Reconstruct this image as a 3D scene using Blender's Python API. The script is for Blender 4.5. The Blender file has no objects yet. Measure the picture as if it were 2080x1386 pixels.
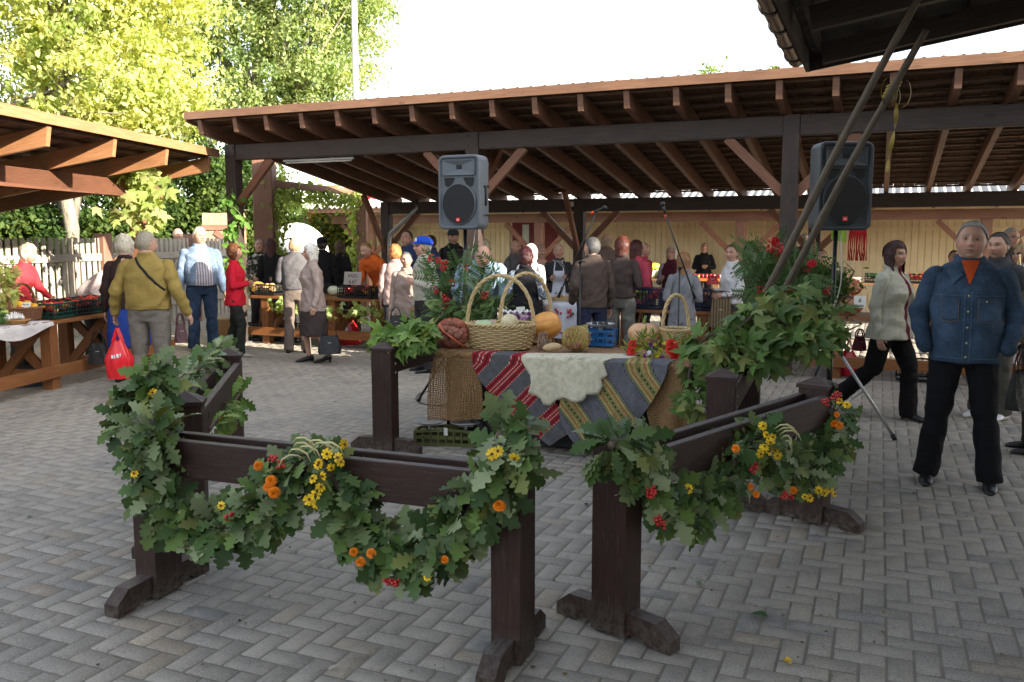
import bpy, math, random
import numpy as np
from mathutils import Vector, Matrix
C = bpy.context.scene.collection
sc = bpy.context.scene
PI = math.pi
R = math.radians
# ---------------- camera, sky, sun, exposure ----------------
CAM_H, FPX, PITCH = 1.66, 1750.0, math.atan(209/1750.0)
cd = bpy.data.cameras.new('camera'); cam = bpy.data.objects.new('camera', cd); C.objects.link(cam)
cd.sensor_width = 36; cd.lens = 36*FPX/2080; cd.clip_start = 0.05; cd.clip_end = 2000
cam.location = (0, 0, CAM_H); cam.rotation_euler = (PI/2-PITCH, 0, 0)
sc.camera = cam
SUN_AZ, SUN_EL = math.atan2(-.537, .843), R(20)
sd = Vector((math.cos(SUN_AZ)*math.cos(SUN_EL), math.sin(SUN_AZ)*math.cos(SUN_EL), math.sin(SUN_EL)))
w = bpy.data.worlds.new('World'); sc.world = w; w.use_nodes = True
nt = w.node_tree; nt.nodes.clear()
sky = nt.nodes.new('ShaderNodeTexSky'); sky.sky_type = 'NISHITA'; sky.sun_disc = False
sky.sun_elevation = SUN_EL; sky.sun_rotation = PI/2-SUN_AZ
sky.air_density = 1.0; sky.dust_density = 1.6; sky.ozone_density = .8
bg = nt.nodes.new('ShaderNodeBackground'); bg.inputs[1].default_value = 0.15
wo = nt.nodes.new('ShaderNodeOutputWorld')
hs=nt.nodes.new('ShaderNodeHueSaturation'); hs.inputs['Saturation'].default_value=.45; nt.links.new(sky.outputs[0],hs.inputs['Color']); nt.links.new(hs.outputs[0], bg.inputs[0]); nt.links.new(bg.outputs[0], wo.inputs[0])
sl = bpy.data.lights.new('sun', 'SUN'); sl.energy = 5.0; sl.angle = R(.5); sl.color = (1, .90, .75)
so = bpy.data.objects.new('sun', sl); C.objects.link(so); so.rotation_euler = sd.to_track_quat('Z', 'Y').to_euler(); so.location = (20, -12, 15)
sc.view_settings.view_transform = 'Standard'; sc.view_settings.look = 'None'
sc.view_settings.exposure = 1.98; sc.view_settings.gamma = 1
sc.cycles.max_bounces = 6; sc.cycles.transparent_max_bounces = 6

# ---------------- pixel helpers (photo pixels 2080x1386 -> world) ----------------
cT, sT = math.cos(PITCH), math.sin(PITCH)
def ray(px, py):
    a, d = (px-1040)/FPX, (py-693)/FPX
    return a, cT-d*sT, -sT-d*cT
def G(px, py, z=0.0):
    a, y, zz = ray(px, py); t = (z-CAM_H)/zz
    return Vector((a*t, y*t, z))
def X_at(px, Y, z=0.0):
    t = Y*cT-(z-CAM_H)*sT      # depth along the view axis
    return (px-1040)/FPX*t
def Z_at(py, Y):
    a, y, z = ray(1040, py); return CAM_H+z/y*Y
U = Vector((.9205, -.3907, 0)).normalized(); V = Vector((.3907, .9205, 0)).normalized()

# ---------------- mesh builder ----------------
class MB:
    def __init__(s): s.v=[]; s.f=[]; s.uv=[]; s.m=[]; s.sm=[]; s.mi=0
    def add(s, vs, fs, uvs=None, smooth=False, mi=None):
        o = len(s.v); s.v.extend([tuple(p) for p in vs])
        for k, f in enumerate(fs):
            s.f.append(tuple(i+o for i in f)); s.m.append(s.mi if mi is None else mi); s.sm.append(smooth)
            s.uv.extend(uvs[k] if uvs else [(vs[i][0]+vs[i][1], vs[i][2]) for i in f])
        return s
    def beam(s, p0, p1, w, h, up=(0,0,1), ch=0.0, mi=None, cut0=0, cut1=0):
        p0=Vector(p0); p1=Vector(p1); d=(p1-p0); L=d.length; d.normalize(); up=Vector(up)
        if abs(d.dot(up))>.98: up=Vector((0,1,0)) if abs(d.y)<.9 else Vector((1,0,0))
        r=d.cross(up).normalized(); u=r.cross(d).normalized()
        w2,h2=w/2,h/2
        if ch>0: prof=[(-w2+ch,-h2),(w2-ch,-h2),(w2,-h2+ch),(w2,h2-ch),(w2-ch,h2),(-w2+ch,h2),(-w2,h2-ch),(-w2,-h2+ch)]
        else: prof=[(-w2,-h2),(w2,-h2),(w2,h2),(-w2,h2)]
        n=len(prof); vs=[]
        for p,c in ((p0,cut0),(p1,-cut1)):
            for a,b in prof: vs.append(p+r*a+u*b+d*(c*(h2-b)/h if c else 0))
        fs=[];uv=[];ou,ov=random.random()*9,random.random()*9; per=0
        for i in range(n):
            j=(i+1)%n; e=math.dist(prof[i],prof[j])
            fs.append((i,j,n+j,n+i)); uv.append([(ou,ov+per),(ou,ov+per+e),(ou+L,ov+per+e),(ou+L,ov+per)]); per+=e
        fs.append(tuple(range(n-1,-1,-1))); uv.append([(ou+prof[i][0]*.3,ov+prof[i][1]) for i in range(n-1,-1,-1)])
        fs.append(tuple(range(n,2*n))); uv.append([(ou+prof[i][0]*.3,ov+prof[i][1]) for i in range(n)])
        return s.add(vs,fs,uv,False,mi)
    def box(s, c, size, rz=0, ch=0.0, mi=None):
        c=Vector(c); x=Vector((math.cos(rz),math.sin(rz),0))*(size[0]/2)
        return s.beam(c-x, c+x, size[1], size[2], (0,0,1), ch, mi)
    def tube(s, pts, rad, n=10, caps=True, smooth=True, mi=None, flat=1.0, up=None, closed=False):
        pts=[Vector(p) for p in pts]; m=len(pts)
        if not hasattr(rad,'__len__'): rad=[rad]*m
        prev=None; rings=[]
        for i,p in enumerate(pts):
            if closed: t=(pts[(i+1)%m]-pts[i-1]).normalized()
            else: t=(pts[min(i+1,m-1)]-pts[max(i-1,0)]).normalized()
            if prev is None:
                a=Vector(up) if up else (Vector((0,0,1)) if abs(t.z)<.9 else Vector((1,0,0)))
                r=t.cross(a).normalized()
            else:
                r=(prev-t*prev.dot(t)).normalized()
            prev=r; u=r.cross(t)
            rings.append([p+r*math.cos(2*PI*k/n)*rad[i]+u*math.sin(2*PI*k/n)*rad[i]*flat for k in range(n)])
        vs=[q for g in rings for q in g]; fs=[];uv=[]; L=0
        for i in range(m if closed else m-1):
            j=(i+1)%m; l=(pts[j]-pts[i]).length
            for k in range(n):
                k2=(k+1)%n; fs.append((i*n+k,i*n+k2,j*n+k2,j*n+k)); c=2*PI*max(rad[i],.005)/n
                uv.append([(L,k*c),(L,(k+1)*c),(L+l,(k+1)*c),(L+l,k*c)])
            L+=l
        if caps and not closed:
            fs.append(tuple(range(n-1,-1,-1))); uv.append([(0,k*.01) for k in range(n)])
            fs.append(tuple((m-1)*n+k for k in range(n))); uv.append([(0,k*.01) for k in range(n)])
        return s.add(vs,fs,uv,smooth,mi)
    def lathe(s, prof, c=(0,0,0), n=24, sx=1, sy=1, smooth=True, mi=None, M=None, lob=0, lobn=0):
        vs=[];fs=[];c=Vector(c)
        for r,z in prof:
            for k in range(n):
                a=2*PI*k/n; rr=r*(1-lob*abs(math.sin(a*lobn/2))**.5 if False else 1-lob*(1-abs(math.sin(a*lobn/2)))**2) if lob else r
                q=Vector((rr*math.cos(a)*sx,rr*math.sin(a)*sy,z))
                if M: q=M@q
                vs.append(c+q)
        m=len(prof)
        for i in range(m-1):
            for k in range(n):
                k2=(k+1)%n; fs.append((i*n+k,i*n+k2,(i+1)*n+k2,(i+1)*n+k))
        if prof[0][0]>1e-5: fs.append(tuple(range(n-1,-1,-1)))
        if prof[-1][0]>1e-5: fs.append(tuple((m-1)*n+k for k in range(n)))
        uv=[[(vs[i][0]+vs[i][1]*.5,vs[i][2]) for i in f] for f in fs]
        return s.add(vs,fs,uv,smooth,mi)
    def ball(s, c, r, n=10, m=7, sx=1, sy=1, sz=1, mi=None, M=None):
        return s.lathe([(max(r*math.sin(PI*i/m),1e-6),-r*math.cos(PI*i/m)*sz) for i in range(m+1)], c, n, sx, sy, True, mi, M)
    def grid(s, fn, nu, nv, smooth=True, mi=None, uvs=1.0, thick=0):
        vs=[];uu=[]
        for i in range(nu+1):
            for j in range(nv+1):
                vs.append(Vector(fn(i/nu,j/nv))); uu.append((i/nu*uvs,j/nv*uvs))
        fs=[(i*(nv+1)+j,(i+1)*(nv+1)+j,(i+1)*(nv+1)+j+1,i*(nv+1)+j+1) for i in range(nu) for j in range(nv)]
        uv=[[uu[i] for i in f] for f in fs]
        return s.add(vs,fs,uv,smooth,mi)
    def build(s, name, mats, parent=None, **tags):
        me=bpy.data.meshes.new(name); me.from_pydata(s.v,[],s.f)
        if not isinstance(mats,(list,tuple)): mats=[mats]
        for m in mats: me.materials.append(m)
        uvl=me.uv_layers.new(name='UVMap'); uvl.data.foreach_set('uv',np.array(s.uv,dtype=np.float32).ravel())
        me.polygons.foreach_set('material_index',s.m); me.polygons.foreach_set('use_smooth',s.sm)
        me.update(); me.validate()
        o=bpy.data.objects.new(name,me); C.objects.link(o)
        if parent: o.parent=parent
        for k,v in tags.items(): o[k]=v
        return o
def thing(name, label, cat, loc=(0,0,0), rz=0, group=None):
    o=bpy.data.objects.new(name,None); C.objects.link(o); o.location=loc; o.rotation_euler=(0,0,rz); o['label']=label; o['category']=cat
    o.empty_display_size=.1
    if group: o['group']=group
    return o
def tag(o,label,cat,group=None):
    o['label']=label; o['category']=cat
    if group: o['group']=group
    return o
def dup(root, loc, rz=0, label=None, group=None, parent=None):
    r=root.copy(); C.objects.link(r); r.location=loc; r.rotation_euler=(0,0,rz)
    if label: r['label']=label
    if group: r['group']=group
    for ch in list(root.children):
        c=ch.copy(); C.objects.link(c); c.parent=r
        for g in ch.children:
            d=g.copy(); C.objects.link(d); d.parent=c
    return r
# ---------------- materials ----------------
def newmat(name):
    m=bpy.data.materials.new(name); m.use_nodes=True; n=m.node_tree; b=n.nodes['Principled BSDF']
    return m,n,b
def ramp(n, fac, stops):
    r=n.nodes.new('ShaderNodeValToRGB'); e=r.color_ramp.elements
    while len(e)<len(stops): e.new(.5)
    for i,(p,c) in enumerate(stops): e[i].position=p; e[i].color=(c[0],c[1],c[2],1)
    n.links.new(fac,r.inputs[0]); return r.outputs[0]
def mixc(n,fac,a,b,mode='MIX'):
    x=n.nodes.new('ShaderNodeMix'); x.data_type='RGBA'; x.blend_type=mode
    for sock,val in ((x.inputs[0],fac),(x.inputs[6],a),(x.inputs[7],b)):
        if hasattr(val,'is_linked') or hasattr(val,'links'): n.links.new(val,sock)
        else: sock.default_value=val if not isinstance(val,(tuple,list)) else (val[0],val[1],val[2],1)
    return x.outputs[2]
def noise(n,vec=None,scale=5,detail=4,rough=.55,dist=0):
    t=n.nodes.new('ShaderNodeTexNoise'); t.inputs['Scale'].default_value=scale; t.inputs['Detail'].default_value=detail
    t.inputs['Roughness'].default_value=rough; t.inputs['Distortion'].default_value=dist
    if vec is not None: n.links.new(vec,t.inputs['Vector'])
    return t.outputs[0]
def coord(n,kind='Object',scale=(1,1,1),loc=(0,0,0),rot=(0,0,0)):
    t=n.nodes.new('ShaderNodeTexCoord'); m=n.nodes.new('ShaderNodeMapping'); m.inputs['Scale'].default_value=scale; m.inputs['Location'].default_value=loc; m.inputs['Rotation'].default_value=rot
    n.links.new(t.outputs[kind],m.inputs[0]); return m.outputs[0]
def bump(n,b,h,strength=.3,dist=.01):
    x=n.nodes.new('ShaderNodeBump'); x.inputs['Strength'].default_value=strength; x.inputs['Distance'].default_value=dist
    n.links.new(h,x.inputs['Height']); n.links.new(x.outputs[0],b.inputs['Normal']); return x
_mc={}
def plain(name,col,rough=.6,var=.18,scale=6,bmp=.15,bs=60,metal=0,spec=.4,sheen=0):
    if name in _mc: return _mc[name]
    m,n,b=newmat(name); v=coord(n)
    f=noise(n,v,scale,5,.6)
    lo=tuple(c*(1-var) for c in col); hi=tuple(min(1,c*(1+var)) for c in col)
    n.links.new(ramp(n,f,[(.3,lo),(.7,hi)]),b.inputs['Base Color'])
    b.inputs['Roughness'].default_value=rough; b.inputs['Metallic'].default_value=metal; b.inputs['Specular IOR Level'].default_value=spec
    if sheen: b.inputs['Sheen Weight'].default_value=sheen
    if bmp: bump(n,b,noise(n,v,bs,4),bmp,.004)
    _mc[name]=m; return m
def wood(name,c1,c2,rough=.6,dark=(.02,.012,.01),knots=.5,spec=.3,wear=None,dust=None):
    if name in _mc: return _mc[name]
    m,n,b=newmat(name); v=coord(n,'UV',(1.2,22,1))
    g=noise(n,v,3.0,6,.65,.6)
    col=ramp(n,g,[(.3,c1),(.7,c2)])
    v2=coord(n,'UV',(1.6,5,1)); k=n.nodes.new('ShaderNodeTexVoronoi'); k.inputs['Scale'].default_value=1.3; n.links.new(v2,k.inputs['Vector'])
    kf=ramp(n,k.outputs['Distance'],[(.05,(1,1,1)),(.14,(0,0,0))])
    mul=n.nodes.new('ShaderNodeMath'); mul.operation='MULTIPLY'; mul.inputs[1].default_value=knots; n.links.new(kf,mul.inputs[0])
    col=mixc(n,mul.outputs[0],col,dark)
    big=noise(n,coord(n,'UV',(.7,1.5,1)),2.2,3)
    col=mixc(n,ramp(n,big,[(.35,(0,0,0)),(.75,(.45,.45,.45))]),col,tuple(c*.55 for c in c1))
    if wear:
        wn=noise(n,coord(n,'UV',(3,40,1)),2.5,6,.7)
        col=mixc(n,ramp(n,wn,[(.54,(0,0,0)),(.70,(.8,.8,.8))]),col,wear)
    if dust:   # dust and scuffs lie on the upward faces
        ge=n.nodes.new('ShaderNodeNewGeometry'); sp=n.nodes.new('ShaderNodeSeparateXYZ'); n.links.new(ge.outputs['Normal'],sp.inputs[0])
        m1=n.nodes.new('ShaderNodeMath'); m1.operation='MULTIPLY'; n.links.new(ramp(n,sp.outputs[2],[(.75,(0,0,0)),(.97,(1,1,1))]),m1.inputs[0]); n.links.new(ramp(n,noise(n,coord(n,'UV',(3,14,1)),4,6,.75),[(.38,(.1,.1,.1)),(.62,(.9,.9,.9))]),m1.inputs[1])
        col=mixc(n,m1.outputs[0],col,dust)
        lo=n.nodes.new('ShaderNodeSeparateXYZ'); n.links.new(ge.outputs['Position'],lo.inputs[0]); m2=n.nodes.new('ShaderNodeMath'); m2.operation='MULTIPLY'
        n.links.new(ramp(n,lo.outputs[2],[(.0,(.6,.6,.6)),(.16,(0,0,0))]),m2.inputs[0]); n.links.new(ramp(n,noise(n,coord(n,'Object',(1,1,1)),30,5,.7),[(.4,(0,0,0)),(.6,(1,1,1))]),m2.inputs[1]); col=mixc(n,m2.outputs[0],col,(.13,.115,.095))
    n.links.new(col,b.inputs['Base Color']); b.inputs['Roughness'].default_value=rough; b.inputs['Specular IOR Level'].default_value=spec
    bump(n,b,g,.35,.003); _mc[name]=m; return m
def leafmat(name,trans=.35,rough=.55,spec=.2):
    if name in _mc: return _mc[name]
    m,n,b=newmat(name); a=n.nodes.new('ShaderNodeAttribute'); a.attribute_name='Col'
    col=a.outputs['Color']; b.inputs['Roughness'].default_value=rough; b.inputs['Specular IOR Level'].default_value=spec
    n.links.new(col,b.inputs['Base Color'])
    tr=n.nodes.new('ShaderNodeBsdfTranslucent'); br=mixc(n,1.0,col,(1.3,1.25,.5),'MULTIPLY'); n.links.new(br,tr.inputs[0])
    mx=n.nodes.new('ShaderNodeMixShader'); mx.inputs[0].default_value=trans
    n.links.new(b.outputs[0],mx.inputs[1]); n.links.new(tr.outputs[0],mx.inputs[2])
    n.links.new(mx.outputs[0],n.nodes['Material Output'].inputs[0]); _mc[name]=m; return m
def colattr(name,rough=.5,spec=.4,bs=0,bmp=.2):
    if name in _mc: return _mc[name]
    m,n,b=newmat(name); a=n.nodes.new('ShaderNodeAttribute'); a.attribute_name='Col'
    f=noise(n,coord(n),25,4); c=mixc(n,1.0,a.outputs['Color'],ramp(n,f,[(.3,(.8,.8,.8)),(.7,(1.15,1.15,1.15))]),'MULTIPLY')
    n.links.new(c,b.inputs['Base Color']); b.inputs['Roughness'].default_value=rough; b.inputs['Specular IOR Level'].default_value=spec
    if bs: bump(n,b,noise(n,coord(n),bs,4),bmp,.004)
    _mc[name]=m; return m
# ---------------- many small copies of a template in one mesh (leaves, berries ...) ----------------
rng=np.random.default_rng(7)
def scatter(name, tv, tf, pos, mats3, scale, col, material, parent=None, smooth=True):
    """tv (n,3) template verts, tf list of faces; pos (k,3), mats3 (k,3,3), scale (k,), col (k,3)"""
    tv=np.array(tv,dtype=np.float32); k=len(pos); n=len(tv)
    vs=np.einsum('kij,nj->kni',mats3,tv)*np.asarray(scale)[:,None,None]+np.asarray(pos)[:,None,:]
    lens=np.array([len(f) for f in tf]); flat=np.array([i for f in tf for i in f])
    allidx=(flat[None,:]+(np.arange(k)*n)[:,None]).ravel(); starts=np.concatenate([[0],np.cumsum(np.tile(lens,k))[:-1]])
    me=bpy.data.meshes.new(name); me.vertices.add(k*n); me.vertices.foreach_set('co',vs.astype(np.float32).ravel())
    me.loops.add(len(allidx)); me.loops.foreach_set('vertex_index',allidx.astype(np.int32))
    me.polygons.add(k*len(tf)); me.polygons.foreach_set('loop_start',starts.astype(np.int32))
    me.update(calc_edges=True)
    if smooth: me.polygons.foreach_set('use_smooth',np.ones(k*len(tf),dtype=bool))
    ca=me.attributes.new('Col','FLOAT_COLOR','POINT'); cc=np.ones((k,n,4),dtype=np.float32); cc[:,:,:3]=np.asarray(col)[:,None,:]
    ca.data.foreach_set('color',cc.ravel()); me.materials.append(material)
    o=bpy.data.objects.new(name,me); C.objects.link(o)
    if parent: o.parent=parent
    return o
def frames(dirs, ups, roll=None):
    """rotation matrices whose Y axis = dirs and Z axis ~ ups"""
    d=np.asarray(dirs,float); d/=np.linalg.norm(d,axis=1,keepdims=True)+1e-9
    u=np.asarray(ups,float); x=np.cross(d,u); x/=np.linalg.norm(x,axis=1,keepdims=True)+1e-9
    z=np.cross(x,d); return np.stack([x,d,z],axis=2)
def rdir(k):
    v=rng.normal(size=(k,3)); return v/np.linalg.norm(v,axis=1,keepdims=True)
# leaf templates: stalk at origin, tip along +Y, face up +Z
def strip_leaf(prof, curl=.15, fold=.12):
    vs=[];fs=[]
    for y,wd in prof:
        z=-curl*(y-.1)**2
        vs+= [(-wd,y,z+fold*wd),(0,y,z),(wd,y,z+fold*wd)]
    for i in range(len(prof)-1):
        a=i*3; fs+=[(a,a+1,a+4,a+3),(a+1,a+2,a+5,a+4)]
    return vs,fs
OAK=strip_leaf([(0,.008),(.10,.012),(.17,.05),(.23,.115),(.27,.12),(.31,.055),(.36,.10),(.42,.20),(.47,.20),(.51,.10),(.56,.15),(.62,.265),(.68,.27),(.72,.14),(.76,.16),(.81,.235),(.86,.20),(.90,.09),(.95,.10),(1,.02)],.25,.18)
ROUND=strip_leaf([(0,.01),(.1,.15),(.3,.3),(.55,.33),(.8,.2),(1,.01)],.3,.3)
NEEDLE=strip_leaf([(0,.01),(.3,.09),(.7,.08),(1,.005)],.2,.2)
def maple():
    out=[]
    lob=[(-150,.28),(-118,.5),(-100,.3),(-85,.42),(-72,.62),(-58,.9*.85),(-45,.52),(-30,.42),(-18,.66),(-9,.7),(0,1.0),(9,.7),(18,.66),(30,.42),(45,.52),(58,.9*.85),(72,.62),(85,.42),(100,.3),(118,.5),(150,.28)]
    vs=[(0,.12,0.03)]
    for a,r in lob:
        x=math.sin(R(a))*r*.78; y=math.cos(R(a))*r*.85+.15; vs.append((x,y,-.28*r*r+.02*((len(vs))%2)))
    fs=[(0,i+1,i) for i in range(1,len(vs)-1)]
    fs.append((0,1,len(vs)-1))
    return vs,fs
MAPLE=maple()
# ---------------- ground ----------------
def ground_mats():
    m,n,b=newmat('joint_sand'); v=coord(n)
    f=noise(n,v,3,5); n.links.new(ramp(n,f,[(.3,(.13,.12,.10)),(.7,(.21,.19,.155))]),b.inputs['Base Color']); b.inputs['Roughness'].default_value=.95
    bump(n,b,noise(n,v,150,3),.5,.004)
    m2,n,b=newmat('paver_concrete'); v=coord(n); a=n.nodes.new('ShaderNodeAttribute'); a.attribute_name='Col'
    f=noise(n,v,1.1,6,.65,.4); st=ramp(n,f,[(.3,(.72,.72,.74)),(.5,(1,1,1)),(.75,(1.25,1.2,1.1))])
    c=mixc(n,1.0,a.outputs['Color'],st,'MULTIPLY')
    g=noise(n,v,110,6,.8); c=mixc(n,1.0,c,ramp(n,g,[(.35,(.55,.55,.55)),(.65,(1.35,1.35,1.35))]),'MULTIPLY')
    # dusty sand trodden over the blocks in patches
    p=noise(n,v,.45,5,.6,.8); g2=noise(n,v,9,5,.7)
    ad=n.nodes.new('ShaderNodeMath'); ad.operation='MULTIPLY'; n.links.new(p,ad.inputs[0]); n.links.new(g2,ad.inputs[1])
    c=mixc(n,ramp(n,ad.outputs[0],[(.22,(0,0,0)),(.36,(.8,.8,.8))]),c,(.33,.30,.25))
    sp=n.nodes.new('ShaderNodeSeparateXYZ'); tc=n.nodes.new('ShaderNodeTexCoord'); n.links.new(tc.outputs['Object'],sp.inputs[0]); dv=n.nodes.new('ShaderNodeMath'); dv.operation='DIVIDE'; dv.inputs[1].default_value=12; n.links.new(sp.outputs[1],dv.inputs[0])
    mm=n.nodes.new('ShaderNodeMath'); mm.operation='MULTIPLY'; n.links.new(ramp(n,dv.outputs[0],[(.30,(.1,.1,.1)),(.75,(1,1,1))]),mm.inputs[0]); n.links.new(ramp(n,noise(n,v,1.6,5,.65,.5),[(.32,(.15,.15,.15)),(.62,(.75,.75,.75))]),mm.inputs[1]); c=mixc(n,mm.outputs[0],c,(.355,.315,.255))
    n.links.new(c,b.inputs['Base Color']); b.inputs['Roughness'].default_value=.82; b.inputs['Specular IOR Level'].default_value=.35
    bump(n,b,g,.45,.004)
    return m,m2
JOINT,PAVER=ground_mats()
mb=MB(); mb.add([(-400,-400,-.006),(400,-400,-.006),(400,400,-.006),(-400,400,-.006)],[(0,1,2,3)])
g=mb.build('ground',JOINT); g['kind']='structure'
def herring():
    W=.1; i,j=np.meshgrid(np.arange(-150,200),np.arange(5,240),indexing='ij'); i=i.ravel(); j=j.ravel()
    k=(i-j)%4
    # horizontal block covers k=0 (i,j) and k=1 (i+1,j); vertical covers k=3 (i,j) and k=2 (i,j+1)
    h=k==0; v=k==3
    x=np.concatenate([i[h],i[v]])*W; y=np.concatenate([j[h],j[v]])*W
    sx=np.concatenate([np.full(h.sum(),.2),np.full(v.sum(),.1)]); sy=np.concatenate([np.full(h.sum(),.1),np.full(v.sum(),.2)])
    return x,y,sx,sy
x,y,sx,sy=herring()
Un=np.array(U); Vn=np.array(V)
cx=(x+sx/2); cy=(y+sy/2)
P=cx[:,None]*Un+cy[:,None]*Vn
dep=P[:,1]; keep=(dep>1.5)&(dep<21)&(np.abs(P[:,0])<dep*.66+.8)
x,y,sx,sy,P=x[keep],y[keep],sx[keep],sy[keep],P[keep]; k=len(x)
gp,chf=.0038,.006
# 8 verts per block: outer ring lower, inner ring top
ox=np.stack([gp+0*sx,sx-gp,sx-gp,gp+0*sx],1); oy=np.stack([gp+0*sy,gp+0*sy,sy-gp,sy-gp],1)
ix=np.stack([gp+chf+0*sx,sx-gp-chf,sx-gp-chf,gp+chf+0*sx],1); iy=np.stack([gp+chf+0*sy,gp+chf+0*sy,sy-gp-chf,sy-gp-chf],1)
lx=np.concatenate([ox,ix],1)+x[:,None]; ly=np.concatenate([oy,iy],1)+y[:,None]
zj=rng.normal(0,.0007,size=k); tx=rng.normal(0,.006,size=k); ty=rng.normal(0,.006,size=k)
z=np.concatenate([np.full((k,4),-.0075),np.full((k,4),-.0006)],1)
z=z+zj[:,None]+(lx-(x+sx/2)[:,None])*tx[:,None]+(ly-(y+sy/2)[:,None])*ty[:,None]
vs=lx[...,None]*Un+ly[...,None]*Vn; vs[...,2]=z-.001
fc=np.array([[4,5,6,7],[0,1,5,4],[1,2,6,5],[2,3,7,6],[3,0,4,7]])
idx=(fc[None]+(np.arange(k)*8)[:,None,None]).ravel()
me=bpy.data.meshes.new('paving'); me.vertices.add(k*8); me.vertices.foreach_set('co',vs.astype(np.float32).ravel())
me.loops.add(len(idx)); me.loops.foreach_set('vertex_index',idx.astype(np.int32)); me.polygons.add(k*5); me.polygons.foreach_set('loop_start',np.arange(0,k*20,4,dtype=np.int32)); me.update(calc_edges=True)
base=np.clip(rng.normal(.248,.019,size=k),.19,.33)[:,None]*np.array([1.06,.985,.88])
blue=rng.random(k)<.06; base[blue]=base[blue]*np.array([.72,.76,.82]); brn=rng.random(k)<.08; base[brn]*=np.array([1.04,.96,.86])
ca=me.attributes.new('Col','FLOAT_COLOR','POINT'); cc=np.ones((k,8,4),np.float32); cc[:,:,:3]=base[:,None,:]; ca.data.foreach_set('color',cc.ravel())
me.materials.append(PAVER); o=bpy.data.objects.new('paving',me); C.objects.link(o); o['kind']='structure'

# ---------------- open timber sheds ----------------
W_POST=wood('stained_dark_wood',(.035,.025,.022),(.075,.052,.042),.6,knots=.8)
W_RAFT=wood('stained_rafter_wood',(.12,.058,.036),(.25,.13,.08),.55)
W_FASC=wood('fascia_wood',(.20,.098,.055),(.33,.175,.10),.5,knots=.4)
W_BRACE=wood('brace_wood',(.15,.062,.035),(.27,.125,.075),.55,knots=.6)
W_HONEY=wood('honey_wood',(.25,.115,.05),(.40,.20,.095),.5,dark=(.12,.04,.01),knots=.6)
W_DECK=wood('roof_batten_wood',(.07,.04,.025),(.18,.10,.06),.75)
W_PALE=wood('pale_table_wood',(.22,.12,.055),(.38,.22,.11),.6,dark=(.08,.03,.01),knots=.6)
W_TABLE=wood('table_wood',(.17,.065,.022),(.32,.13,.045),.5,dark=(.05,.02,.01),knots=.7)
STEEL=plain('galvanised_steel',(.35,.35,.36),.4,.1,20,.05,metal=.8)
BOLT=plain('black_bolt',(.02,.02,.02),.4,.1)
ROOF=plain('weathered_roof_sheet',(.30,.29,.28),.8,.2,8,.3)
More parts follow.
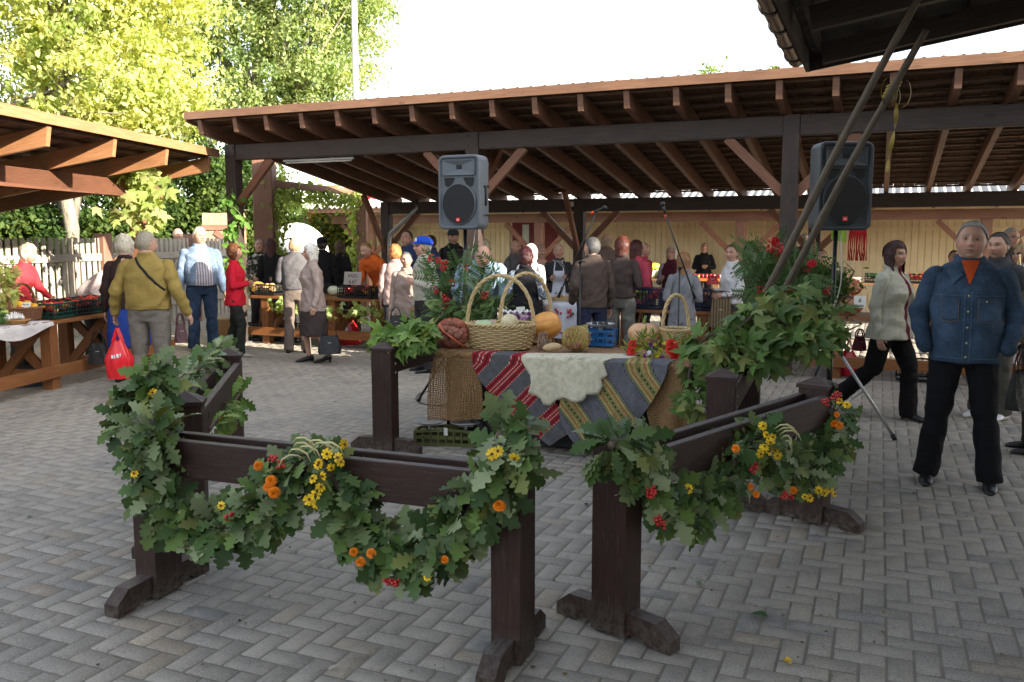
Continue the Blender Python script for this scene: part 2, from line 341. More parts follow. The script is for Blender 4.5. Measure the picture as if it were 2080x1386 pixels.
def shed(name,label,org,d,f,posts,s0,s1,zb,slope,over,depth,rafts,m_raft,m_fasc,m_beam,front_w=.2,back=True,beam_h=.23,raft_h=.19,fasc_h=.11,grp=None,overb=.5,braces=True,beam_ext=.15):
    """org: ground point on the front post line; d: along unit vector; f: unit vector to the back"""
    d=Vector(d); f=Vector(f); org=Vector(org)
    t=thing(name,label,'shed',org,0,grp)
    Z=Vector((0,0,1))
    def P(s,q,z): return d*s+f*q+Z*z       # local to org
    zt=zb+beam_h
    rz=math.atan2(d.y,d.x)
    rows=[(0,0.0)]+([(1,depth)] if back else [])
    for ri,q in rows:
        drop=slope*q
        for s in posts:
            mb=MB(); mb.beam(P(s,q,0.0),P(s,q,zt-drop+.004),.19,.17,up=f,ch=.006)
            for bz in (zt-drop-.05,zt-drop-.18,zt-drop-.75,zt-drop-.95):
                for bs in (-.055,.055):
                    c=P(s+bs,q-.088,bz); mb.beam(c+f*.004,c-f*.010,.022,.022,mi=1)
            po=mb.build('post',[m_beam,BOLT],t)
            mb=MB(); mb.box(P(s,q,.018),(.27,.25,.036),rz); mb.build('base_plate',STEEL,t)
            if braces:
                for sg in (-1,1):
                    if (s+sg*.8<s0+.3) or (s+sg*.8>s1-.3): continue
                    mb=MB(); mb.beam(P(s+sg*.08,q,zt-drop-beam_h-.66),P(s+sg*.74,q,zt-drop-beam_h+.003),.11,.07,up=f); mb.build('brace',W_BRACE,t)
                if ri==0:
                    mb=MB(); mb.beam(P(s,q+.07,zt-.95),P(s,q+.85,zt-slope*.85-.02),.10,.07,up=d); mb.build('brace',W_BRACE,t)
                else:
                    mb=MB(); mb.beam(P(s,q-.07,zt-drop-.95),P(s,q-.85,zt-drop+slope*.85-.02),.10,.07,up=d); mb.build('brace',W_BRACE,t)
        # beam pieces between posts
        ends=[s0+.25]+[p for p in posts]+[s1]
        for a,b2 in zip(ends[:-1],ends[1:]):
            a2=a+(.098 if a in posts else 0); b3=b2-(.098 if b2 in posts else 0)
            if b3-a2<.15: continue
            mb=MB(); mb.beam(P(a2,q,zb-drop+beam_h/2),P(b3,q,zb-drop+beam_h/2),.14,beam_h,ch=.005); mb.build('beam',m_beam,t)
    for s in rafts:
        mb=MB(); mb.beam(P(s,-over,zt+over*slope+raft_h/2+.002),P(s,depth+overb,zt-(depth+overb)*slope+raft_h/2+.002),.07,raft_h,up=Z,cut0=raft_h*.35,cut1=.0)
        mb.build('rafter',m_raft,t)
    # battens and boarding over the rafters
    mb=MB(); q=-over+.12
    while q<depth+overb:
        z=zt-q*slope+raft_h+.018; mb.beam(P(s0,q,z),P(s1,q,z),.05,.03); q+=.33
    mb.build('roof_batten',W_DECK,t)
    mb=MB(); 
    zf=lambda q: zt-q*slope+raft_h+.055
    nb=int((s1-s0)/.16)
    for i in range(nb):
        a=s0+(s1-s0)*i/nb; b2=s0+(s1-s0)*(i+1)/nb-.006; zz=.004*(i%3)
        mb.beam(P((a+b2)/2,-over-.0,zf(-over)+zz),P((a+b2)/2,depth+overb,zf(depth+overb)+zz),b2-a,.022)
    mb.build('roof_board',W_DECK,t)
    mb=MB(); nn=int((s1-s0)/.09)
    def fn(u,v):
        s=s0-.02+(s1-s0+.04)*u; q=-over-.03+(depth+overb+over+.06)*v
        return P(s,q,zf(q)+.055+.016*math.sin(u*nn*PI*1.0))
    mb.grid(fn,nn*2,3,True); mb.build('roof_sheet',ROOF,t)
    mb=MB(); zz=zf(-over)-.045+fasc_h*.5-.0
    mb.beam(P(s0-.03,-over-.018,zz),P(s1,-over-.018,zz),.03,fasc_h,ch=.003); mb.build('fascia',m_fasc,t)
    mb=MB(); mb.beam(P(s0-.02,-over,zf(-over)-.03),P(s0-.02,depth+overb,zf(depth+overb)-.03),.03,.1); mb.build('barge_board',m_fasc,t)
    return t
S2=G(965,726); S2=Vector((-.51,11.93,0))
bay=4.12
def s_at(px,q,z,org=S2,d=U,f=V):
    lo,hi=-14,14
    for _ in range(50):
        mid=(lo+hi)/2; p=org+d*mid+f*q
        if X_at(px,p.y,z)>p.x: lo=mid
        else: hi=mid
    return (lo+hi)/2
rx=[403,474,537,609,682,757,834,915,997,1084,1177,1271,1372,1478,1582,1698,1815,1948,2077]
rs=[s_at(p,-.7,3.3) for p in rx]; rs+= [rs[-1]+.63*i for i in range(1,8)]
s_left=s_at(378,-.72,3.45)
shed('market_shed','long open timber market shed with brown rafters behind the decorated table',S2,U,V,[-bay,0,bay,2*bay],s_left,rs[-1]+.15,2.85,.156,.70,4.5,rs,W_RAFT,W_FASC,W_POST,overb=.6)
# fluorescent batten lamp under the beam, small box on the back post
t=thing('tube_lamp','long white tube lamp under the front beam of the long shed','lamp',S2+U*(-2.55)+Vector((0,0,2.81)))
mb=MB(); mb.beam(-U*.62,U*.62,.035,.03,ch=.005); mb.build('housing',plain('lamp_white',(.3,.3,.28),.4),t)
mb=MB(); mb.tube([-U*.58-Vector((0,0,.032)),U*.58-Vector((0,0,.032))],.012,8); mb.build('tube',plain('tube_white',(.5,.48,.42),.3),t)
bp=S2+V*4.5-V*.1+U*(-.13)+Vector((0,0,2.28))
mb=MB(); mb.box((0,0,0),(.09,.05,.09),math.atan2(U.y,U.x),ch=.008); mb.mi=0; mb.beam(-V*.026+Vector((-.02,0,.0)),-V*.03+Vector((-.02,0,0)),.03,.04)
o=mb.build('junction_box',plain('box_white',(.6,.58,.52),.5)); o.location=bp; tag(o,'small pale junction box on the rear middle post of the long shed','junction box')
# left shed
L1=Vector((-5.6,13,0)); Ld=Vector((.135,.991,0)).normalized(); Lf=Vector((-.991,.135,0))
lr=[-7.0,-5.75,-4.52]+[Y-13 for Y in (9.75,10.98,12.2,13.42)]
t1=shed('corner_shed','open timber shed with sunlit orange rafter ends at the left edge',L1,Ld,Lf,[.0,-4.6,-9.2],-7.5,.62,2.26,.17,1.0,3.6,lr[0:],W_HONEY,W_HONEY,W_BRACE,beam_h=.24,raft_h=.21,fasc_h=.12,overb=.4,braces=False)

# right shed: low eave with gutter, roof rising to the right
R0=Vector((2.3,6.9,0)); t3=thing('gutter_shed','dark shed roof corner with metal gutter hanging over the yard','shed',R0)
def RP(u,v,z): return U*u+V*v+Vector((0,0,z))   # v negative = towards the camera
ze,rs3=3.045,.155
for k in range(0,5):
    s=-(.28+k*1.1) if False else -.35-k*1.1
    mb=MB(); mb.beam(RP(.12,s,ze-.06+.12*rs3),RP(5.6,s,ze-.06+5.6*rs3),.07,.15); mb.build('rafter',W_POST,t3)
mb=MB()
for k in range(17):
    u=.1+k*.33; mb.beam(RP(u,-.03,ze+.03+u*rs3),RP(u,-6.2,ze+.03+u*rs3),.06,.03)
mb.build('roof_batten',W_POST,t3)
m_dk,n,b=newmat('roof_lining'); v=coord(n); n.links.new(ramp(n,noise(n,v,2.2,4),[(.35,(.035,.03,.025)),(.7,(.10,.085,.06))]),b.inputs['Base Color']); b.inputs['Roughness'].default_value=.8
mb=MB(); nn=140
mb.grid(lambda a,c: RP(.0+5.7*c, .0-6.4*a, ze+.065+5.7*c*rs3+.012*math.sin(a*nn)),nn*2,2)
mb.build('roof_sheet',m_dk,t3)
mb=MB(); mb.grid(lambda a,c: RP(.0+5.7*c, .01-6.42*a, ze+.10+5.7*c*rs3),4,2); mb.build('roof_covering',ROOF,t3)
mb=MB(); mb.beam(RP(-.02,.012,ze+.0),RP(5.75,.012,ze+5.75*rs3+.0),.03,.20); mb.build('barge_board',W_POST,t3)
mb=MB(); mb.beam(RP(-.0,.02,ze-.02),RP(-.0,-6.4,ze-.02),.03,.16); mb.build('eaves_board',W_POST,t3)
GUT=plain('brown_gutter_metal',(.11,.085,.07),.28,.2,15,.05,metal=.9)
mb=MB()
def gut(a,c):
    th=PI*c; return RP(-.085-.065*math.cos(th), -.02-6.4*a, ze-.0-.065*math.sin(th))
mb.grid(gut,16,10); mb.add([gut(0,c/10)for c in range(11)],[tuple(range(11))])
def gut2(a,c):
    th=PI*c; return RP(-.085-.062*math.cos(th), -.02-6.4*a, ze-.0-.062*math.sin(th))
mb.grid(gut2,4,10)
for k in range(13):
    v0=-.25-k*.5
    mb.tube([RP(-.085-.07*math.cos(th),v0,ze-.07*math.sin(th)) for th in [PI*i/8 for i in range(9)]],.007,6)
mb.build('gutter',GUT,t3)
for (u,v) in ((.6,-1.6),(.6,-5.7),(5.3,-1.6),(5.3,-5.7)):
    if u<1: continue
    mb=MB(); mb.beam(RP(u,v,0),RP(u,v,ze-.12+u*rs3),.18,.18,ch=.006); mb.build('post',W_POST,t3)
mb=MB(); mb.beam(RP(5.3,-.2,ze-.22+5.3*rs3),RP(5.3,-6.2,ze-.22+5.3*rs3),.14,.2); mb.build('beam',W_POST,t3)

# town buildings behind and to the right of the camera: out of frame, added and sized to shade the yard
def offblock(name,label,p0,p1,q0,q1,h,mat):
    P_=Vector((.843,-.537,0)); Q_=Vector((.537,.843,0))
    t=thing(name,label,'building',P_*((p0+p1)/2)+Q_*((q0+q1)/2),math.atan2(P_.y,P_.x))
    a,b2=(p1-p0)/2,(q1-q0)/2
    mb=MB(); mb.box((0,0,h/2-.3),(2*a,2*b2,h-.6+.0)); mb.build('wall',mat,t)
    mb=MB(); hr=h+.25*a
    mb.add([(-a-.3,-b2-.3,h-.62),(a+.3,-b2-.3,h-.62),(a+.3,b2+.3,h-.62),(-a-.3,b2+.3,h-.62),(-a*.0,-b2-.3,h),( -a*.0,b2+.3,h)],[(0,1,4),(2,3,5),(0,4,5,3),(1,2,5,4),(3,2,1,0)]); mb.build('roof',ROOF,t)
    for k in range(int(2*b2/3)):
        for z in ([1.6] if h<6 else [1.6,4.6]):
            mb=MB(); y0=-b2+1.5+k*3; mb.box((-a-.01,y0,z),(.06,1.1,1.3)); w_=mb.build('window',plain('window_frame_white',(.7,.7,.68),.5),t)
            mb=MB(); mb.box((-a-.045,y0,z),(.012,.94,1.14)); mb.build('pane',plain('window_glass',(.04,.05,.06),.1,spec=.8),w_)
    return t
PLA=plain('cream_plaster',(.5,.44,.33),.9,.1,2)
offblock('shade_house','unseen tall plastered house added beyond the right shed to shade the yard',10,18,-22,8.2,9.2,PLA)
offblock('shade_annex','unseen low plastered annex added beside the tall house to shade the yard',9,16,8.2,12.6,6.9,PLA)

# crumbs of leaf and soil lying about
k=420; yy=rng.uniform(1.8,9,size=k)**1.0; xx=rng.uniform(-.62,.62,size=k)*yy
lt=scatter('litter',[(-.35,0,0),(.0,-.2,.1),(.4,.1,0),(.1,.6,.12),(-.3,.5,0)],[(0,1,2,3,4)],np.stack([xx,yy,np.full(k,.0045)],1),frames(rdir(k)*np.array([1,1,.1]),np.array([[0,0,1.]]*k)+rdir(k)*.2),rng.uniform(.005,.022,size=k)*np.where(rng.random(k)<.12,1.7,1),np.array([(.10,.075,.045),(.05,.04,.03),(.16,.13,.05),(.09,.12,.05),(.03,.03,.03)])[rng.integers(0,5,size=k)],colattr('litter_bits',.9,.1),None,False); lt['kind']='stuff'
# ---------------- far market hall with yellow boards ----------------
YEL,n,b=newmat('yellow_painted_boards'); v=coord(n); 
c=ramp(n,noise(n,v,3,5),[(.3,(.56,.45,.26)),(.7,(.66,.55,.34))]); n.links.new(c,b.inputs['Base Color']); b.inputs['Roughness'].default_value=.65
RED_D=plain('dark_red_paint',(.13,.012,.014),.5,.15)
H0=S2+V*9.6
hall=thing('market_hall','long yellow board clad market hall with dark red door behind the sheds',"building",H0)
def HP(s,q,z): return U*s+V*(q-9.6)+Vector((0,0,z))
sl0,sl1=s_at(760,9.6,1.5),s_at(2080,9.6,1.5)+4
mb=MB()
dl,dr=s_at(1040,9.6,1.9),s_at(1134,9.6,1.9)
s=sl0
while s<sl1:
    if not (dl<s+.07<dr): mb.beam(HP(s+.065,9.6,0),HP(s+.065,9.6,2.62),.128,.03,up=V,ch=.006)
    s+=.135
mb.beam(HP(sl0,9.63,1.3),HP(sl1,9.63,1.3),.02,2.6,ch=0)
mb.build('wall',YEL,hall)
mb=MB()
for z in (1.86,):
    mb.beam(HP(sl0,9.57,z),HP(dl-.05,9.57,z),.025,.07); mb.beam(HP(dr+.05,9.57,z),HP(sl1,9.57,z),.025,.07)
mb.beam(HP(sl0-.05,9.57,1.3),HP(sl0-.05,9.57,1.31),.1,2.6,up=(0,0,1)) if False else None
mb.build('rail',YEL,hall)
mb=MB(); mid=(dl+dr)/2
for a,b2 in ((dl+.02,mid-.02),(mid+.02,dr-.02)):
    mb.beam(HP((a+b2)/2,9.585,0.02),HP((a+b2)/2,9.585,2.2),b2-a,.04,up=V,ch=.005)
d_=mb.build('door',RED_D,hall)
mb=MB(); mb.beam(HP(mid-.32,9.555,1.75),HP(mid-.14,9.555,1.75),.012,.5); mb.build('pane',plain('milky_glass',(.45,.5,.45),.2),d_)
# veranda posts, beam and braces in front of the hall
qv=8.1
vp=[s_at(px,qv,1.9) for px in (780,1096,1505,2004)]; vstep=vp[2]-vp[1]; vp[0]=vp[1]-vstep
W_V=wood('veranda_wood',(.17,.085,.055),(.28,.15,.10),.6,knots=.6)
zv=Z_at(447,20.0)-.0
vp.append(vp[3]+vstep)
for s in vp:
    mb=MB(); mb.beam(HP(s,qv,0),HP(s,qv,2.02),.2,.2,up=V,ch=.006); mb.build('post',W_V,hall)
    for sg in (-1,1):
        mb=MB(); mb.beam(HP(s+sg*.1,qv,1.25),HP(s+sg*.85,qv,2.0),.10,.08,up=V); mb.build('brace',W_BRACE,hall)
mb=MB(); mb.beam(HP(sl0-.3,qv,2.12),HP(sl1,qv,2.12),.15,.2,ch=.005); mb.build('beam',W_V,hall)
s=sl0
while s<sl1:
    mb=MB(); mb.beam(HP(s,7.5,2.28),HP(s,11.2,2.28+3.7*.32),.06,.12); mb.build('rafter',W_V,hall); s+=1.05
COR,n,b=newmat('sunlit_corrugated_sheet'); v=coord(n); n.links.new(ramp(n,noise(n,v,2,5),[(.3,(.30,.29,.28)),(.7,(.45,.44,.42))]),b.inputs['Base Color']); b.inputs['Roughness'].default_value=.6
mb=MB(); nn=int((sl1-sl0+1)/.15)
mb.grid(lambda a,c: HP(sl0-.5+(sl1-sl0+1)*a,7.35+4.2*c,2.40+4.2*c*.32+.03*math.sin(a*nn*2*PI)),nn*6,2); mb.build('roof',COR,hall)
mb=MB(); mb.beam(HP(sl0-.5,7.4,2.34),HP(sl1,7.4,2.34),.025,.10); mb.build('fascia',W_V,hall)
mb=MB(); mb.beam(HP(sl0-.02,9.6,0),HP(sl0-.02,9.6,2.6),.14,.1,up=V,ch=.005)
mb.beam(HP(sl0+.02,9.75,1.3),HP(sl0+.02,13,1.3),.05,2.6); mb.build('corner_board',plain('cream_paint',(.6,.52,.36),.6),hall)

# downpipe on the rear left post of the long shed
mb=MB(); q=S2+V*4.4+U*(-bay+.0)
mb.tube([q+U*.75+Vector((0,.1,2.42)),q+U*.75+Vector((0,.05,2.25)),q+U*.6+Vector((0,0,2.12)),q+U*.15+Vector((0,-.05,1.75)),q+U*.12+Vector((0,-.05,1.6)),q+U*.12+Vector((0,-.05,.1))],.045,10)
tag(mb.build('downpipe',STEEL),'galvanised bent downpipe beside the rear left post of the long shed','downpipe')

# ---------------- fence ----------------
F0=Vector((-7.3,13.5,0)); Fd=Vector((.233,.972,0)).normalized(); Fn=Vector((Fd.y,-Fd.x,0))
FEN=wood('weathered_fence_board',(.30,.27,.22),(.48,.43,.36),.8,dark=(.12,.1,.08),knots=.2)
fen=thing('board_fence','grey weathered vertical board fence behind the left stall','fence',F0)
mb=MB(); s=-7.0
while s<5.4:
    mb.beam(Fd*s+Vector((0,0,.06)),Fd*s+Vector((0,0,1.66+random.uniform(-.006,.006))),.085,.02,up=Fn,ch=.003)
    mb.beam(Fd*(s+.07)-Fn*.07+Vector((0,0,.08)),Fd*(s+.07)-Fn*.07+Vector((0,0,1.6)),.085,.02,up=Fn); s+=.14
mb.build('board_panel',FEN,fen)
for z in (1.34,.45):
    mb=MB(); mb.beam(Fd*-7.05+Fn*.03+Vector((0,0,z)),Fd*5.45+Fn*.03+Vector((0,0,z)),.03,.12,ch=.003); mb.build('rail',FEN,fen)
W_FP=wood('fence_post_wood',(.20,.10,.065),(.32,.17,.12),.6)
for s in (-6.2,-3.7,-1.2,1.35,3.9):
    mb=MB(); mb.beam(Fd*s+Fn*.0+Vector((0,0,0)),Fd*s+Vector((0,0,1.74)),.22,.22,up=Fn,ch=.02); mb.build('post',W_FP,fen)
# wooden gate
gY=19.6; gx=X_at(455,gY,2); gt=thing('plank_gate','sunlit plank gate with red cross rails rising above the grey fence','gate',(gx,gY,0))
mb=MB()
for i in range(7): mb.beam((-.42+i*.14,0,.1),(-.42+i*.14,0,2.22),.132,.025,up=(0,1,0),ch=.003)
mb.build('boards',wood('pale_gate_wood',(.42,.25,.15),(.6,.4,.26),.6),gt)
for a_,b_ in (((-.5,-.03,1.9),(.5,-.03,1.9)),((-.5,-.03,.5),(.5,-.03,.5)),((-.2,-.03,1.8),(.3,-.03,1.45))):
    mb=MB(); mb.beam(a_,b_,.03,.12); mb.build('rail',W_FP,gt)

# ---------------- trees and shrubs ----------------
LEAFM=leafmat('tree_leaf',.5,.6,.2)
BARK,n,b=newmat('bark'); v=coord(n,'Object',(1,1,.25)); f=noise(n,v,14,6,.7); n.links.new(ramp(n,f,[(.35,(.10,.085,.06)),(.65,(.30,.26,.20))]),b.inputs['Base Color']); b.inputs['Roughness'].default_value=.9; bump(n,b,f,.8,.03)
RH=([(-.0,.0,0),(-.28,.35,.06),(-.2,.75,.02),(0,1,-.12),(.24,.7,.03),(.3,.32,.06)],[(0,1,2,3),(0,3,4,5)])
def crown(name,blobs,nl,size,cols,parent,clump=.42,ncl=None,flat=.75):
    """blobs: (centre, radii, weight)"""
    ws=np.array([b_[2] for b_ in blobs],float); ws/=ws.sum(); P=[];Cc=[]
    ncl=ncl or nl//110
    cols=np.array(cols)
    for (c,r,_),w_ in zip(blobs,ws):
        k=max(3,int(ncl*w_)); d=rdir(k); rad=(rng.random(k)**.38)[:,None]
        cc=np.array(c)+d*rad*np.array(r)*(.85+.3*rng.random((k,1)))
        m=int(nl*w_/k); sz=rng.uniform(.6,1.35,size=k)*clump
        p=cc.repeat(m,0)+rng.normal(size=(k*m,3))*np.array([1,1,flat])*sz.repeat(m)[:,None]*.55
        ci=cols[rng.integers(0,len(cols),size=k)].repeat(m,0)*rng.uniform(.75,1.25,size=(k*m,1))
        P.append(p);Cc.append(ci)
    P=np.concatenate(P);Cc=np.concatenate(Cc); k=len(P)
    dirs=rdir(k); dirs[:,2]-=.5; ups=rdir(k)*.8+np.array([.2,-.2,1.0])
    return scatter(name,*RH,P,frames(dirs,ups),rng.uniform(.7,1.3,size=k)*size,Cc,LEAFM,parent,False)
def tree(name,label,loc,trunk_r,h,blobs,nl,size,cols,group=None,clump=.42,limbs=10,cat='tree'):
    t=thing(name,label,cat,loc,0,group)
    mb=MB(); rnd=random.Random(int(loc[0]*100)); top=max(b_[0][2] for b_ in blobs)
    pts=[(rnd.uniform(-.08,.08)*i*trunk_r*3,rnd.uniform(-.08,.08)*i*trunk_r*3,top*.9*i/8) for i in range(9)]
    mb.tube(pts,[trunk_r*(1.25 if i==0 else 1)*(1-i/8*.75) for i in range(9)],12); mb.build('trunk',BARK,t)
    mb=MB()
    for i in range(limbs):
        b_=blobs[i%len(blobs)]; z0=max(.8,top*(.22+.6*i/limbs)); k0=min(8,z0/(top*.9)*8); p0=Vector(pts[int(k0)])
        d=Vector([rnd.gauss(0,1) for _ in range(3)]).normalized(); e=Vector(b_[0])+Vector((d.x*b_[1][0],d.y*b_[1][1],d.z*b_[1][2]))*.8
        md=p0.lerp(e,.5)+Vector((rnd.uniform(-.3,.3),rnd.uniform(-.3,.3),rnd.uniform(-.1,.5)))
        mb.tube([p0,p0.lerp(md,.5),md,md.lerp(e,.5)+Vector((0,0,.1)),e],[trunk_r*.5,trunk_r*.4,trunk_r*.28,trunk_r*.16,.01],6)
        for j in range(3):
            e2=e+Vector([rnd.gauss(0,min(.8,b_[1][0]*.4)) for _ in range(3)]); mb.tube([md,md.lerp(e2,.5)+Vector((0,0,.15)),e2],[trunk_r*.18,trunk_r*.1,.008],5)
    mb.build('limbs',BARK,t)
    crown('crown',blobs,nl,size,cols,t,clump)
    return t
YG=[(.52,.54,.20),(.58,.58,.24),(.40,.46,.15),(.46,.50,.18),(.30,.38,.12)]
GR=[(.26,.34,.14),(.32,.40,.17),(.38,.43,.20),(.20,.28,.11)]
DG=[(.04,.08,.02),(.055,.10,.025),(.07,.12,.03),(.09,.13,.03)]
AU=[(.30,.24,.04),(.20,.22,.05),(.34,.18,.05),(.14,.19,.05)]
tY=19.5; tX=X_at(150,tY)
tree('maple_tree','tall yellow green maple with pale lit trunk behind the left fence',(tX,tY,0),.19,10,
  [((-1.0,0,8.2),(3.2,2.5,2.6),5),((1.2,.5,7.2),(2.6,2.2,2.2),4),((-2.2,.3,5.2),(2.5,2.0,1.8),3),((1.4,-.4,4.9),(1.7,1.6,1.2),2),((2.4,.2,4.4),(1.3,1.5,.9),1.3),((.3,0,3.9),(1.6,1.4,.8),1.0)],52000,.125,YG,limbs=14)
tY=27; tX=X_at(520,tY)
tree('ash_tree','large airy green tree rising behind the long shed roof',(tX,tY,0),.3,14,
  [((0,0,11.0),(3.4,3,3.2),5),((-2.4,.5,9.5),(2.8,2.4,2.8),3),((2.0,0,8.3),(2.2,2.2,2.4),3),((-1,0,6.3),(3.6,2.5,2.0),3),((3.3,.3,8.8),(1.1,1.4,1.6),.9),((1.6,0,12.4),(1.5,1.5,1.5),1),((2.3,0,6.0),(2.0,2,1.3),1.5)],76000,.125,GR,clump=.5,limbs=18)
for i,(px,Y,r,h,cols,lab) in enumerate([
   (60,20.5,2.3,3.4,DG,'dark green bush filling the gap behind the fence at the left edge'),
   (265,21.5,2.0,3.6,DG,'dark green bush behind the fence to the right of the pale trunk'),
   (400,22.5,1.9,4.4,DG,'tall dark green shrub between the left shed and the long shed'),
   (500,24,1.8,4.6,DG,'dense green shrub behind the left post of the long shed'),
   (620,26,1.7,3.0,GR,'green shrub seen through the ivy pergola, left one'),
   (700,25,1.3,2.7,AU,'golden autumn shrub seen through the ivy pergola'),
   (-90,19,2.4,4.2,DG,'broad dark bush beyond the left edge of the fence')]):
    tree('leafy_bush',lab,(X_at(px,Y),Y,0),.07,h,[((0,0,h*.62),(r*.8,r*.7,h*.36),3),((-r*.5,0,h*.4),(r*.6,r*.6,h*.35),1.6),((r*.5,0,h*.38),(r*.6,r*.6,h*.35),1.6)],11000,.13,cols,'bushes behind the fence',.35,7,'bush')
tree('distant_tree','small far tree top peeping over the long shed roof',(X_at(1500,46),46,0),.25,10,[((0,0,9.2),(1.5,1.5,1.1),2),((1.2,0,9.8),(.5,.6,.6),.5),((-1.4,0,9.6),(1.2,1,.8),.8)],2500,.2,[(.16,.24,.04),(.2,.28,.06)],clump=.5,limbs=6)
# white rounded sunlit canopy behind the left stall
cY=20.5; cX=X_at(608,cY); t=thing('garden_parasol','white rounded parasol blazing in the sun behind the left shoppers','parasol',(cX,cY,0))
mb=MB()
def par(a,c):
    th=2*PI*a; r=.72*math.sin(c*PI*.46)*(1+.03*abs(math.sin(th*4))); return (r*math.cos(th),r*math.sin(th),1.30+.72*math.cos(c*PI*.48)-.02*abs(math.sin(th*4))*c)
mb.grid(par,32,8); mb.build('canopy',plain('white_canvas',(.8,.78,.72),.7,.05),t)
mb=MB(); mb.tube([(0,0,0),(0,0,1.98)],.02,8); mb.build('pole',STEEL,t)
mb=MB(); mb.lathe([(.22,0),(.22,.05),(.05,.09),(.03,.2)],n=16); mb.build('base',STEEL,t)
# street lamp
lY=24; lx=X_at(719,lY,8); t=thing('street_lamp','tall pale street lamp with curved arm in front of the green tree','street lamp',(lx,lY,0))
LP=plain('pale_lamp_paint',(.72,.72,.70),.5,.05)
mb=MB(); mb.tube([(0,0,0),(0,0,5),(0,0,9.9),(-.05,0,10.6),(-.3,0,11.1),(-.7,0,11.2)],[.1,.085,.07,.05,.045,.04],12); mb.build('pole',LP,t)
mb=MB(); mb.ball((-1.0,0,11.2),.2,12,6,sx=1.8,sz=.45); mb.build('lamp_head',LP,t)
# ---------------- ivy pergola ----------------
PY=15.4; pg0=Vector((X_at(540,PY,2),PY,0)); pgd=Vector((.135,.991,0)).normalized(); 
Yb=18.4; pg1=Vector((X_at(735,Yb,2),Yb,0))
t=thing('ivy_pergola','brown timber pergola wrapped in pale ivy behind the left stalls','pergola',pg0)
d_=(pg1-pg0)
mb=MB(); mb.beam((0,0,0),(0,0,3.02),.34,.34,up=(0,1,0),ch=.01); mb.build('post',W_V,t)
mb=MB(); mb.beam(d_,d_+Vector((0,0,2.7)),.22,.22,up=(0,1,0),ch=.01); mb.build('post',W_V,t)
mb=MB(); mb.beam(Vector((.1,0,2.62)),d_+Vector((0,0,2.60)),.14,.12); mb.build('beam',W_V,t)
k=1500; a=rng.random(k); side=rng.random(k)
P=np.where(side[:,None]<.5, np.array(d_)[None]*a[:,None]+np.array([0,-.05,2.5]), np.where(side[:,None]<.8, np.array(d_)[None]+np.stack([np.full(k,-.12),np.zeros(k),a*2.5],1), np.stack([np.full(k,.22),np.zeros(k),.9+a*1.6],1)))
P=P+rng.normal(size=(k,3))*np.array([.09,.09,.11])
scatter('ivy_leaves',*RH,P,frames(rdir(k)-np.array([0,0,.8]),rdir(k)+np.array([.6,-.8,.4])),rng.uniform(.07,.14,size=k),np.array([(.30,.38,.12)])*rng.uniform(.7,1.3,size=(k,1)),LEAFM,t,False)
# climbing creepers on posts
def creeper(name,label,p0,p1,k,cols,size=.1,spread=.07,loops=3,tmpl=RH,stemr=.006,cat='creeper'):
    p0=Vector(p0);p1=Vector(p1); t=thing(name,label,cat,p0); pts=[]
    for i in range(40):
        a=i/39; pts.append((p1-p0)*a+Vector((math.sin(a*loops*6.3)*spread,-.02-abs(math.cos(a*loops*6.3))*spread*.5,math.sin(a*9)*.02)))
    mb=MB(); mb.tube(pts,stemr,5); mb.build('stem',plain('green_stem',(.12,.16,.05),.6),t)
    idx=rng.integers(0,40,size=k); P=np.array([pts[i] for i in idx])+rng.normal(size=(k,3))*spread*.6
    scatter('leaves',*tmpl,P,frames(rdir(k)-np.array([0,0,.8]),rdir(k)*.6+np.array([.3,-1,.4])),rng.uniform(.7,1.3,size=k)*size,np.array(cols)[rng.integers(0,len(cols),size=k)],LEAFM,t,False)
    return t
p1=S2-U*bay+U*.12-V*.14
creeper('virginia_creeper','green creeper climbing the left front post of the long shed',p1+Vector((0,0,.9)),p1+Vector((0,0,2.35)),110,[(.10,.22,.04),(.16,.30,.06)],.12,.09)
lp=L1+Vector((.12,-.12,0))
creeper('maple_spray','bright maple leaf spray tied round the end of the left shed beam',lp+Vector((.0,-.1,1.95)),lp+Vector((.15,-.1,2.65)),150,[(.36,.42,.14),(.28,.36,.10),(.4,.42,.18)],.19,.22,2,MAPLE,.008,'leaf spray')
# small tiled house far behind with little flag
hY=34; hx=X_at(758,hY); t=thing('distant_house','small far house with grey tiled roof behind the pergola','building',(hx,hY,0))
mb=MB(); mb.box((0,0,1.3),(2.6,3,2.6)); mb.build('wall',PLA,t)
mb=MB(); mb.add([(-1.6,-1.8,2.5),(1.6,-1.8,2.5),(1.6,1.8,2.5),(-1.6,1.8,2.5),(-1.6,0,3.5),(1.6,0,3.5)],[(0,1,5,4),(2,3,4,5),(0,4,3),(1,2,5),(3,2,1,0)]); mb.build('roof',plain('grey_tile',(.28,.27,.26),.8,.2),t)
mb=MB(); mb.box((-.4,-1.53,1.4),(.6,.05,.8)); mb.build('window',plain('window_glass',(.04,.05,.06),.1),t)
t=thing('flag','small red and blue flag hanging above the distant tiled house','flag',(X_at(742,22),22,0))
mb=MB(); mb.tube([(0,0,0),(0,0,3.0)],.015,6); mb.build('pole',STEEL,t)
for nm,cl,z0,z1 in (('red_cloth',(.6,.03,.03),2.62,2.95),('blue_cloth',(.04,.06,.45),2.45,2.62),):
    mb=MB(); mb.grid(lambda a,c:(.02+.28*a,.03*math.sin(a*7),z0+(z1-z0)*c-.1*a),8,3); mb.build(nm,plain(nm,cl,.8),t)
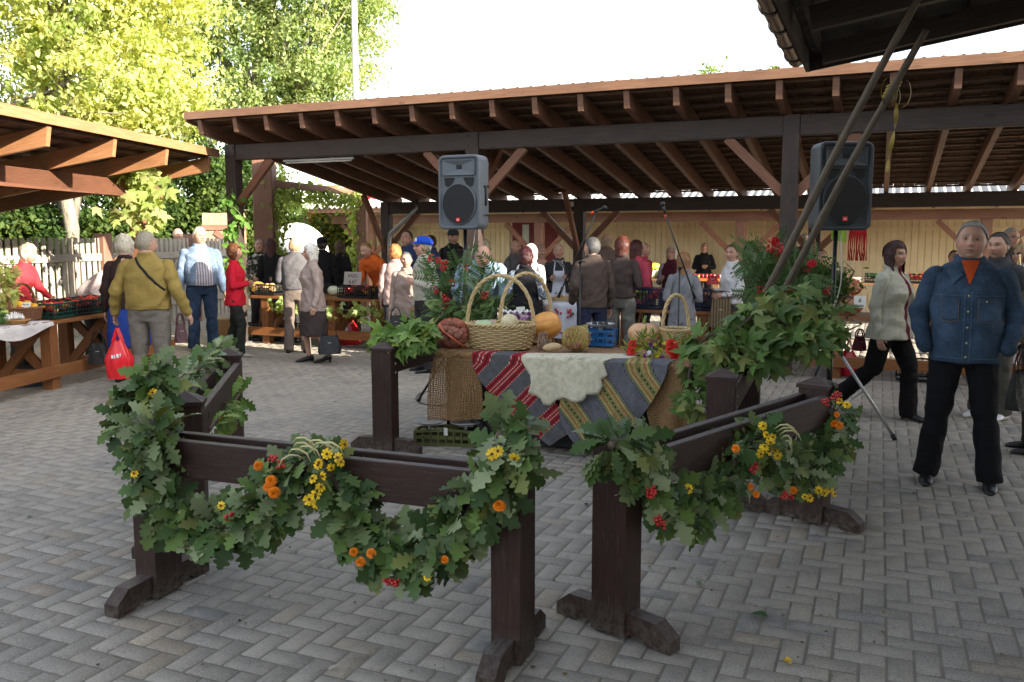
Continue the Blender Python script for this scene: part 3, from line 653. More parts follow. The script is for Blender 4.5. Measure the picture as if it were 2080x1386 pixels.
# ---------------- decorated barriers ----------------
def on_plane(px,py,p0,dr,off=0.0):
    """point where the photo pixel meets the vertical plane through p0 along dr (moved by off towards the camera)"""
    a,y,z=ray(px,py); n=Vector((dr.y,-dr.x,0)); n=n if n.y<0 else -n
    q=p0+n*off; t=(q.x*n.x+q.y*n.y)/(a*n.x+y*n.y); return Vector((a*t,y*t,CAM_H+z*t))
W_BAR=wood('dark_brown_barrier_wood',(.024,.012,.009),(.050,.024,.018),.55,knots=.35,spec=.3,wear=(.075,.055,.048),dust=(.13,.115,.11))
DIRT=plain('cut_wood_end',(.08,.05,.04),.8,.3,30)
def barrier(label,p0,p1,hp=.80,railz=.765,feet=(1,1),name='wooden_barrier'):
    p0=Vector((p0[0],p0[1],0)); p1=Vector((p1[0],p1[1],0)); d=(p1-p0); L=d.length; d.normalize(); n=Vector((d.y,-d.x,0)); Z=Vector((0,0,1))
    t=thing(name,label,'barrier',p0,0,'brown wooden barriers round the display')
    for e,(s) in enumerate((0,L)):
        c=d*s; mb=MB(); mb.beam(c+Z*.012,c+Z*hp,.17,.125,up=d,ch=.004); mb.build('post',W_BAR,t)
        mb=MB(); mb.add([c+d*a*.072+n*b*.095+Z*hp for a,b in ((-1,-1),(1,-1),(1,1),(-1,1))]+[c+d*a*.072+n*b*.095+Z*(hp+.022) for a,b in ((-1,-1),(1,-1),(1,1),(-1,1))]+[c+Z*(hp+.072)],
            [(3,2,1,0),(0,1,5,4),(1,2,6,5),(2,3,7,6),(3,0,4,7),(4,5,8),(5,6,8),(6,7,8),(7,4,8)]); mb.build('post_cap',W_BAR,t)
        for sg in (-1,1):
            if not feet[e]: continue
            a=.087; b=.295; prof=[(a,.025),(a,.115),(b-.07,.110),(b,.055),(b,.0),(b-.10,.0),(b-.13,.025)]
            vs=[c+n*sg*x+d*w+Z*z for w in (-.038,.038) for x,z in prof]; m=len(prof)
            fs=[tuple(range(m)),tuple(range(2*m-1,m-1,-1))]+[(i,i+m,(i+1)%m+m,(i+1)%m) for i in range(m)]
            uv=[[((vs[i]-c).dot(n)+e,vs[i].z+((vs[i]-c).dot(d))*1.0) for i in f] for f in fs]
            mb=MB(); mb.add(vs,fs,uv); mb.build('foot',W_BAR,t)
        mb=MB(); side=-1 if n.y>0 else 1
        for bz in (hp-.10,hp-.17,.07): mb.tube([c+n*side*.089+Z*bz,c+n*side*.097+Z*bz],.010,6)
        mb.build('bolts',STEEL,t)
    for sg in (-1,1):
        mb=MB(); mb.beam(n*sg*.0655+d*-.055+Z*(railz-.08),n*sg*.0655+d*(L+.055)+Z*(railz-.08),.046,.165,ch=.004); mb.build('rail',W_BAR,t)
    return t
A0,A1=(-1.66,3.90),(.005,3.27); B0,B1=(-1.70,4.42),(-2.06,6.2); C0,C1=(.44,3.50),(1.77,4.93); D0,D1=(-.985,6.6),(-.34,8.4); E0,E1=(1.29,5.22),(1.97,7.05)
barrier('barrier at the front left under the thickest oak garland',A0,A1)
barrier('barrier running back on the left with oak leaves over its far rail',B0,B1)
barrier('barrier standing diagonally at the front right under an oak garland with yellow flowers',C0,C1)
barrier('barrier left of the display table under a low maple bough',D0,D1,railz=.80-.01)
barrier('barrier right of the display table buried under maple and rowan boughs',E0,E1)
FLEAF=leafmat('garland_leaf',.12,.5,.18)
OAKC=[(.045,.085,.024),(.06,.11,.03),(.04,.075,.025),(.085,.135,.035),(.06,.10,.04),(.14,.185,.085),(.20,.24,.13),(.11,.15,.06),(.15,.17,.05),(.10,.16,.04)]
def resample(pts,step=.02):
    out=[];pts=[Vector(p) for p in pts]
    # Catmull-Rom
    P=[pts[0]]+pts+[pts[-1]]
    for i in range(1,len(P)-2):
        L=(P[i+1]-P[i]).length; m=max(2,int(L/step))
        for k in range(m):
            t=k/m; a,b2,c,d=P[i-1],P[i],P[i+1],P[i+2]
            out.append(.5*((2*b2)+(c-a)*t+(2*a-5*b2+4*c-d)*t*t+(3*b2-a-3*c+d)*t**3))
    out.append(pts[-1]); return out
def foliage_on(name,path,rad,k,size,cols,parent,tmpl=OAK,down=.35,out=1.0,face=Vector((0,-1,0)),mat=None,along=.6):
    path=[Vector(p) for p in path]; n=len(path); A=np.array(path)
    idx=rng.integers(0,n,size=k); tg=np.array([(path[min(i+1,n-1)]-path[max(i-1,0)]).normalized() for i in range(n)])[idx]
    rv=rdir(k); rv-=tg*np.sum(rv*tg,1,keepdims=True)*.7; rv/=np.linalg.norm(rv,axis=1,keepdims=True)
    rr=rad*(rng.random(k)**.5); P=A[idx]+rv*rr[:,None]*.8
    dirs=rv*out+tg*(rng.normal(size=(k,1))*along)+rdir(k)*.35; dirs[:,2]-=down
    ups=rv+rdir(k)*.5+np.array(face)*.5+np.array([0,0,.35])
    c=np.array(cols)[rng.integers(0,len(cols),size=k)]*rng.uniform(.75,1.3,size=(k,1))
    return scatter(name,*tmpl,P,frames(dirs,ups),rng.uniform(.5,1.35,size=k)*size,c,mat or FLEAF,parent)
PETAL=strip_leaf([(0,.05),(.5,.2),(.85,.26),(1,.15)],.3,.2)
FLM=colattr('petal',.5,.3)
def flowers(name,pts,r,col,parent,petals=14,layers=3,centre=None,face=(0,-1,.3)):
    name=name[:-1] if name.endswith('s') and name!='petals' else name
    for p in pts:
        P=[];D=[];Up=[];S=[];Cc=[]
        f=Vector(face)+Vector([random.gauss(0,.35) for _ in range(3)]); f.normalize(); x=f.orthogonal().normalized(); y=f.cross(x); p=Vector(p)-(Vector((0,.035,0)) if parent.get('category')=='garland' else Vector())
        rr=r*random.uniform(.75,1.2)
        for l in range(layers):
            for i in range(petals):
                a=2*PI*(i+.5*l)/petals+random.uniform(-.1,.1); el=.15+l*.42
                D.append((x*math.cos(a)+y*math.sin(a))*math.cos(el)+f*math.sin(el)); Up.append(f*math.cos(el)-(x*math.cos(a)+y*math.sin(a))*math.sin(el)); P.append(p+f*.004*l); S.append(rr*(1-.2*l)); cc=random.uniform(.75,1.2); Cc.append([c*cc for c in col])
        o=scatter(name,*PETAL,np.array(P),frames(np.array(D),np.array(Up)),np.array(S),np.array(Cc),FLM,parent)
        if centre:
            mb=MB(); mb.ball(p+f*.006,r*.28,8,5); mb.build('flower_centre',plain('flower_centre_%d'%int(centre[0]*1000),centre,.8),o)
BERRY=plain('red_berry',(.42,.012,.01),.25,.15,spec=.6)
def berries(pts,parent,r=.007,spread=.03,n=16,name='berry_cluster',mat=None):
    for p in pts:
        mb=MB(); p=Vector(p)-(Vector((0,.03,0)) if parent.get('category')=='garland' else Vector())
        for _ in range(n):
            q=p+Vector([max(-1.3,min(1.3,random.gauss(0,1)))*spread*.45 for _ in range(3)]); mb.ball(q,r*random.uniform(.85,1.15),8,6)
        mb.build(name,mat or BERRY,parent)
def garland(label,path_px,p0,p1,off,k,rad=.085,size=.12,extra=None):
    p0=Vector((*p0,0)); p1=Vector((*p1,0)); d=(p1-p0).normalized()
    pts=[on_plane(x,y,p0,d,off) for x,y in path_px]; path=resample(pts,.02)
    c=path[len(path)//2]; base=Vector((c.x,c.y,0)); path=[p-base for p in path]
    t=thing('oak_garland',label,'garland',base,0,'oak leaf garlands on the barriers')
    mb=MB(); mb.tube(path,.016,6); mb.build('twig_core',plain('twig',(.10,.075,.05),.8,.3,30),t)
    foliage_on('leaves',path,rad,k,size,OAKC,t)
    return t,base,(lambda x,y,o=0: on_plane(x,y,p0,d,off+.1+o)-base)
def beans(ps,t):
    for p,dx in ps:
        mb=MB(); p=Vector(p)-Vector((0,.03,0)); mb.tube([p,p+Vector((dx*.02,-.02,.022)),p+Vector((dx*.05,-.03,.026)),p+Vector((dx*.08,-.03,.008)),p+Vector((dx*.095,-.03,-.025))],[.003,.006,.007,.006,.002],7,flat=.6)
        mb.build('bean_pod',plain('bean_pod',(.50,.46,.22),.45,.15),t)
# front left garland
t,b,q=garland('thickest oak leaf garland swagged across the front left barrier with marigolds and beans',
  [(340,880),(300,872),(318,905),(315,960),(335,1030),(400,1060),(480,1065),(540,1035),(590,975),(640,935),(690,990),(735,1070),(790,1118),(850,1128),(920,1075),(975,1010),(1020,960),(1045,905),(1010,880)],A0,A1,.115,1300,.064,.12)
flowers('marigolds',[q(x,y) for x,y in ((530,942),(556,972),(562,996),(548,985),(735,1135),(722,1115),(757,1118),(1015,1022),(905,1130))],.021,(.75,.20,.005),t,16,4)
flowers('yellow_flowers',[q(x,y) for x,y in ((702,898),(690,925),(668,918),(652,935),(676,945),(660,962),(640,968),(655,985),(645,1000),(632,1010),(650,940),(695,935),(455,1022),(1000,918),(1012,912),(1045,925),(870,1165),(648,1018),(280,958))],.021,(.78,.50,.01),t,8,1,centre=(.18,.07,.01))
berries([q(x,y) for x,y in ((575,938),(558,925),(790,1175),(805,1178),(470,1045))],t,.007,.022,10)
beans([(q(x,y),s) for x,y,s in ((600,905,1),(610,912,1),(630,900,1),(640,905,1),(590,918,1),(622,930,-1),(655,905,1),(600,895,1))],t)
# leaf clusters on the left corner
def cluster(label,cpx,k,rad,size=.12,p=(-1.7,4.1),name='oak_bunch',cols=OAKC,tmpl=OAK,cat='leaf bunch',grp=None,off=0,dr=Vector((1,0,0)),down=.35,elong=None):
    pts=[on_plane(x,y,Vector((p[0],p[1],0)),dr,off) for x,y in cpx]; path=resample(pts,.02) if len(pts)>1 else pts*2
    base=Vector((path[0].x,path[0].y,0)); path=[x-base for x in path]; t=thing(name,label,cat,base,0,grp)
    mb=MB(); mb.tube(path+[path[-1]+Vector((0,0,-.03))],.012,5); mb.build('twigs',plain('twig',(.10,.075,.05),.8),t)
    foliage_on('leaves',path,rad,k,size,cols,t,tmpl,down=down)
    return t,base,lambda x,y,o=.05: on_plane(x,y,Vector((p[0],p[1],0)),dr,off+o)-base
t,b,q=cluster('bushy oak bunch crowning the left corner where two barriers meet',[(262,862),(285,830),(300,800),(318,775),(300,758)],260,.062,.115,(-1.72,4.15))
flowers('yellow_flowers',[q(310,798,.1),(q(285,952,.1))],.02,(.78,.50,.01),t,8,1,centre=(.18,.07,.01))
# left back garland along the far side of barrier B
Bd=(Vector((*B1,0))-Vector((*B0,0))).normalized()
t,b,q=cluster('pale oak garland lying along the back rail of the left barrier',[(345,790),(375,768),(400,752),(425,732),(445,715),(452,712)],230,.055,.10,(B0[0]-.12,B0[1]),dr=Bd,name='oak_garland',cat='garland',grp='oak leaf garlands on the barriers',cols=OAKC+[(.16,.21,.12)]*4)
t,b,q=cluster('oak swag below the rail of the left barrier with yellow flowers',[(425,872),(440,850),(460,832),(478,812),(485,800)],120,.06,.12,(B0[0]+.09,B0[1]),dr=Bd,name='oak_garland',cat='garland',grp='oak leaf garlands on the barriers',cols=[(.12,.20,.04),(.08,.15,.03),(.16,.22,.05)])
flowers('yellow_flowers',[q(x,y) for x,y in ((452,845),(458,838),(446,850),(440,842))],.02,(.78,.50,.01),t,8,1,centre=(.18,.07,.01))
# front right garland
t,b,q=garland('oak leaf garland swagged along the front right barrier with trailing yellow flowers',
  [(1240,905),(1285,905),(1300,950),(1335,1000),(1390,1030),(1440,1010),(1480,955),(1520,895),(1560,900),(1595,950),(1640,955),(1680,910),(1700,860),(1695,835)],C0,C1,.115,1050,.060,.12)
flowers('yellow_flowers',[q(x,y) for x,y in ((1545,862),(1552,880),(1560,895),(1548,905),(1570,910),(1540,918),(1556,915),(1565,885),(1575,922),(1395,988),(1658,992),(1670,998),(1680,990),(1690,1000),(1640,1008),(1630,1005),(1715,820),(1700,812))],.021,(.80,.52,.01),t,8,1,centre=(.18,.07,.01))
flowers('marigolds',[q(x,y) for x,y in ((1490,908),(1520,985),(1532,1000),(1695,840),(1700,862),(1690,858),(1608,992))],.019,(.75,.20,.005),t,14,3)
berries([q(x,y) for x,y in ((1318,992),(1320,998),(1526,950),(1530,942),(1333,1052),(1340,1062),(1590,1002),(1600,1005),(1672,815),(1690,806),(1700,800))],t,.007,.024,12)
beans([(q(x,y),s) for x,y,s in ((1570,868,1),(1575,874,1),(1580,880,1),(1582,890,.5),(1588,900,.3))],t)

# ---------------- maple and rowan boughs ----------------
MAPC=[(.13,.22,.04),(.10,.18,.035),(.16,.25,.06),(.08,.15,.03),(.19,.26,.08),(.20,.25,.05)]
MAPD=[(.08,.14,.035),(.10,.17,.045),(.06,.105,.03),(.14,.20,.065),(.18,.24,.08),(.20,.22,.07)]
def bough(label,lines,p,k,rad,size,cols,name='maple_bough',dr=U,tmpl=MAPLE,offs=0,thick=.012,down=.5,zs=None):
    p=Vector((p[0],p[1],0)); base=None; t=None; allp=[]
    for i,l in enumerate(lines):
        o=offs+(l[0] if not isinstance(l[0],tuple) else 0); pp=[x for x in l if isinstance(x,tuple)]
        pts=[on_plane(x,y,p,dr,o) for x,y in pp]
        if base is None: base=Vector((pts[0].x,pts[0].y,0)); t=thing(name,label,'leafy bough',base)
        path=resample([x-base for x in pts],.02); allp+=path
        mb=MB() if i==0 else mb; mb.tube(path,[thick*(1-.7*j/len(path)) for j in range(len(path))],6)
    mb.build('branches',plain('branch_bark',(.07,.055,.04),.8,.3,20),t)
    foliage_on('leaves',allp,rad,k,size,cols,t,tmpl,down=down,along=.9)
    return t,base,lambda x,y,o=.08: on_plane(x,y,p,dr,offs+o)-base
Dd=(Vector((*D1,0))-Vector((*D0,0))).normalized(); Ed=(Vector((*E1,0))-Vector((*E0,0))).normalized()
bough('yellow green maple bough resting on the left display barrier',[(.05,(870,700),(850,690),(800,680),(770,690),(758,715)),(-.1,(875,680),(840,668),(800,672)),(.1,(870,690),(830,700),(795,705),(782,735)),(0,(860,680),(850,655),(868,645))],(-.85,6.75),260,.085,.125,MAPC,down=.6)
bough('large maple bough spilling from the right display barrier over its posts',
  [(.1,(1480,700),(1450,680),(1430,690),(1415,705)),(-.1,(1490,700),(1540,660),(1600,650),(1660,640),(1710,655)),(.2,(1470,720),(1420,730),(1400,760),(1405,810),(1415,850)),(-.2,(1500,690),(1560,625),(1620,610),(1680,615)),(0,(1500,710),(1560,700),(1620,690),(1670,700)),(0,(1490,700),(1500,670),(1530,640)),(.15,(1470,740),(1520,740),(1570,720))],(1.50,5.9),470,.11,.145,MAPD,down=.5,thick=.018)
PIN=([],[])
def pinnate():
    vs=[];fs=[]
    def lf(b,d,L,w):
        o=len(vs); d=Vector(d).normalized(); n=Vector((-d.y,d.x,0)); b=Vector(b)
        vs.extend([b,b+d*L*.5+n*w+Vector((0,0,.02)),b+d*L+Vector((0,0,-.03)),b+d*L*.5-n*w+Vector((0,0,.02))]); fs.append((o,o+1,o+2,o+3))
    for i in range(7):
        y=.15+i*.11; z=-.3*y*y
        for s in (-1,1): lf((0,y,z),(s,.45,-.15),.34-.02*abs(i-2),.055)
    lf((0,.93,-.27),(0,1,-.2),.28,.05)
    o=len(vs); vs.extend([Vector((-.008,0,0)),Vector((.008,0,0)),Vector((.006,.95,-.27)),Vector((-.006,.95,-.27))]); fs.append((o,o+1,o+2,o+3))
    return [tuple(v) for v in vs],fs
PIN=pinnate()
ROWC=[(.10,.17,.06),(.07,.13,.045),(.13,.20,.09),(.055,.11,.04)]
def rowan(label,p,lines,k,bpx,size=.16,cols=ROWC,dr=U,rad=.08,r=.008):
    t,b,q=bough(label,lines,p,k,rad,size,cols,'rowan_bouquet',dr,PIN,0,.008,.1)
    berries([q(x,y,.06+random.uniform(-.05,.08)) for x,y in bpx],t,r,.045,20)
    return t,b,q
cb=(-.15,7.6)
t,b,q=rowan('rowan branches with red berries in the bouquet behind the basket',cb,[(.0,(925,665),(915,620),(895,570),(875,530)),(.05,(935,665),(940,600),(945,550),(940,520)),(-.05,(945,665),(970,610),(1000,570),(1010,545)),(.05,(930,670),(900,630),(885,600)),(0,(940,670),(960,640),(1000,610)),(.05,(920,665),(905,640),(890,650))],230,
  [(893,530),(900,545),(903,535),(945,545),(968,575),(905,605),(908,612),(900,620),(885,590),(875,525),(985,600),(920,575),(904,622)],.17)
foliage_on('broad_leaves',[q(x,y) for x,y in ((900,640),(930,640),(960,630),(980,640),(920,650),(950,650),(975,655))],.10,70,.14,MAPD,t,ROUND)
ev=Vector((1.85,6.9,0))
t,b,q=rowan('tall rowan branches with red berries and flowers at the foot of the leaning poles',(ev.x,ev.y),[(0,(1590,640),(1580,590),(1565,540),(1560,500)),(.1,(1590,640),(1560,600),(1540,560),(1535,525)),(-.1,(1600,640),(1640,580),(1660,540)),(0,(1590,640),(1570,570),(1540,520)),(.1,(1590,640),(1620,590),(1630,550)),(.05,(1590,645),(1570,625),(1545,620))],300,
  [(1570,492),(1582,500),(1590,510),(1565,505),(1580,515),(1588,525),(1610,540),(1620,545),(1595,535),(1560,600),(1600,595),(1612,590),(1545,600),(1640,545),(1655,600),(1660,610),(1600,550),(1575,530),(1545,590),(1625,620),(1680,590),(1560,640),(1640,650),(1575,660)],.17,ROWC,rad=.11,r=.009)
flowers('red_flowers',[q(1650,535,.15),q(1575,490,.15),q(1605,590,.15)],.03,(.5,.01,.02),t,18,4)
# dark leafy bush behind the speaker stand
pb=G(1690,800); 
tree('potted_bush','small leafed dark bush behind the right speaker stand',(2.84,7.9,0),.03,1.4,[((-.02,0,1.2),(.16,.16,.24),2),((.0,0,.85),(.15,.15,.2),1)],2800,.055,[(.03,.07,.02),(.045,.09,.025),(.06,.11,.03)],None,.12,6,'bush')
# ---------------- display table ----------------
T0=Vector((-.62,6.97,0)); TL,TW,TH=2.05,.8,.75
def TP(s,q,z=TH): return T0+U*s+V*q+Vector((0,0,z))
t=thing('display_table','draped display table in the middle of the yard','table',T0)
mb=MB(); mb.beam(U*0+V*.4+Vector((0,0,TH-.02)),U*TL+V*.4+Vector((0,0,TH-.02)),TW,.035,ch=.003); mb.build('tabletop',W_PALE,t)
for s in (.12,TL-.12):
    for q_ in (.1,TW-.1):
        mb=MB(); mb.beam(U*s+V*q_,U*s+V*q_+Vector((0,0,TH-.038)),.06,.06,up=V); mb.build('leg',W_PALE,t)
def tpx(X,Y):
    """crop pixel of the close-up -> (s along the table, drop below its edge)"""
    p=on_plane(700+X/2.737,560+Y/2.737,T0,U,0.02); return ((p-T0).dot(U),TH-p.z)
def fold(s,t,off):  # t<0 lies on the top, t>0 hangs down in front
    if t<0: return T0+U*s+V*(-t)+Vector((0,0,TH+.004+off*.12))
    return T0+U*s-V*(.008+off)+Vector((0,0,TH+.004-t))
CLOTH=colattr('woven_wool',.9,.1,350,.5)
def colmesh(o,cols):
    a=o.data.attributes.new('Col','FLOAT_COLOR','POINT'); c=np.ones((len(cols),4),np.float32); c[:,:3]=cols; a.data.foreach_set('color',c.ravel())
def bez(a,b,c,t): return tuple((1-t)**2*x+2*t*(1-t)*y+t*t*z for x,y,z in zip(a,b,c))
def cloth(name,label,cat,left,right,colf,nu,nv,off0,ripple,top=.12,grp=None,mat=CLOTH):
    L=[tpx(*p) for p in left]; Rr=[tpx(*p) for p in right]; mb=MB(); pos=[]
    def fn(a,b):
        l=bez(*L,b); r=bez(*Rr,b); s=l[0]*(1-a)+r[0]*a; t=l[1]*(1-a)+r[1]*a; e=(l[1]*(1-a)+r[1]*a)
        t0=b; tt=t-top*max(0,1-b*8)
        off=off0+ripple*max(0,tt)*(.5+.5*math.sin(a*9+b*3))+.006*math.sin(a*5+b*6); pos.append((s,t)); return fold(s,tt,off)-T0
    mb.grid(fn,nu,nv); o=mb.build(name,mat); o.location=T0
    colmesh(o,np.array([colf(*p) for p in pos])); tag(o,label,cat,grp)
    m=o.modifiers.new('thick','SOLIDIFY'); m.thickness=.004
    return o
def kil1(s,t):
    c=(s+t)*.7071; d=(s-t)*.7071; g=(.105,.105,.11); r=(.30,.018,.025); w=(.50,.46,.38); n=.9+.2*random.random()
    ph=(c-.285)%.235
    if ph<.125:
        col=r
        if abs(ph-.05)<.004 or abs(ph-.075)<.004: col=w if (d*55)%1<.6 else r
        elif abs(ph-.025)<.004 or abs(ph-.10)<.004: col=(.04,.02,.03)
        if ph<.006 or ph>.119: col=w if (d*45)%1<.5 else r
    else: col=g
    return tuple(x*n for x in col)
def kil2(s,t):
    c=(s*.78-t*.62); d=(s*.62+t*.78); g=(.125,.125,.14); n=.9+.2*random.random(); ph=(c-.02)%.30
    if ph<.15:
        q=abs(ph-.075)
        col=(.16,.17,.06) if q>.062 else (.36,.30,.14) if q>.048 else (.30,.13,.05) if q>.036 else (.34,.26,.11) if q>.018 else (.20,.19,.07)
        if q<.006 and (d*28)%1<.45: col=(.02,.03,.02)
        if .028<q<.033 and (d*40)%1<.5: col=(.10,.12,.04)
        if .10<c%.6<.0: col=g
    else: col=g; 
    if .158<ph<.163 or .285<ph<.290: col=(.015,.015,.03) if (d*40)%1<.55 else g
    return tuple(x*n for x in col)
def burl(s,t):
    n=random.uniform(.7,1.2); return (.26*n,.15*n,.065*n)
BUR,n_,b_=newmat('open_burlap'); a_=n_.nodes.new('ShaderNodeAttribute'); a_.attribute_name='Col'; n_.links.new(a_.outputs['Color'],b_.inputs['Base Color']); b_.inputs['Roughness'].default_value=.95
vv=coord(n_,'UV'); sx_=n_.nodes.new('ShaderNodeSeparateXYZ'); n_.links.new(vv,sx_.inputs[0])
def grid_alpha(n_,out,fr,width):
    m=n_.nodes.new('ShaderNodeMath'); m.operation='MULTIPLY'; m.inputs[1].default_value=fr; n_.links.new(out,m.inputs[0])
    f=n_.nodes.new('ShaderNodeMath'); f.operation='FRACT'; n_.links.new(m.outputs[0],f.inputs[0])
    g=n_.nodes.new('ShaderNodeMath'); g.operation='LESS_THAN'; g.inputs[1].default_value=width; n_.links.new(f.outputs[0],g.inputs[0]); return g.outputs[0]
nz=n_.nodes.new('ShaderNodeTexNoise'); nz.inputs['Scale'].default_value=6; n_.links.new(vv,nz.inputs['Vector'])
def warp(o): 
    m=n_.nodes.new('ShaderNodeMath'); m.operation='MULTIPLY_ADD'; m.inputs[1].default_value=.10; n_.links.new(nz.outputs[0],m.inputs[0]); n_.links.new(o,m.inputs[2]); return m.outputs[0]
mx_=n_.nodes.new('ShaderNodeMath'); mx_.operation='MAXIMUM'
n_.links.new(grid_alpha(n_,warp(sx_.outputs[0]),24,.50),mx_.inputs[0]); n_.links.new(grid_alpha(n_,warp(sx_.outputs[1]),34,.50),mx_.inputs[1]); n_.links.new(mx_.outputs[0],b_.inputs['Alpha'])
o=cloth('burlap_cloth','loose brown burlap hanging over the left front corner of the display table','burlap cloth',[(515,412),(470,600),(480,800)],[(735,425),(790,640),(770,800)],burl,60,60,.03,.12,.2,None,BUR)
cloth('burlap_cloth','loose brown burlap hanging at the right end of the display table','burlap cloth',[(1700,500),(1650,700),(1720,880)],[(1930,500),(1910,700),(1900,870)],burl,50,50,.015,.10,.2,None,BUR)
# inner cloth that hides the frame
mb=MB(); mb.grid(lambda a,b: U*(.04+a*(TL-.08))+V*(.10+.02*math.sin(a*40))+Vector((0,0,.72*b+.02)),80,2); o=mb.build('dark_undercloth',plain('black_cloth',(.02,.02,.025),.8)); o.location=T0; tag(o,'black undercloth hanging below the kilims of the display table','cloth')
cloth('red_kilim','grey and red striped woollen rug hanging in a point from the display table','rug',[(722,440),(700,600),(1150,945)],[(1075,450),(1120,640),(1290,850)],kil1,230,230,.045,.03)
cloth('ochre_kilim','grey and ochre striped woollen rug hanging in a point at the right of the table','rug',[(1400,470),(1080,700),(1300,935)],[(1820,490),(1740,720),(1575,865)],kil2,230,230,.065,.03)
# pale sheepskin
fo=[(1000,430),(1005,470),(1030,510),(1055,545),(1062,590),(1048,640),(1085,655),(1110,670),(1130,708),(1160,712),(1195,684),(1245,672),(1290,690),(1325,692),(1352,680),(1368,650),(1400,650),(1432,645),(1450,610),(1442,570),(1478,548),(1470,520),(1455,480)]
fb=[tpx(*p) for p in fo]
topf=[(tpx(1570,470)[0],-.06),(tpx(1590,470)[0],-.16),(tpx(1530,470)[0],-.18),(tpx(1500,470)[0],-.30),(tpx(1400,470)[0],-.24),(tpx(1250,460)[0],-.17),(tpx(1150,450)[0],-.10),(tpx(1040,440)[0],-.06)]
outl=fb+topf; cs=(tpx(1250,560)[0],.03); nb_=len(outl)*8
def fur_b(a):
    x=a*len(outl); i=int(x)%len(outl); f=x-int(x); p,q_=outl[i],outl[(i+1)%len(outl)]; return (p[0]*(1-f)+q_[0]*f,p[1]*(1-f)+q_[1]*f)
from mathutils import noise as mn
FP=[]
def furf(a,b):
    e=fur_b(a); r=b; s=cs[0]+(e[0]-cs[0])*r; t_=cs[1]+(e[1]-cs[1])*r
    off=.078+.006*mn.noise(Vector((s*9,t_*9,0)))+.05*max(0,t_)*(1+math.sin(s*16)); off*=1 if t_>0 else .2; off-=.0*b
    p=fold(s,t_,off); FP.append((p,b)); return p-T0
mb=MB(); mb.grid(furf,nb_,16); FURM=colattr('sheepskin',.95,.1,90,.8)
o=mb.build('sheepskin',FURM); o.location=T0; colmesh(o,np.array([(.60*(.9+.1*random.random()),.53,.40) for _ in FP])); tag(o,'pale cream sheepskin draped over the front of the display table','sheepskin'); o['label']='pale cream sheepskin draped over the front of the display table'
m=o.modifiers.new('thick','SOLIDIFY'); m.thickness=.012
k=26000; e=[fur_b(x) for x in rng.random(k)]; rr=rng.random(k)**.5
P=[];D=[]
for (es,et),r in zip(e,rr):
    r=r*1.0; s=cs[0]+(es-cs[0])*r; t_=cs[1]+(et-cs[1])*r
    off=.078+.006*mn.noise(Vector((s*9,t_*9,0)))+.05*max(0,t_)*(1+math.sin(s*16)); off*=1 if t_>0 else .2
    P.append(fold(s,t_,off+.008)-T0); n2=mn.noise_vector(Vector((s*14,t_*14,3))); 
    D.append((Vector((n2.x*.8,-.15,-.8+n2.z*.5)) if t_>0 else Vector((n2.x,-.6+n2.y,.1))))
fur=scatter('fleece',[(-.07,0,0),(.07,0,0),(.03,1,-.1),(-.03,1,-.1)],[(0,1,2,3)],np.array(P),frames(np.array(D)+rng.normal(size=(k,3))*.25,np.array([[.1,-1,.4]]*k)+rdir(k)*.4),rng.uniform(.006,.014,size=k),np.array([(.64,.57,.42)])*rng.uniform(.75,1.15,size=(k,1)),FURM,o)

# ---------------- baskets ----------------
WICK=plain('pale_wicker',(.52,.38,.19),.5,.25,60,.1)
WICKD=plain('brown_wicker',(.20,.09,.04),.5,.25,60,.1)
def basket(name,label,loc,rx,ry,h,hh,rz=0,mat=None,handle=True,rows=17,flare=.85,grp=None,nst=26,thk=1.0):
    mat=mat or WICK; t=thing(name,label,'basket',loc,rz,grp); seg=nst*4
    mb=MB()
    for j in range(rows):
        z=.012+(h-.03)*j/(rows-1); f=flare+(1-flare)*(z/h)**.7
        mb.tube([(( rx*f+.008*math.cos(nst*PI*i*2/seg/2+j*PI))*math.cos(2*PI*i/seg),(ry*f+.008*math.cos(nst*PI*i*2/seg/2+j*PI))*math.sin(2*PI*i/seg),z) for i in range(seg)],.0062*thk*(h/.19)**.3,6,closed=True,flat=1.0)
    mb.build('weave',mat,t)
    mb=MB()
    for i in range(nst):
        a=2*PI*i/nst; mb.tube([(rx*(flare+(1-flare)*(z/h)**.7)*math.cos(a),ry*(flare+(1-flare)*(z/h)**.7)*math.sin(a),z) for z in (0,h*.33,h*.66,h)],.004,5)
    mb.build('stakes',mat,t)
    mb=MB()
    for ph in (0,PI/1.0):
        mb.tube([((rx*1.01+.009*math.cos(22*2*PI*i/220+ph))*math.cos(2*PI*i/220),(ry*1.01+.009*math.cos(22*2*PI*i/220+ph))*math.sin(2*PI*i/220),h+.009*math.sin(22*2*PI*i/220+ph)) for i in range(220)],.0085,6,closed=True)
    mb.build('rim',mat,t)
    mb=MB(); mb.lathe([(.001,.006),(1,.006)],sx=rx*flare,sy=ry*flare); mb.build('bottom',mat,t)
    if handle:
        mb=MB()
        for ph in (0,2.1,4.2):
            pts=[]
            for i in range(61):
                a=PI*i/60; x=rx*1.0*math.cos(a)*(1 if True else 0); z=h*.6+(hh-h*.6)*math.sin(a)**.75; tw=9*a
                ca=math.cos(a); nx,nz=ca,math.sin(a)
                pts.append((x+nx*.008*math.cos(tw+ph),.010*math.sin(tw+ph),z+nz*.008*math.cos(tw+ph)))
            mb.tube(pts,.0095,7)
        mb.build('handle',mat,t)
    return t
def on_table(px,py,z=TH+.006):
    return G(px,py,z)
p=on_table(1016,711); 
basket('wicker_basket','large pale wicker basket with tall arched handle in front on the display table',(p.x,p.y+.12,TH+.006),.285,.21,.20,.60,-.25,rows=12,thk=1.15)
bk1=Vector((p.x,p.y+.12,TH+.006))
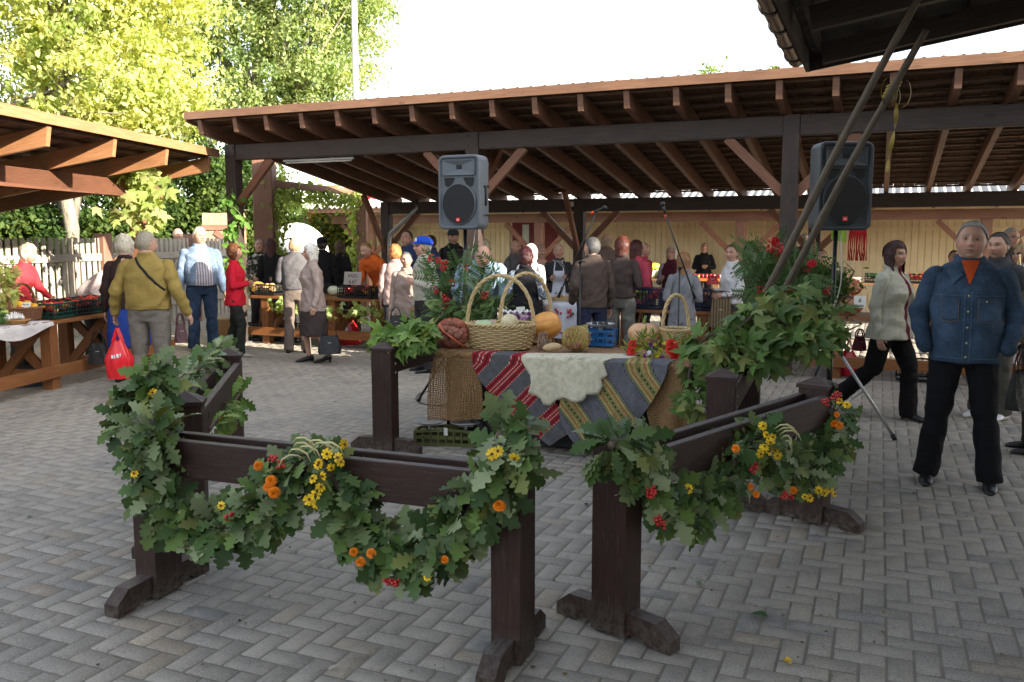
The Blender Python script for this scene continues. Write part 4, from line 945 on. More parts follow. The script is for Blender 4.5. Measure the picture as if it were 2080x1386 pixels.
p2=Vector((bk1.x+.27,bk1.y+.40,TH+.006)); bk2=p2
basket('wicker_basket','pale wicker basket behind the large one holding a gift bag',p2-Vector((.05,0,0)),.26,.18,.17,.60,.5)
p3=on_table(1376,706); basket('wicker_basket','narrow pale basket with tall handle beside the pale pumpkin',(p3.x,p3.y+.10,TH+.006),.12,.14,.14,.43,.25,None,rows=12,nst=20); bk3=Vector((p3.x,p3.y+.1,TH+.006))
# gourds
def gourd(name,label,loc,r,sz,col,ribs=0,lob=.0,M=None,stem=None,col2=None,cat='pumpkin',rough=.45,grp=None):
    t=thing(name,label,cat,loc,0,grp); mb=MB(); prof=[]
    for i in range(17):
        a=PI*i/16; rr=r*math.sin(a); z=-r*sz*math.cos(a)
        if ribs and i>13: z-= r*.12*(i-13)/3
        prof.append((max(rr,1e-5),z+r*sz))
    mb.lathe(prof,(0,0,0),max(24,ribs*6 if ribs else 24),1,1,True,None,M,lob,ribs); mb.build('flesh',plain(name+'_skin_%d'%int(col[0]*1000+col[1]*100),col,rough,.22,9,.1,40),t)
    if stem:
        mb=MB(); c=Vector((0,0,2*r*sz-.12*r*(1 if ribs else 0))); c=M@c if M else c
        mb.tube([c-Vector((0,0,.01)),c+Vector((.004,0,.03)),c+Vector((.012,0,.07))],[.022,.012,.011],7); mb.build('stem',plain('gourd_stem',(.16,.24,.07),.6),t)
    return t
gourd('round_squash','round cream squash in the large basket',bk1+Vector((.075,-.02,.145)),.073,.97,(.66,.58,.36),cat='squash')
gourd('pattypan_squash','pale green squash lying in the large basket',bk1+Vector((-.135,-.03,.155)),.075,.55,(.40,.54,.30),cat='squash')
gourd('pattypan_squash','flat yellowish squash under the round one in the large basket',bk1+Vector((.14,.02,.12)),.08,.5,(.50,.50,.20),cat='squash')
gourd('yellow_squash','small yellow squash low in the middle of the large basket',bk1+Vector((-.02,.05,.12)),.07,.6,(.55,.45,.15),cat='squash')
q=on_table(1118,703); M=Matrix.Rotation(R(75),3,'Y')@Matrix.Identity(3); M=Matrix.Rotation(R(-15),3,'Z')@M
gourd('long_pumpkin','big oval orange pumpkin lying beside the large basket',(q.x-.16,q.y+.2,TH+.125),.122,1.15,(.70,.33,.08),10,.05,M)
q=on_table(1121,717); M=Matrix.Rotation(R(85),3,'Y'); gourd('small_gourd','small tan gourd lying before the oval orange pumpkin',(q.x-.085,q.y+.03,TH+.04),.036,2.3,(.50,.36,.19),0,0,M,cat='gourd')
q=on_table(1312,706); gourd('ribbed_pumpkin','pale orange ribbed pumpkin with green stalk at the right of the table',(q.x,q.y+.12,TH+.006),.14,.72,(.62,.36,.19),12,.05,None,True)
# potatoes in nets
POT=plain('potato_skin',(.30,.14,.10),.75,.3,30,.3); POTB=plain('pale_potato_skin',(.34,.21,.12),.75,.3,30,.3)
def net_sack(label,loc,rx,ry,rz_,n,pot,netcol,pr=.036,M=None,grp=None,neck=None,lines=22,nt=.0016):
    t=thing('potato_net',label,'net bag',loc,0,grp); rnd=random.Random(n+int(rx*1e3)); mb=MB()
    for i in range(n):
        d=Vector([rnd.gauss(0,1) for _ in range(3)]).normalized(); c=Vector((d.x*(rx-pr*.9),d.y*(ry-pr*.9),d.z*(rz_-pr*.8)+rz_))
        MM=Matrix.Rotation(rnd.uniform(0,6),3,'Z')@Matrix.Rotation(rnd.uniform(-.8,.8),3,'X')
        mb.ball((0,0,0),pr*rnd.uniform(.8,1.15),9,6,sx=1.3,sy=.95,sz=.9,M=MM) if False else mb.lathe([(max(pr*math.sin(PI*k/6),1e-6),-pr*math.cos(PI*k/6)*.9) for k in range(7)],M@c if M else c,9,1.3,.95,True,None,MM)
    mb.build('potatoes',pot,t)
    mb=MB()
    f=lambda a,z: Vector((rx*1.03*math.sin(z)*math.cos(a),ry*1.03*math.sin(z)*math.sin(a),rz_-rz_*1.03*math.cos(z)))
    for k in range(lines):
        for sg in (1,-1):
            pts=[f(2*PI*k/lines+sg*z*.9,.15+(PI-.3)*z) for z in [j/22 for j in range(23)]]
            if M: pts=[M@x for x in pts]
            mb.tube(pts,nt,3,caps=False)
    if neck:
        pts=[Vector(x) for x in neck]; mb.tube(pts,[.018]+[.009+.004*math.sin(i*2.3) for i in range(len(pts)-2)]+[.012],8,flat=.6)
    mb.build('net',plain('net_%d'%int(netcol[1]*1000),netcol,.6,.1),t)
    return t
q=on_table(917,712); net_sack('red brown potatoes in an orange net at the left end of the display table',(q.x,q.y+.12,TH+.006),.135,.12,.125,60,POT,(.50,.11,.05),.035,neck=[(-.10,-.06,.20),(-.06,-.115,.15),(.0,-.135,.11),(.06,-.12,.06),(.115,-.07,.02)],lines=26)
q=on_table(1172,716); t=net_sack('potatoes spilling from a yellow net bag lying on the table',(q.x,q.y+.10,TH+.006),.115,.10,.10,30,POT,(.50,.38,.08),.032,lines=22)
mb=MB(); mb.grid(lambda a,b: Vector(((-.11+.2*b)*1.0,(.105+.008*math.sin(a*23))*math.cos(2*PI*a)*(.6+.5*b),.105+(.108)*math.sin(2*PI*a)*(.55+.5*b))),40,8)
m,n,b=newmat('yellow_net_fabric'); b.inputs['Base Color'].default_value=(.50,.38,.10,1); b.inputs['Alpha'].default_value=.4; b.inputs['Roughness'].default_value=.6; mb.build('net_skirt',m,t)
# gift bag with tissue
q=bk2+Vector((-.13,-.02,.10)); t=thing('gift_bag','purple flowered gift bag with white tissue standing in the rear basket','gift bag',q,.2)
m,n,b=newmat('purple_floral_print'); v=coord(n); vo=n.nodes.new('ShaderNodeTexVoronoi'); vo.inputs['Scale'].default_value=38; n.links.new(v,vo.inputs['Vector']); n.links.new(ramp(n,vo.outputs['Color'],[(.2,(.10,.02,.12)),(.45,(.04,.10,.03)),(.6,(.30,.06,.30)),(.85,(.55,.45,.55))]),b.inputs['Base Color'])
mb=MB(); mb.beam((-.115,0,.08),(.115,0,.08),.10,.17,ch=.004); mb.build('bag',m,t)
mb=MB(); mb.grid(lambda a,c:(-.13+.26*a,-.06+.12*c,.168+.02*math.sin(a*14)*math.sin(c*9)+.012*math.sin(a*31)),24,8); mb.beam((-.01,-.03,.195),(.06,-.03,.20),.03,.03); mb.build('tissue',plain('white_tissue',(.72,.72,.70),.7,.05),t)
# linen and yarn bits in the baskets
mb=MB()
for i in range(26):
    x=random.uniform(-.02,.04); mb.tube([(x,random.uniform(-.02,.02),.16),(x+random.uniform(-.03,.03),-.03,.09),(x+random.uniform(-.04,.05),-.04,.01)],.0035,5)
q=on_table(1100,717); o=mb.build('yarn_tassel',colattr('x',.8) if False else plain('mixed_yarn',(.22,.14,.10),.9,.8,60)); o.location=(q.x,q.y+.05,TH+.004); tag(o,'pale and brown yarn tassel hanging beside the large basket','yarn tassel')
mb=MB(); mb.grid(lambda a,c:(-.10+.17*a,-.04+.10*c,.17+.03*math.sin(a*6+c*4)+.02*math.sin(c*11)),20,12); o=mb.build('folded_linen',plain('striped_linen',(.45,.33,.27),.9,.5,25)); o.location=bk1+Vector((-.11,.06,.01)); tag(o,'brown and white linen tucked into the large basket','cloth')
# blue scale with steel pan
BLUE=plain('blue_plastic',(.01,.12,.33),.4,.1)
PAN=plain('brushed_pan',(.50,.50,.50),.38,.12,20,.05,metal=.35)
q=on_table(1222,706); t=thing('kitchen_scale','blue market scale with a steel pan behind the sheepskin','scale',(q.x,q.y+.12,TH+.006),-.3)
mb=MB()
for z in (.02,.075,.13):
    for yy in (-.08,.08): mb.beam((-.12,yy,z),(.12,yy,z),.012,.02)
    for xx in (-.12,.12): mb.beam((xx,-.08,z),(xx,.08,z),.012,.02)
for i in range(7):
    x=-.12+.04*i
    for yy in (-.08,.08): mb.beam((x,yy,0),(x+.012*(-1)**i,yy,.14),.010,.012,up=(0,1,0))
mb.beam((-.12,0,.012),(.12,0,.012),.16,.012); mb.build('body',BLUE,t)
mb=MB(); mb.lathe([(.001,.165),(.09,.165),(.115,.185),(.12,.19),(.115,.189),(.09,.170),(.001,.169)],n=28); mb.tube([(0,0,.12),(0,0,.17)],.02,8); mb.build('pan',PAN,t)
mb=MB()
for i,x in enumerate((-.05,0,.045)): mb.lathe([(.022,.17),(.022,.195),(.014,.2),(.014,.205)],(x,.0,0),12)
mb.build('weights',plain('dark_iron',(.05,.05,.05),.5,metal=.6),t)
# asters and herbs at the right end of the table
q=on_table(1345,722); base=Vector((q.x,q.y,TH)); t=thing('aster_bouquet','mixed bouquet of red asters, yellow sprigs and purple flowers on the right table edge','bouquet',base)
bp=lambda x,y,o=.05: on_plane(x,y,base,U,o)-base
foliage_on('stalks',[bp(x,y) for x,y in ((1285,715),(1310,700),(1320,690),(1340,705),(1365,700),(1390,715),(1400,700),(1330,720),(1300,690))],.09,200,.075,[(.10,.18,.05),(.14,.22,.04),(.3,.34,.03)],t,NEEDLE,down=-.3)
flowers('red_asters',[bp(1283,712,.1),bp(1285,700,.09),bp(1362,712,.12),bp(1372,724,.12),bp(1365,700,.1),bp(1378,712,.1),bp(1418,705,.05)],.042,(.62,.025,.015),t,20,4)
flowers('yellow_sprigs',[bp(x,y,.1) for x,y in ((1330,700),(1342,712),(1335,722),(1350,698),(1303,725),(1345,735),(1352,742))],.018,(.62,.52,.02),t,8,2)
flowers('purple_flowers',[bp(x,y,.09) for x,y in ((1318,712),(1325,700),(1312,725),(1345,728))],.024,(.16,.03,.22),t,14,2)
flowers('white_flower',[bp(1319,716,.13),bp(1316,722,.13)],.017,(.75,.72,.75),t,10,2)
# olive balance on the ground
OLV=plain('olive_cast_iron',(.085,.095,.025),.5,.25,20,.2)
q=G(908,908); t=thing('balance_scale','olive green two pan market balance standing on the paving before the table','scale',(q.x,q.y+.1,0),-.12)
mb=MB()
for yy in (-.075,.075):
    mb.beam((-.27,yy,.012),(.27,yy,.012),.018,.024); mb.beam((-.25,yy,.115),(.0,yy,.135),.016,.022); mb.beam((0,yy,.135),(.25,yy,.115),.016,.022)
    for i in range(9): mb.beam((-.25+.0625*i,yy,.02),(-.25+.0625*i,yy,.115+.02*(1-abs(i-4)/4)),.012,.016,up=(0,1,0))
    mb.beam((-.26,yy*.92,.066),(.26,yy*.92,.066),.006,.03)
for xx in (-.26,.26): mb.beam((xx,-.075,.06),(xx,.075,.06),.016,.12)
mb.beam((-.27,0,.01),(.27,0,.01),.15,.012)
mb.build('body',OLV,t)
for xx in (-.15,.15):
    mb=MB(); mb.lathe([(.001,.172),(.10,.172),(.128,.188),(.13,.192),(.10,.178),(.001,.178)],(xx,0,0),28); mb.tube([(xx,0,.10),(xx,0,.174)],.012,8); mb.tube([(xx-.06,0,.15),(xx+.06,0,.15)],.006,6); mb.build('pan',PAN,t)
mb=MB(); mb.beam((0,-.085,.09),(0,-.085,.15),.03,.006,up=(0,1,0)); mb.build('pointer_plate',plain('white_enamel',(.65,.65,.6),.3),t)
# crates helper (also for the stalls)
def crate(label,loc,rz,L,W,H,col,fill=None,grp=None,name='plastic_crate',rows=4,cols=9,parent=None,fillr=.033,nfill=34,fillz=None,fillcat=None,legal=True):
    t=thing(name,label,'crate',loc,rz,grp); mb=MB(); a,b2=L/2,W/2
    for j in range(rows):
        z=.02+(H-.03)*j/(rows-1); hh=.022 if j in (0,rows-1) else .010
        for yy in (-b2,b2): mb.beam((-a,yy,z),(a,yy,z),.008,hh)
        for xx in (-a,a): mb.beam((xx,-b2,z),(xx,b2,z),.008,hh)
    for i in range(cols):
        x=-a+L*i/(cols-1)
        for yy in (-b2,b2): mb.beam((x,yy,.01),(x,yy,H-.01),.006,.012,up=(0,1,0))
    for i in range(6):
        y=-b2+W*i/5
        for xx in (-a,a): mb.beam((xx,y,.01),(xx,y,H-.01),.012,.006,up=(0,1,0))
    mb.beam((-a,0,.008),(a,0,.008),W,.008)
    mb.build('basket_body',col,t)
    if fill:
        rnd=random.Random(int(loc[0]*1000)); 
        for fi,(fm,fn_) in enumerate(fill):
            mb=MB()
            for i in range(fn_):
                r_=fillr*rnd.uniform(.8,1.15); lay=rnd.random(); z=(fillz or H)*(.35+.55*lay**.6)
                mb.ball((rnd.uniform(-a+r_,a-r_),rnd.uniform(-b2+r_,b2-r_),z),r_,9,6,sz=.85)
            mb.build('produce',fm,t)
    return t
BLKP=plain('black_plastic',(.012,.013,.016),.4,.1); GRNP=plain('dark_green_plastic',(.01,.05,.04),.4,.1); NAVP=plain('navy_plastic',(.012,.018,.05),.4,.1)
q=G(1170,912); crate('black plastic crate peeping out under the point of the red rug',(q.x+.05,q.y+.16,0),-.35,.42,.28,.16,BLKP)
# black bag under the table
mb=MB(); mb.grid(lambda a,c:(-.2+.42*a,.02*math.sin(a*13+c*4),.28*c*(1-.25*math.sin(a*3))+.01),24,12); q=on_plane(1005,860,T0,U,-.05); o=mb.build('plastic_sheet',plain('black_film',(.015,.015,.018),.25,.1,spec=.6)); o.location=(q.x,q.y,0.005); tag(o,'crumpled black plastic below the red rug at the left of the table','plastic sheet')
m=o.modifiers.new('thick','SOLIDIFY'); m.thickness=.004
# ---------------- leaning poles with ribbon ----------------
POLE,n,b=newmat('grey_weathered_pole'); v=coord(n,'UV',(1,12,1)); f=noise(n,v,5,6,.7); n.links.new(ramp(n,f,[(.3,(.045,.033,.024)),(.7,(.17,.135,.10))]),b.inputs['Base Color']); b.inputs['Roughness'].default_value=.85; bump(n,b,f,.6,.008)
def pole(label,a,c,r0,r1):
    a=Vector(a);c=Vector(c); mb=MB(); n=26; pts=[];rad=[]
    for i in range(n+1):
        f=i/n; p=a.lerp(c,f); pts.append(p-a+Vector((.012*math.sin(f*7),.01*math.sin(f*5+1),0))); k=1+.22*max(0,1-abs((f*7)%1-.5)*14)
        rad.append((r0*(1-f)+r1*f)*k)
    mb.tube(pts,rad,12); o=mb.build('wooden_pole',POLE); o.location=a; tag(o,label,'pole','weathered leaning poles'); return o
def at3(px,py,Y): 
    a,y,z=ray(px,py); t=Y/y; return Vector((a*t,Y,CAM_H+z*t))
pole('longer weathered pole whose top disappears under the dark roof corner',at3(1497,705,6.6),at3(1868,-14,4.95),.030,.021)
pole('shorter weathered pole with a yellow ribbon knotted near its top',at3(1520,720,6.8),at3(1878,62,5.25),.030,.020)
RIB=plain('ochre_ribbon',(.30,.22,.05),.7,.2,30)
c=at3(1812,180,5.55); t=thing('ribbon','ochre ribbon bow knotted round the shorter pole with a long twisted tail','ribbon',c)
mb=MB()
for (rx_,rz_,ox,oz,tw) in ((.05,.09,-.04,-.03,.4),(.055,.085,.04,-.04,-.5),(.03,.06,.0,-.06,.2)):
    mb.grid(lambda a,b: Vector((ox+rx_*math.cos(2*PI*a)+(b-.5)*.012,-.055+(b-.5)*.012+.02*math.sin(2*PI*a)*tw,oz+rz_*math.sin(2*PI*a))),30,1)
mb.build('bow',RIB,t)
mb=MB(); mb.grid(lambda a,b: Vector((-.01+.018*math.sin(a*5)+(b-.5)*.028*math.cos(a*9),-.06+(b-.5)*.028*math.sin(a*9),-.02-.50*a)),50,2); mb.build('tail',RIB,t)
mb=MB()
for i in range(4): 
    z=-.035+.02*i; mb.tube([Vector((-.012+i*.008+.036*math.cos(x*PI/6),.0+.036*math.sin(x*PI/6),z+.012*math.cos(x*PI/6))) for x in range(12)],.010,6,closed=True)
mb.build('wrap',RIB,t)
# ---------------- loudspeakers on stands ----------------
SPK=plain('speaker_grey_shell',(.10,.115,.13),.5,.08,30,.25,220); GRL=plain('speaker_grille',(.012,.012,.013),.7,.2,200,.3,400); SBK=plain('stand_black',(.012,.012,.013),.35,.1); CHR=plain('bright_steel_leg',(.5,.5,.5),.3,.05,metal=.8)
def speaker(label,loc,rz,SPK=SPK):
    t=thing('loudspeaker',label,'loudspeaker',loc,rz,'loudspeakers on poles'); H=.69
    def ring(w,h,y,r,zc=0,n=6):
        out=[]
        for cx_,cz_,a0 in ((w/2-r,h/2-r,0),(-w/2+r,h/2-r,90),(-w/2+r,-h/2+r,180),(w/2-r,-h/2+r,270)):
            for i in range(n+1): a=R(a0+90*i/n); out.append(Vector((cx_+r*math.cos(a),y,cz_+r*math.sin(a)+H/2+zc)))
        return out
    rings=[ring(.37,.625,.018,.03),ring(.385,.64,.012,.035),ring(.39,.645,0.0,.035),ring(.425,.685,.0,.05),ring(.44,.70,.02,.06),ring(.44,.70,.20,.06),ring(.38,.66,.27,.06,),ring(.24,.42,.38,.05,-.04),ring(.20,.36,.39,.04,-.04)]
    m=len(rings[0]); vs=[p for r_ in rings for p in r_]; fs=[(i*m+j,i*m+(j+1)%m,(i+1)*m+(j+1)%m,(i+1)*m+j) for i in range(len(rings)-1) for j in range(m)]
    fs.append(tuple(range(m-1,-1,-1))); fs.append(tuple((len(rings)-1)*m+j for j in range(m)))
    mb=MB(); mb.add(vs,fs,None,True); body=mb.build('cabinet',SPK,t)
    for p in body.data.polygons[-2:]: p.use_smooth=False
    mb=MB(); 
    def disc(cx_,cz_,rx_,rz2,y,n=40): return [Vector((cx_+rx_*math.cos(2*PI*i/n),y,cz_+rz2*math.sin(2*PI*i/n))) for i in range(n)]
    # woofer surround and grille dome
    vs=disc(0,.235,.185,.2,.014)+disc(0,.235,.175,.19,-.004)+disc(0,.235,.17,.185,-.004)+disc(0,.235,.165,.18,.006); n=40
    mb.add(vs,[(i*n+j,i*n+(j+1)%n,(i+1)*n+(j+1)%n,(i+1)*n+j) for i in range(3) for j in range(n)]); mb.build('surround',SPK,t)
    mb=MB(); vs=disc(0,.235,.168,.184,-.009)+disc(0,.235,.173,.189,.006); mb.add(vs,[tuple(range(n))[::-1]]+[(j,(j+1)%n,n+(j+1)%n,n+j) for j in range(n)]); mb.build('grille',GRL,t)
    # horn: recessed funnel
    mb=MB(); r0=[Vector((x,.010,z)) for x,z in ((-.17,.50),(.17,.50),(.17,.65),(-.17,.65))]; r0b=[Vector((x,-.004,z)) for x,z in ((-.165,.505),(.165,.505),(.165,.645),(-.165,.645))]; r1=[Vector((x,-.0,z)) for x,z in ((-.155,.515),(.155,.515),(.155,.635),(-.155,.635))]; r2=[Vector((x,.0175,z)) for x,z in ((-.03,.56),(.03,.56),(.03,.60),(-.03,.60))]
    mb.add(r0+r0b+r1+r2,[(i*4+j,i*4+(j+1)%4,(i+1)*4+(j+1)%4,(i+1)*4+j) for i in range(3) for j in range(4)]); mb.build('horn',SPK,t)
    mb=MB(); mb.add(r2,[(0,1,2,3)]) ; mb.add([p+Vector((0,-.001,0)) for p in r2],[(0,1,2,3)]); mb.build('horn_throat',GRL,t)
    for sg in (-1,1):
        mb=MB(); mb.add([Vector((sg*x,-.0015+.017*0+.016,z)) for x,z in ((.05,.475),(.15,.475),(.14,.415),(.10,.395))]+[Vector((sg*x,.010,z)) for x,z in ((.045,.48),(.157,.48),(.147,.408),(.098,.388))],[(0,1,2,3),(0,4,5,1),(1,5,6,2),(2,6,7,3),(3,7,4,0)]); mb.build('port',GRL,t)
    mb=MB(); mb.box((0,-.013,.085),(.038,.008,.036),0,ch=.002); bd=mb.build('badge',plain('badge_red',(.75,.02,.01),.4,.05),t)
    mb=MB()
    for x0,segs in ((-.010,[((.0,.008),(.0,-.006)),((.0,-.006),(-.005,-.006))]),(-.003,[((.0,.008),(.0,-.007)),((0,.008),(.004,.006)),((0,0),(.004,-.001)),((0,-.007),(.004,-.005)),((.004,.006),(.004,-.005))]),(.006,[((0,.008),(0,-.007)),((0,-.007),(.005,-.007))])):
        for (a,b2) in segs: mb.beam(Vector((x0+a[0],-.018,.085+a[1])),Vector((x0+b2[0],-.018,.085+b2[1])),.002,.0022,up=(0,1,0))
    mb.build('lettering',plain('badge_white',(.85,.85,.85),.4,.02),bd)
    mb=MB(); mb.tube([(.222,.13,.22),(.228,.13,.24),(.228,.13,.38),(.222,.13,.40)],.011,8); mb.beam((.22,.09,.40),(.225,.2,.40),.01,.02); mb.beam((.22,.1,.13),(.224,.2,.13),.008,.015); mb.build('handle',SBK,t)
    return t
def stand(label,loc,h,rz=0,tri=.52,grp='tripod speaker stands'):
    t=thing('speaker_stand',label,'tripod stand',loc,rz,grp)
    mb=MB(); mb.tube([(0,0,.12),(0,0,h)],.018,12); mb.tube([(0,0,.12),(0,0,1.0)],.024,12); mb.build('pole',SBK,t)
    mb=MB(); mb.tube([(0,0,.72),(0,0,.80)],.042,12); mb.tube([(0,0,.16),(0,0,.22)],.040,12); mb.tube([(0,0,1.0),(0,0,1.06)],.035,12); mb.build('collar',SBK,t)
    for i in range(3):
        a=2*PI*i/3+.4; d=Vector((math.cos(a),math.sin(a),0))
        mb=MB(); mb.tube([d*.04+Vector((0,0,.76)),d*tri+Vector((0,0,.03))],.013,8); mb.tube([d*.03+Vector((0,0,.19)),d*tri*.52+Vector((0,0,.40))],.008,6); lg=mb.build('leg',SBK if i!=0 else CHR,t)
        mb=MB(); mb.tube([d*(tri-.012)+Vector((0,0,.05)),d*(tri+.01)+Vector((0,0,.006))],.02,8); mb.build('rubber_foot',SBK,lg)
    return t
s1=Vector((X_at(945,8.5,1.6),8.5,0)); stand('tripod stand carrying the left loudspeaker behind the display table',s1,1.80,.3)
s2=Vector((X_at(1690,7.15,1.0),7.15,0)); stand('tripod stand carrying the right loudspeaker beside the maple bough',s2,1.76,-.75)
speaker('grey loudspeaker high on its pole in front of the middle post',(s1.x-.05,s1.y-.20,Z_at(465,8.3)-.0),-.40)
speaker('grey loudspeaker partly hidden behind the leaning poles',(s2.x-.01,s2.y-.20,Z_at(467,7.0)),.02,plain('speaker_shaded_shell',(.045,.052,.060),.5,.08,30,.25,220))  # same grey shell, with its shade put into a darker colour
def cable(label,pts,r=.004,mat=None):
    p0=Vector(pts[0]); mb=MB(); mb.tube(resample([Vector(p)-p0 for p in pts],.04),r,6); o=mb.build('cable',mat or SBK); o.location=p0; tag(o,label,'cable'); return o
WCAB=plain('white_cable',(.6,.58,.52),.5)
cable('white cable looping down the right speaker stand',[s2+Vector((.03,-.02,1.7)),s2+Vector((.05,-.03,1.35)),s2+Vector((.02,-.03,1.15)),s2+Vector((-.04,-.035,1.0)),s2+Vector((.02,-.04,.85)),s2+Vector((.07,-.05,.77)),s2+Vector((.03,-.05,.7))],.005,WCAB)
cable('white cable hanging from the left loudspeaker',[s1+Vector((.12,.02,2.35)),s1+Vector((.17,.02,2.42)),s1+Vector((.20,.0,2.3)),s1+Vector((.16,.03,2.1))],.007,WCAB)
cable('thin cable dropping behind the left loudspeaker pole',[s1+Vector((.10,.02,1.78)),s1+Vector((.08,.03,1.6)),s1+Vector((.05,.03,1.45)),s1+Vector((.03,.02,1.2))],.005,WCAB)
g1=G(850,818); cable('black cable looping on the paving left of the burlap',[G(874,798)+Vector((0,0,.02)),G(852,802)+Vector((0,0,.008)),G(845,812)+Vector((0,0,.008)),G(856,821)+Vector((0,0,.008)),G(890,826)+Vector((0,0,.008)),G(960,828)+Vector((0,0,.008))],.005)
# ---------------- microphones ----------------
def mic_stand(label,bpx,Y,topz,boom_px,grip):
    b=Vector((X_at(bpx,Y,1.2),Y,0)); t=thing('microphone_stand',label,'microphone stand',b,0,'boom microphone stands')
    mb=MB(); mb.tube([(0,0,.03),(0,0,topz)],.009,8); mb.tube([(0,0,.03),(0,0,.72)],.013,8); mb.build('pole',SBK,t)
    mb=MB(); mb.lathe([(.13,0),(.13,.015),(.10,.03),(.02,.035)],n=24); mb.build('base',SBK,t)
    (x0,y0),(x1,y1)=boom_px; p0=at3(x0,y0,Y-.05)-b; p1=at3(x1,y1,Y-.25)-b
    mb=MB(); mb.tube([p0,p1],.008,8); mb.tube([p0,p0.lerp(p1,.12)],.015,8); mb.build('boom',SBK,t)
    mb=MB(); mb.ball((0,0,topz),.022,8,6); mb.tube([(-.02,-.03,topz+.005),(.05,-.03,topz+.01)],.008,6); mb.build('clutch',SBK,t)
    gx_,gy_=grip; p2=at3(gx_,gy_,Y-.27)-b; d=(p2-p1).normalized()
    mb=MB(); mb.tube([p1-d*.05+Vector((0,0,.01)),p1+d*.07],[.009,.016],10); mb.ball(p1+d*.09,.026,12,8); mc=mb.build('microphone',SBK,t)
    mb=MB(); mb.tube([p1-d*.065+Vector((0,0,.008)),p1-d*.03+Vector((0,0,.008))],.012,8); mb.build('ring',plain('orange_tape',(.8,.10,.02),.5),mc)
mic_stand('boom microphone stand at the left with an orange ringed microphone',1178,9.0,Z_at(533,9.0),((1134,604),(1212,430)),(1225,424))
mic_stand('boom microphone stand at the right before the girl in the grey coat',1380,9.0,Z_at(545,9.0),((1412,606),(1350,432)),(1347,418))
# ---------------- leaves fallen on the paving ----------------
for i,(px,py,tm,col,sz,lab) in enumerate(((1935,905,ROUND,(.06,.05,.03),.05,'small brown leaf on the paving by the shoes of the denim jacket man'),(1418,1192,OAK,(.12,.17,.09),.07,'pale leaf lying on the paving between the feet of the front right barrier'),(1560,1255,ROUND,(.04,.09,.03),.08,'dark green leaf lying on the paving near the bottom right'),(690,1352,OAK,(.35,.34,.30),.05,'dry whitish leaf scrap on the paving at the bottom left'))):
    p=G(px,py,.006); a=i*1.3; D=np.array([[math.cos(a),math.sin(a),.15]]); o=scatter('fallen_leaf',*tm,np.array([[0,0,0.004]]),frames(D,np.array([[0,0,1.]])),[sz],np.array([col]),FLEAF); o.location=p; tag(o,lab,'leaf')
p=G(1600,1346,.004); t=thing('fallen_flower','small yellow flower head dropped on the paving at the lower right','flower',p); flowers('petals',[Vector((0,0,.008))],.022,(.72,.48,.02),t,8,2,face=(0,-.2,1))
# ---------------- people ----------------
SKINM,n,b=newmat('skin'); a=n.nodes.new('ShaderNodeAttribute'); a.attribute_name='Col'; n.links.new(a.outputs['Color'],b.inputs['Base Color']); b.inputs['Roughness'].default_value=.5; b.inputs['Subsurface Weight'].default_value=.08; b.inputs['Subsurface Radius'].default_value=(.02,.008,.004)
def cloth_mat(col,kind='cotton'):
    key='%s_%d_%d_%d'%(kind,int(col[0]*999),int(col[1]*999),int(col[2]*999))
    if key in _mc: return _mc[key]
    m,n,b=newmat(key); v=coord(n)
    if kind=='denim':
        f=noise(n,v,5,4,.6); g=noise(n,coord(n,'Object',(1,1,.3)),260,3,.8)
        c=mixc(n,1.0,ramp(n,f,[(.3,tuple(x*.65 for x in col)),(.52,col),(.72,tuple(min(1,x*1.9) for x in col))]),ramp(n,g,[(.3,(.6,.6,.6)),(.7,(1.5,1.5,1.5))]),'MULTIPLY')
    elif kind=='stripe':
        w_=n.nodes.new('ShaderNodeTexWave'); w_.inputs['Scale'].default_value=9; n.links.new(v,w_.inputs['Vector']); c=ramp(n,w_.outputs[0],[(.3,col),(.5,tuple(x*.45 for x in col))])
    elif kind=='print':
        w_=n.nodes.new('ShaderNodeTexVoronoi'); w_.inputs['Scale'].default_value=22; n.links.new(v,w_.inputs['Vector']); c=ramp(n,w_.outputs[0],[(.25,col),(.5,tuple(x*.25 for x in col)),(.75,(.5,.45,.4))])
    else: c=ramp(n,noise(n,v,7,4,.6),[(.3,tuple(x*.88 for x in col)),(.7,tuple(min(1,x*1.10) for x in col))])
    n.links.new(c,b.inputs['Base Color']); b.inputs['Roughness'].default_value=.45 if kind=='leather' else .85; b.inputs['Specular IOR Level'].default_value=.45 if kind=='leather' else .2
    ad=n.nodes.new('ShaderNodeMath'); ad.operation='MULTIPLY_ADD'; ad.inputs[1].default_value=.25; n.links.new(noise(n,v,400,2),ad.inputs[0]); n.links.new(noise(n,coord(n,'Object',(1,1,1.8)),11,3,.5,1.2),ad.inputs[2])
    bump(n,b,ad.outputs[0],.6,.02); _mc[key]=m; return m
def hair_mat(col):
    key='hair_%d_%d'%(int(col[0]*999),int(col[2]*999))
    if key in _mc: return _mc[key]
    m,n,b=newmat(key); f=noise(n,coord(n,'Object',(6,6,1)),26,4,.7); n.links.new(ramp(n,f,[(.3,tuple(x*.55 for x in col)),(.7,tuple(min(1,x*1.35) for x in col))]),b.inputs['Base Color']); b.inputs['Roughness'].default_value=.5; bump(n,b,f,.8,.01); _mc[key]=m; return m
def capsule(mb,p0,r0,p1,r1,n=12,flat=1.0,up=None):
    p0=Vector(p0);p1=Vector(p1); d=(p1-p0).normalized()
    mb.tube([p0-d*r0*.93,p0-d*r0*.65,p0,p0.lerp(p1,.5),p1,p1+d*r1*.65,p1+d*r1*.93],[r0*.35,r0*.75,r0,(r0+r1)/2,r1,r1*.75,r1*.35],n,flat=flat,up=up)
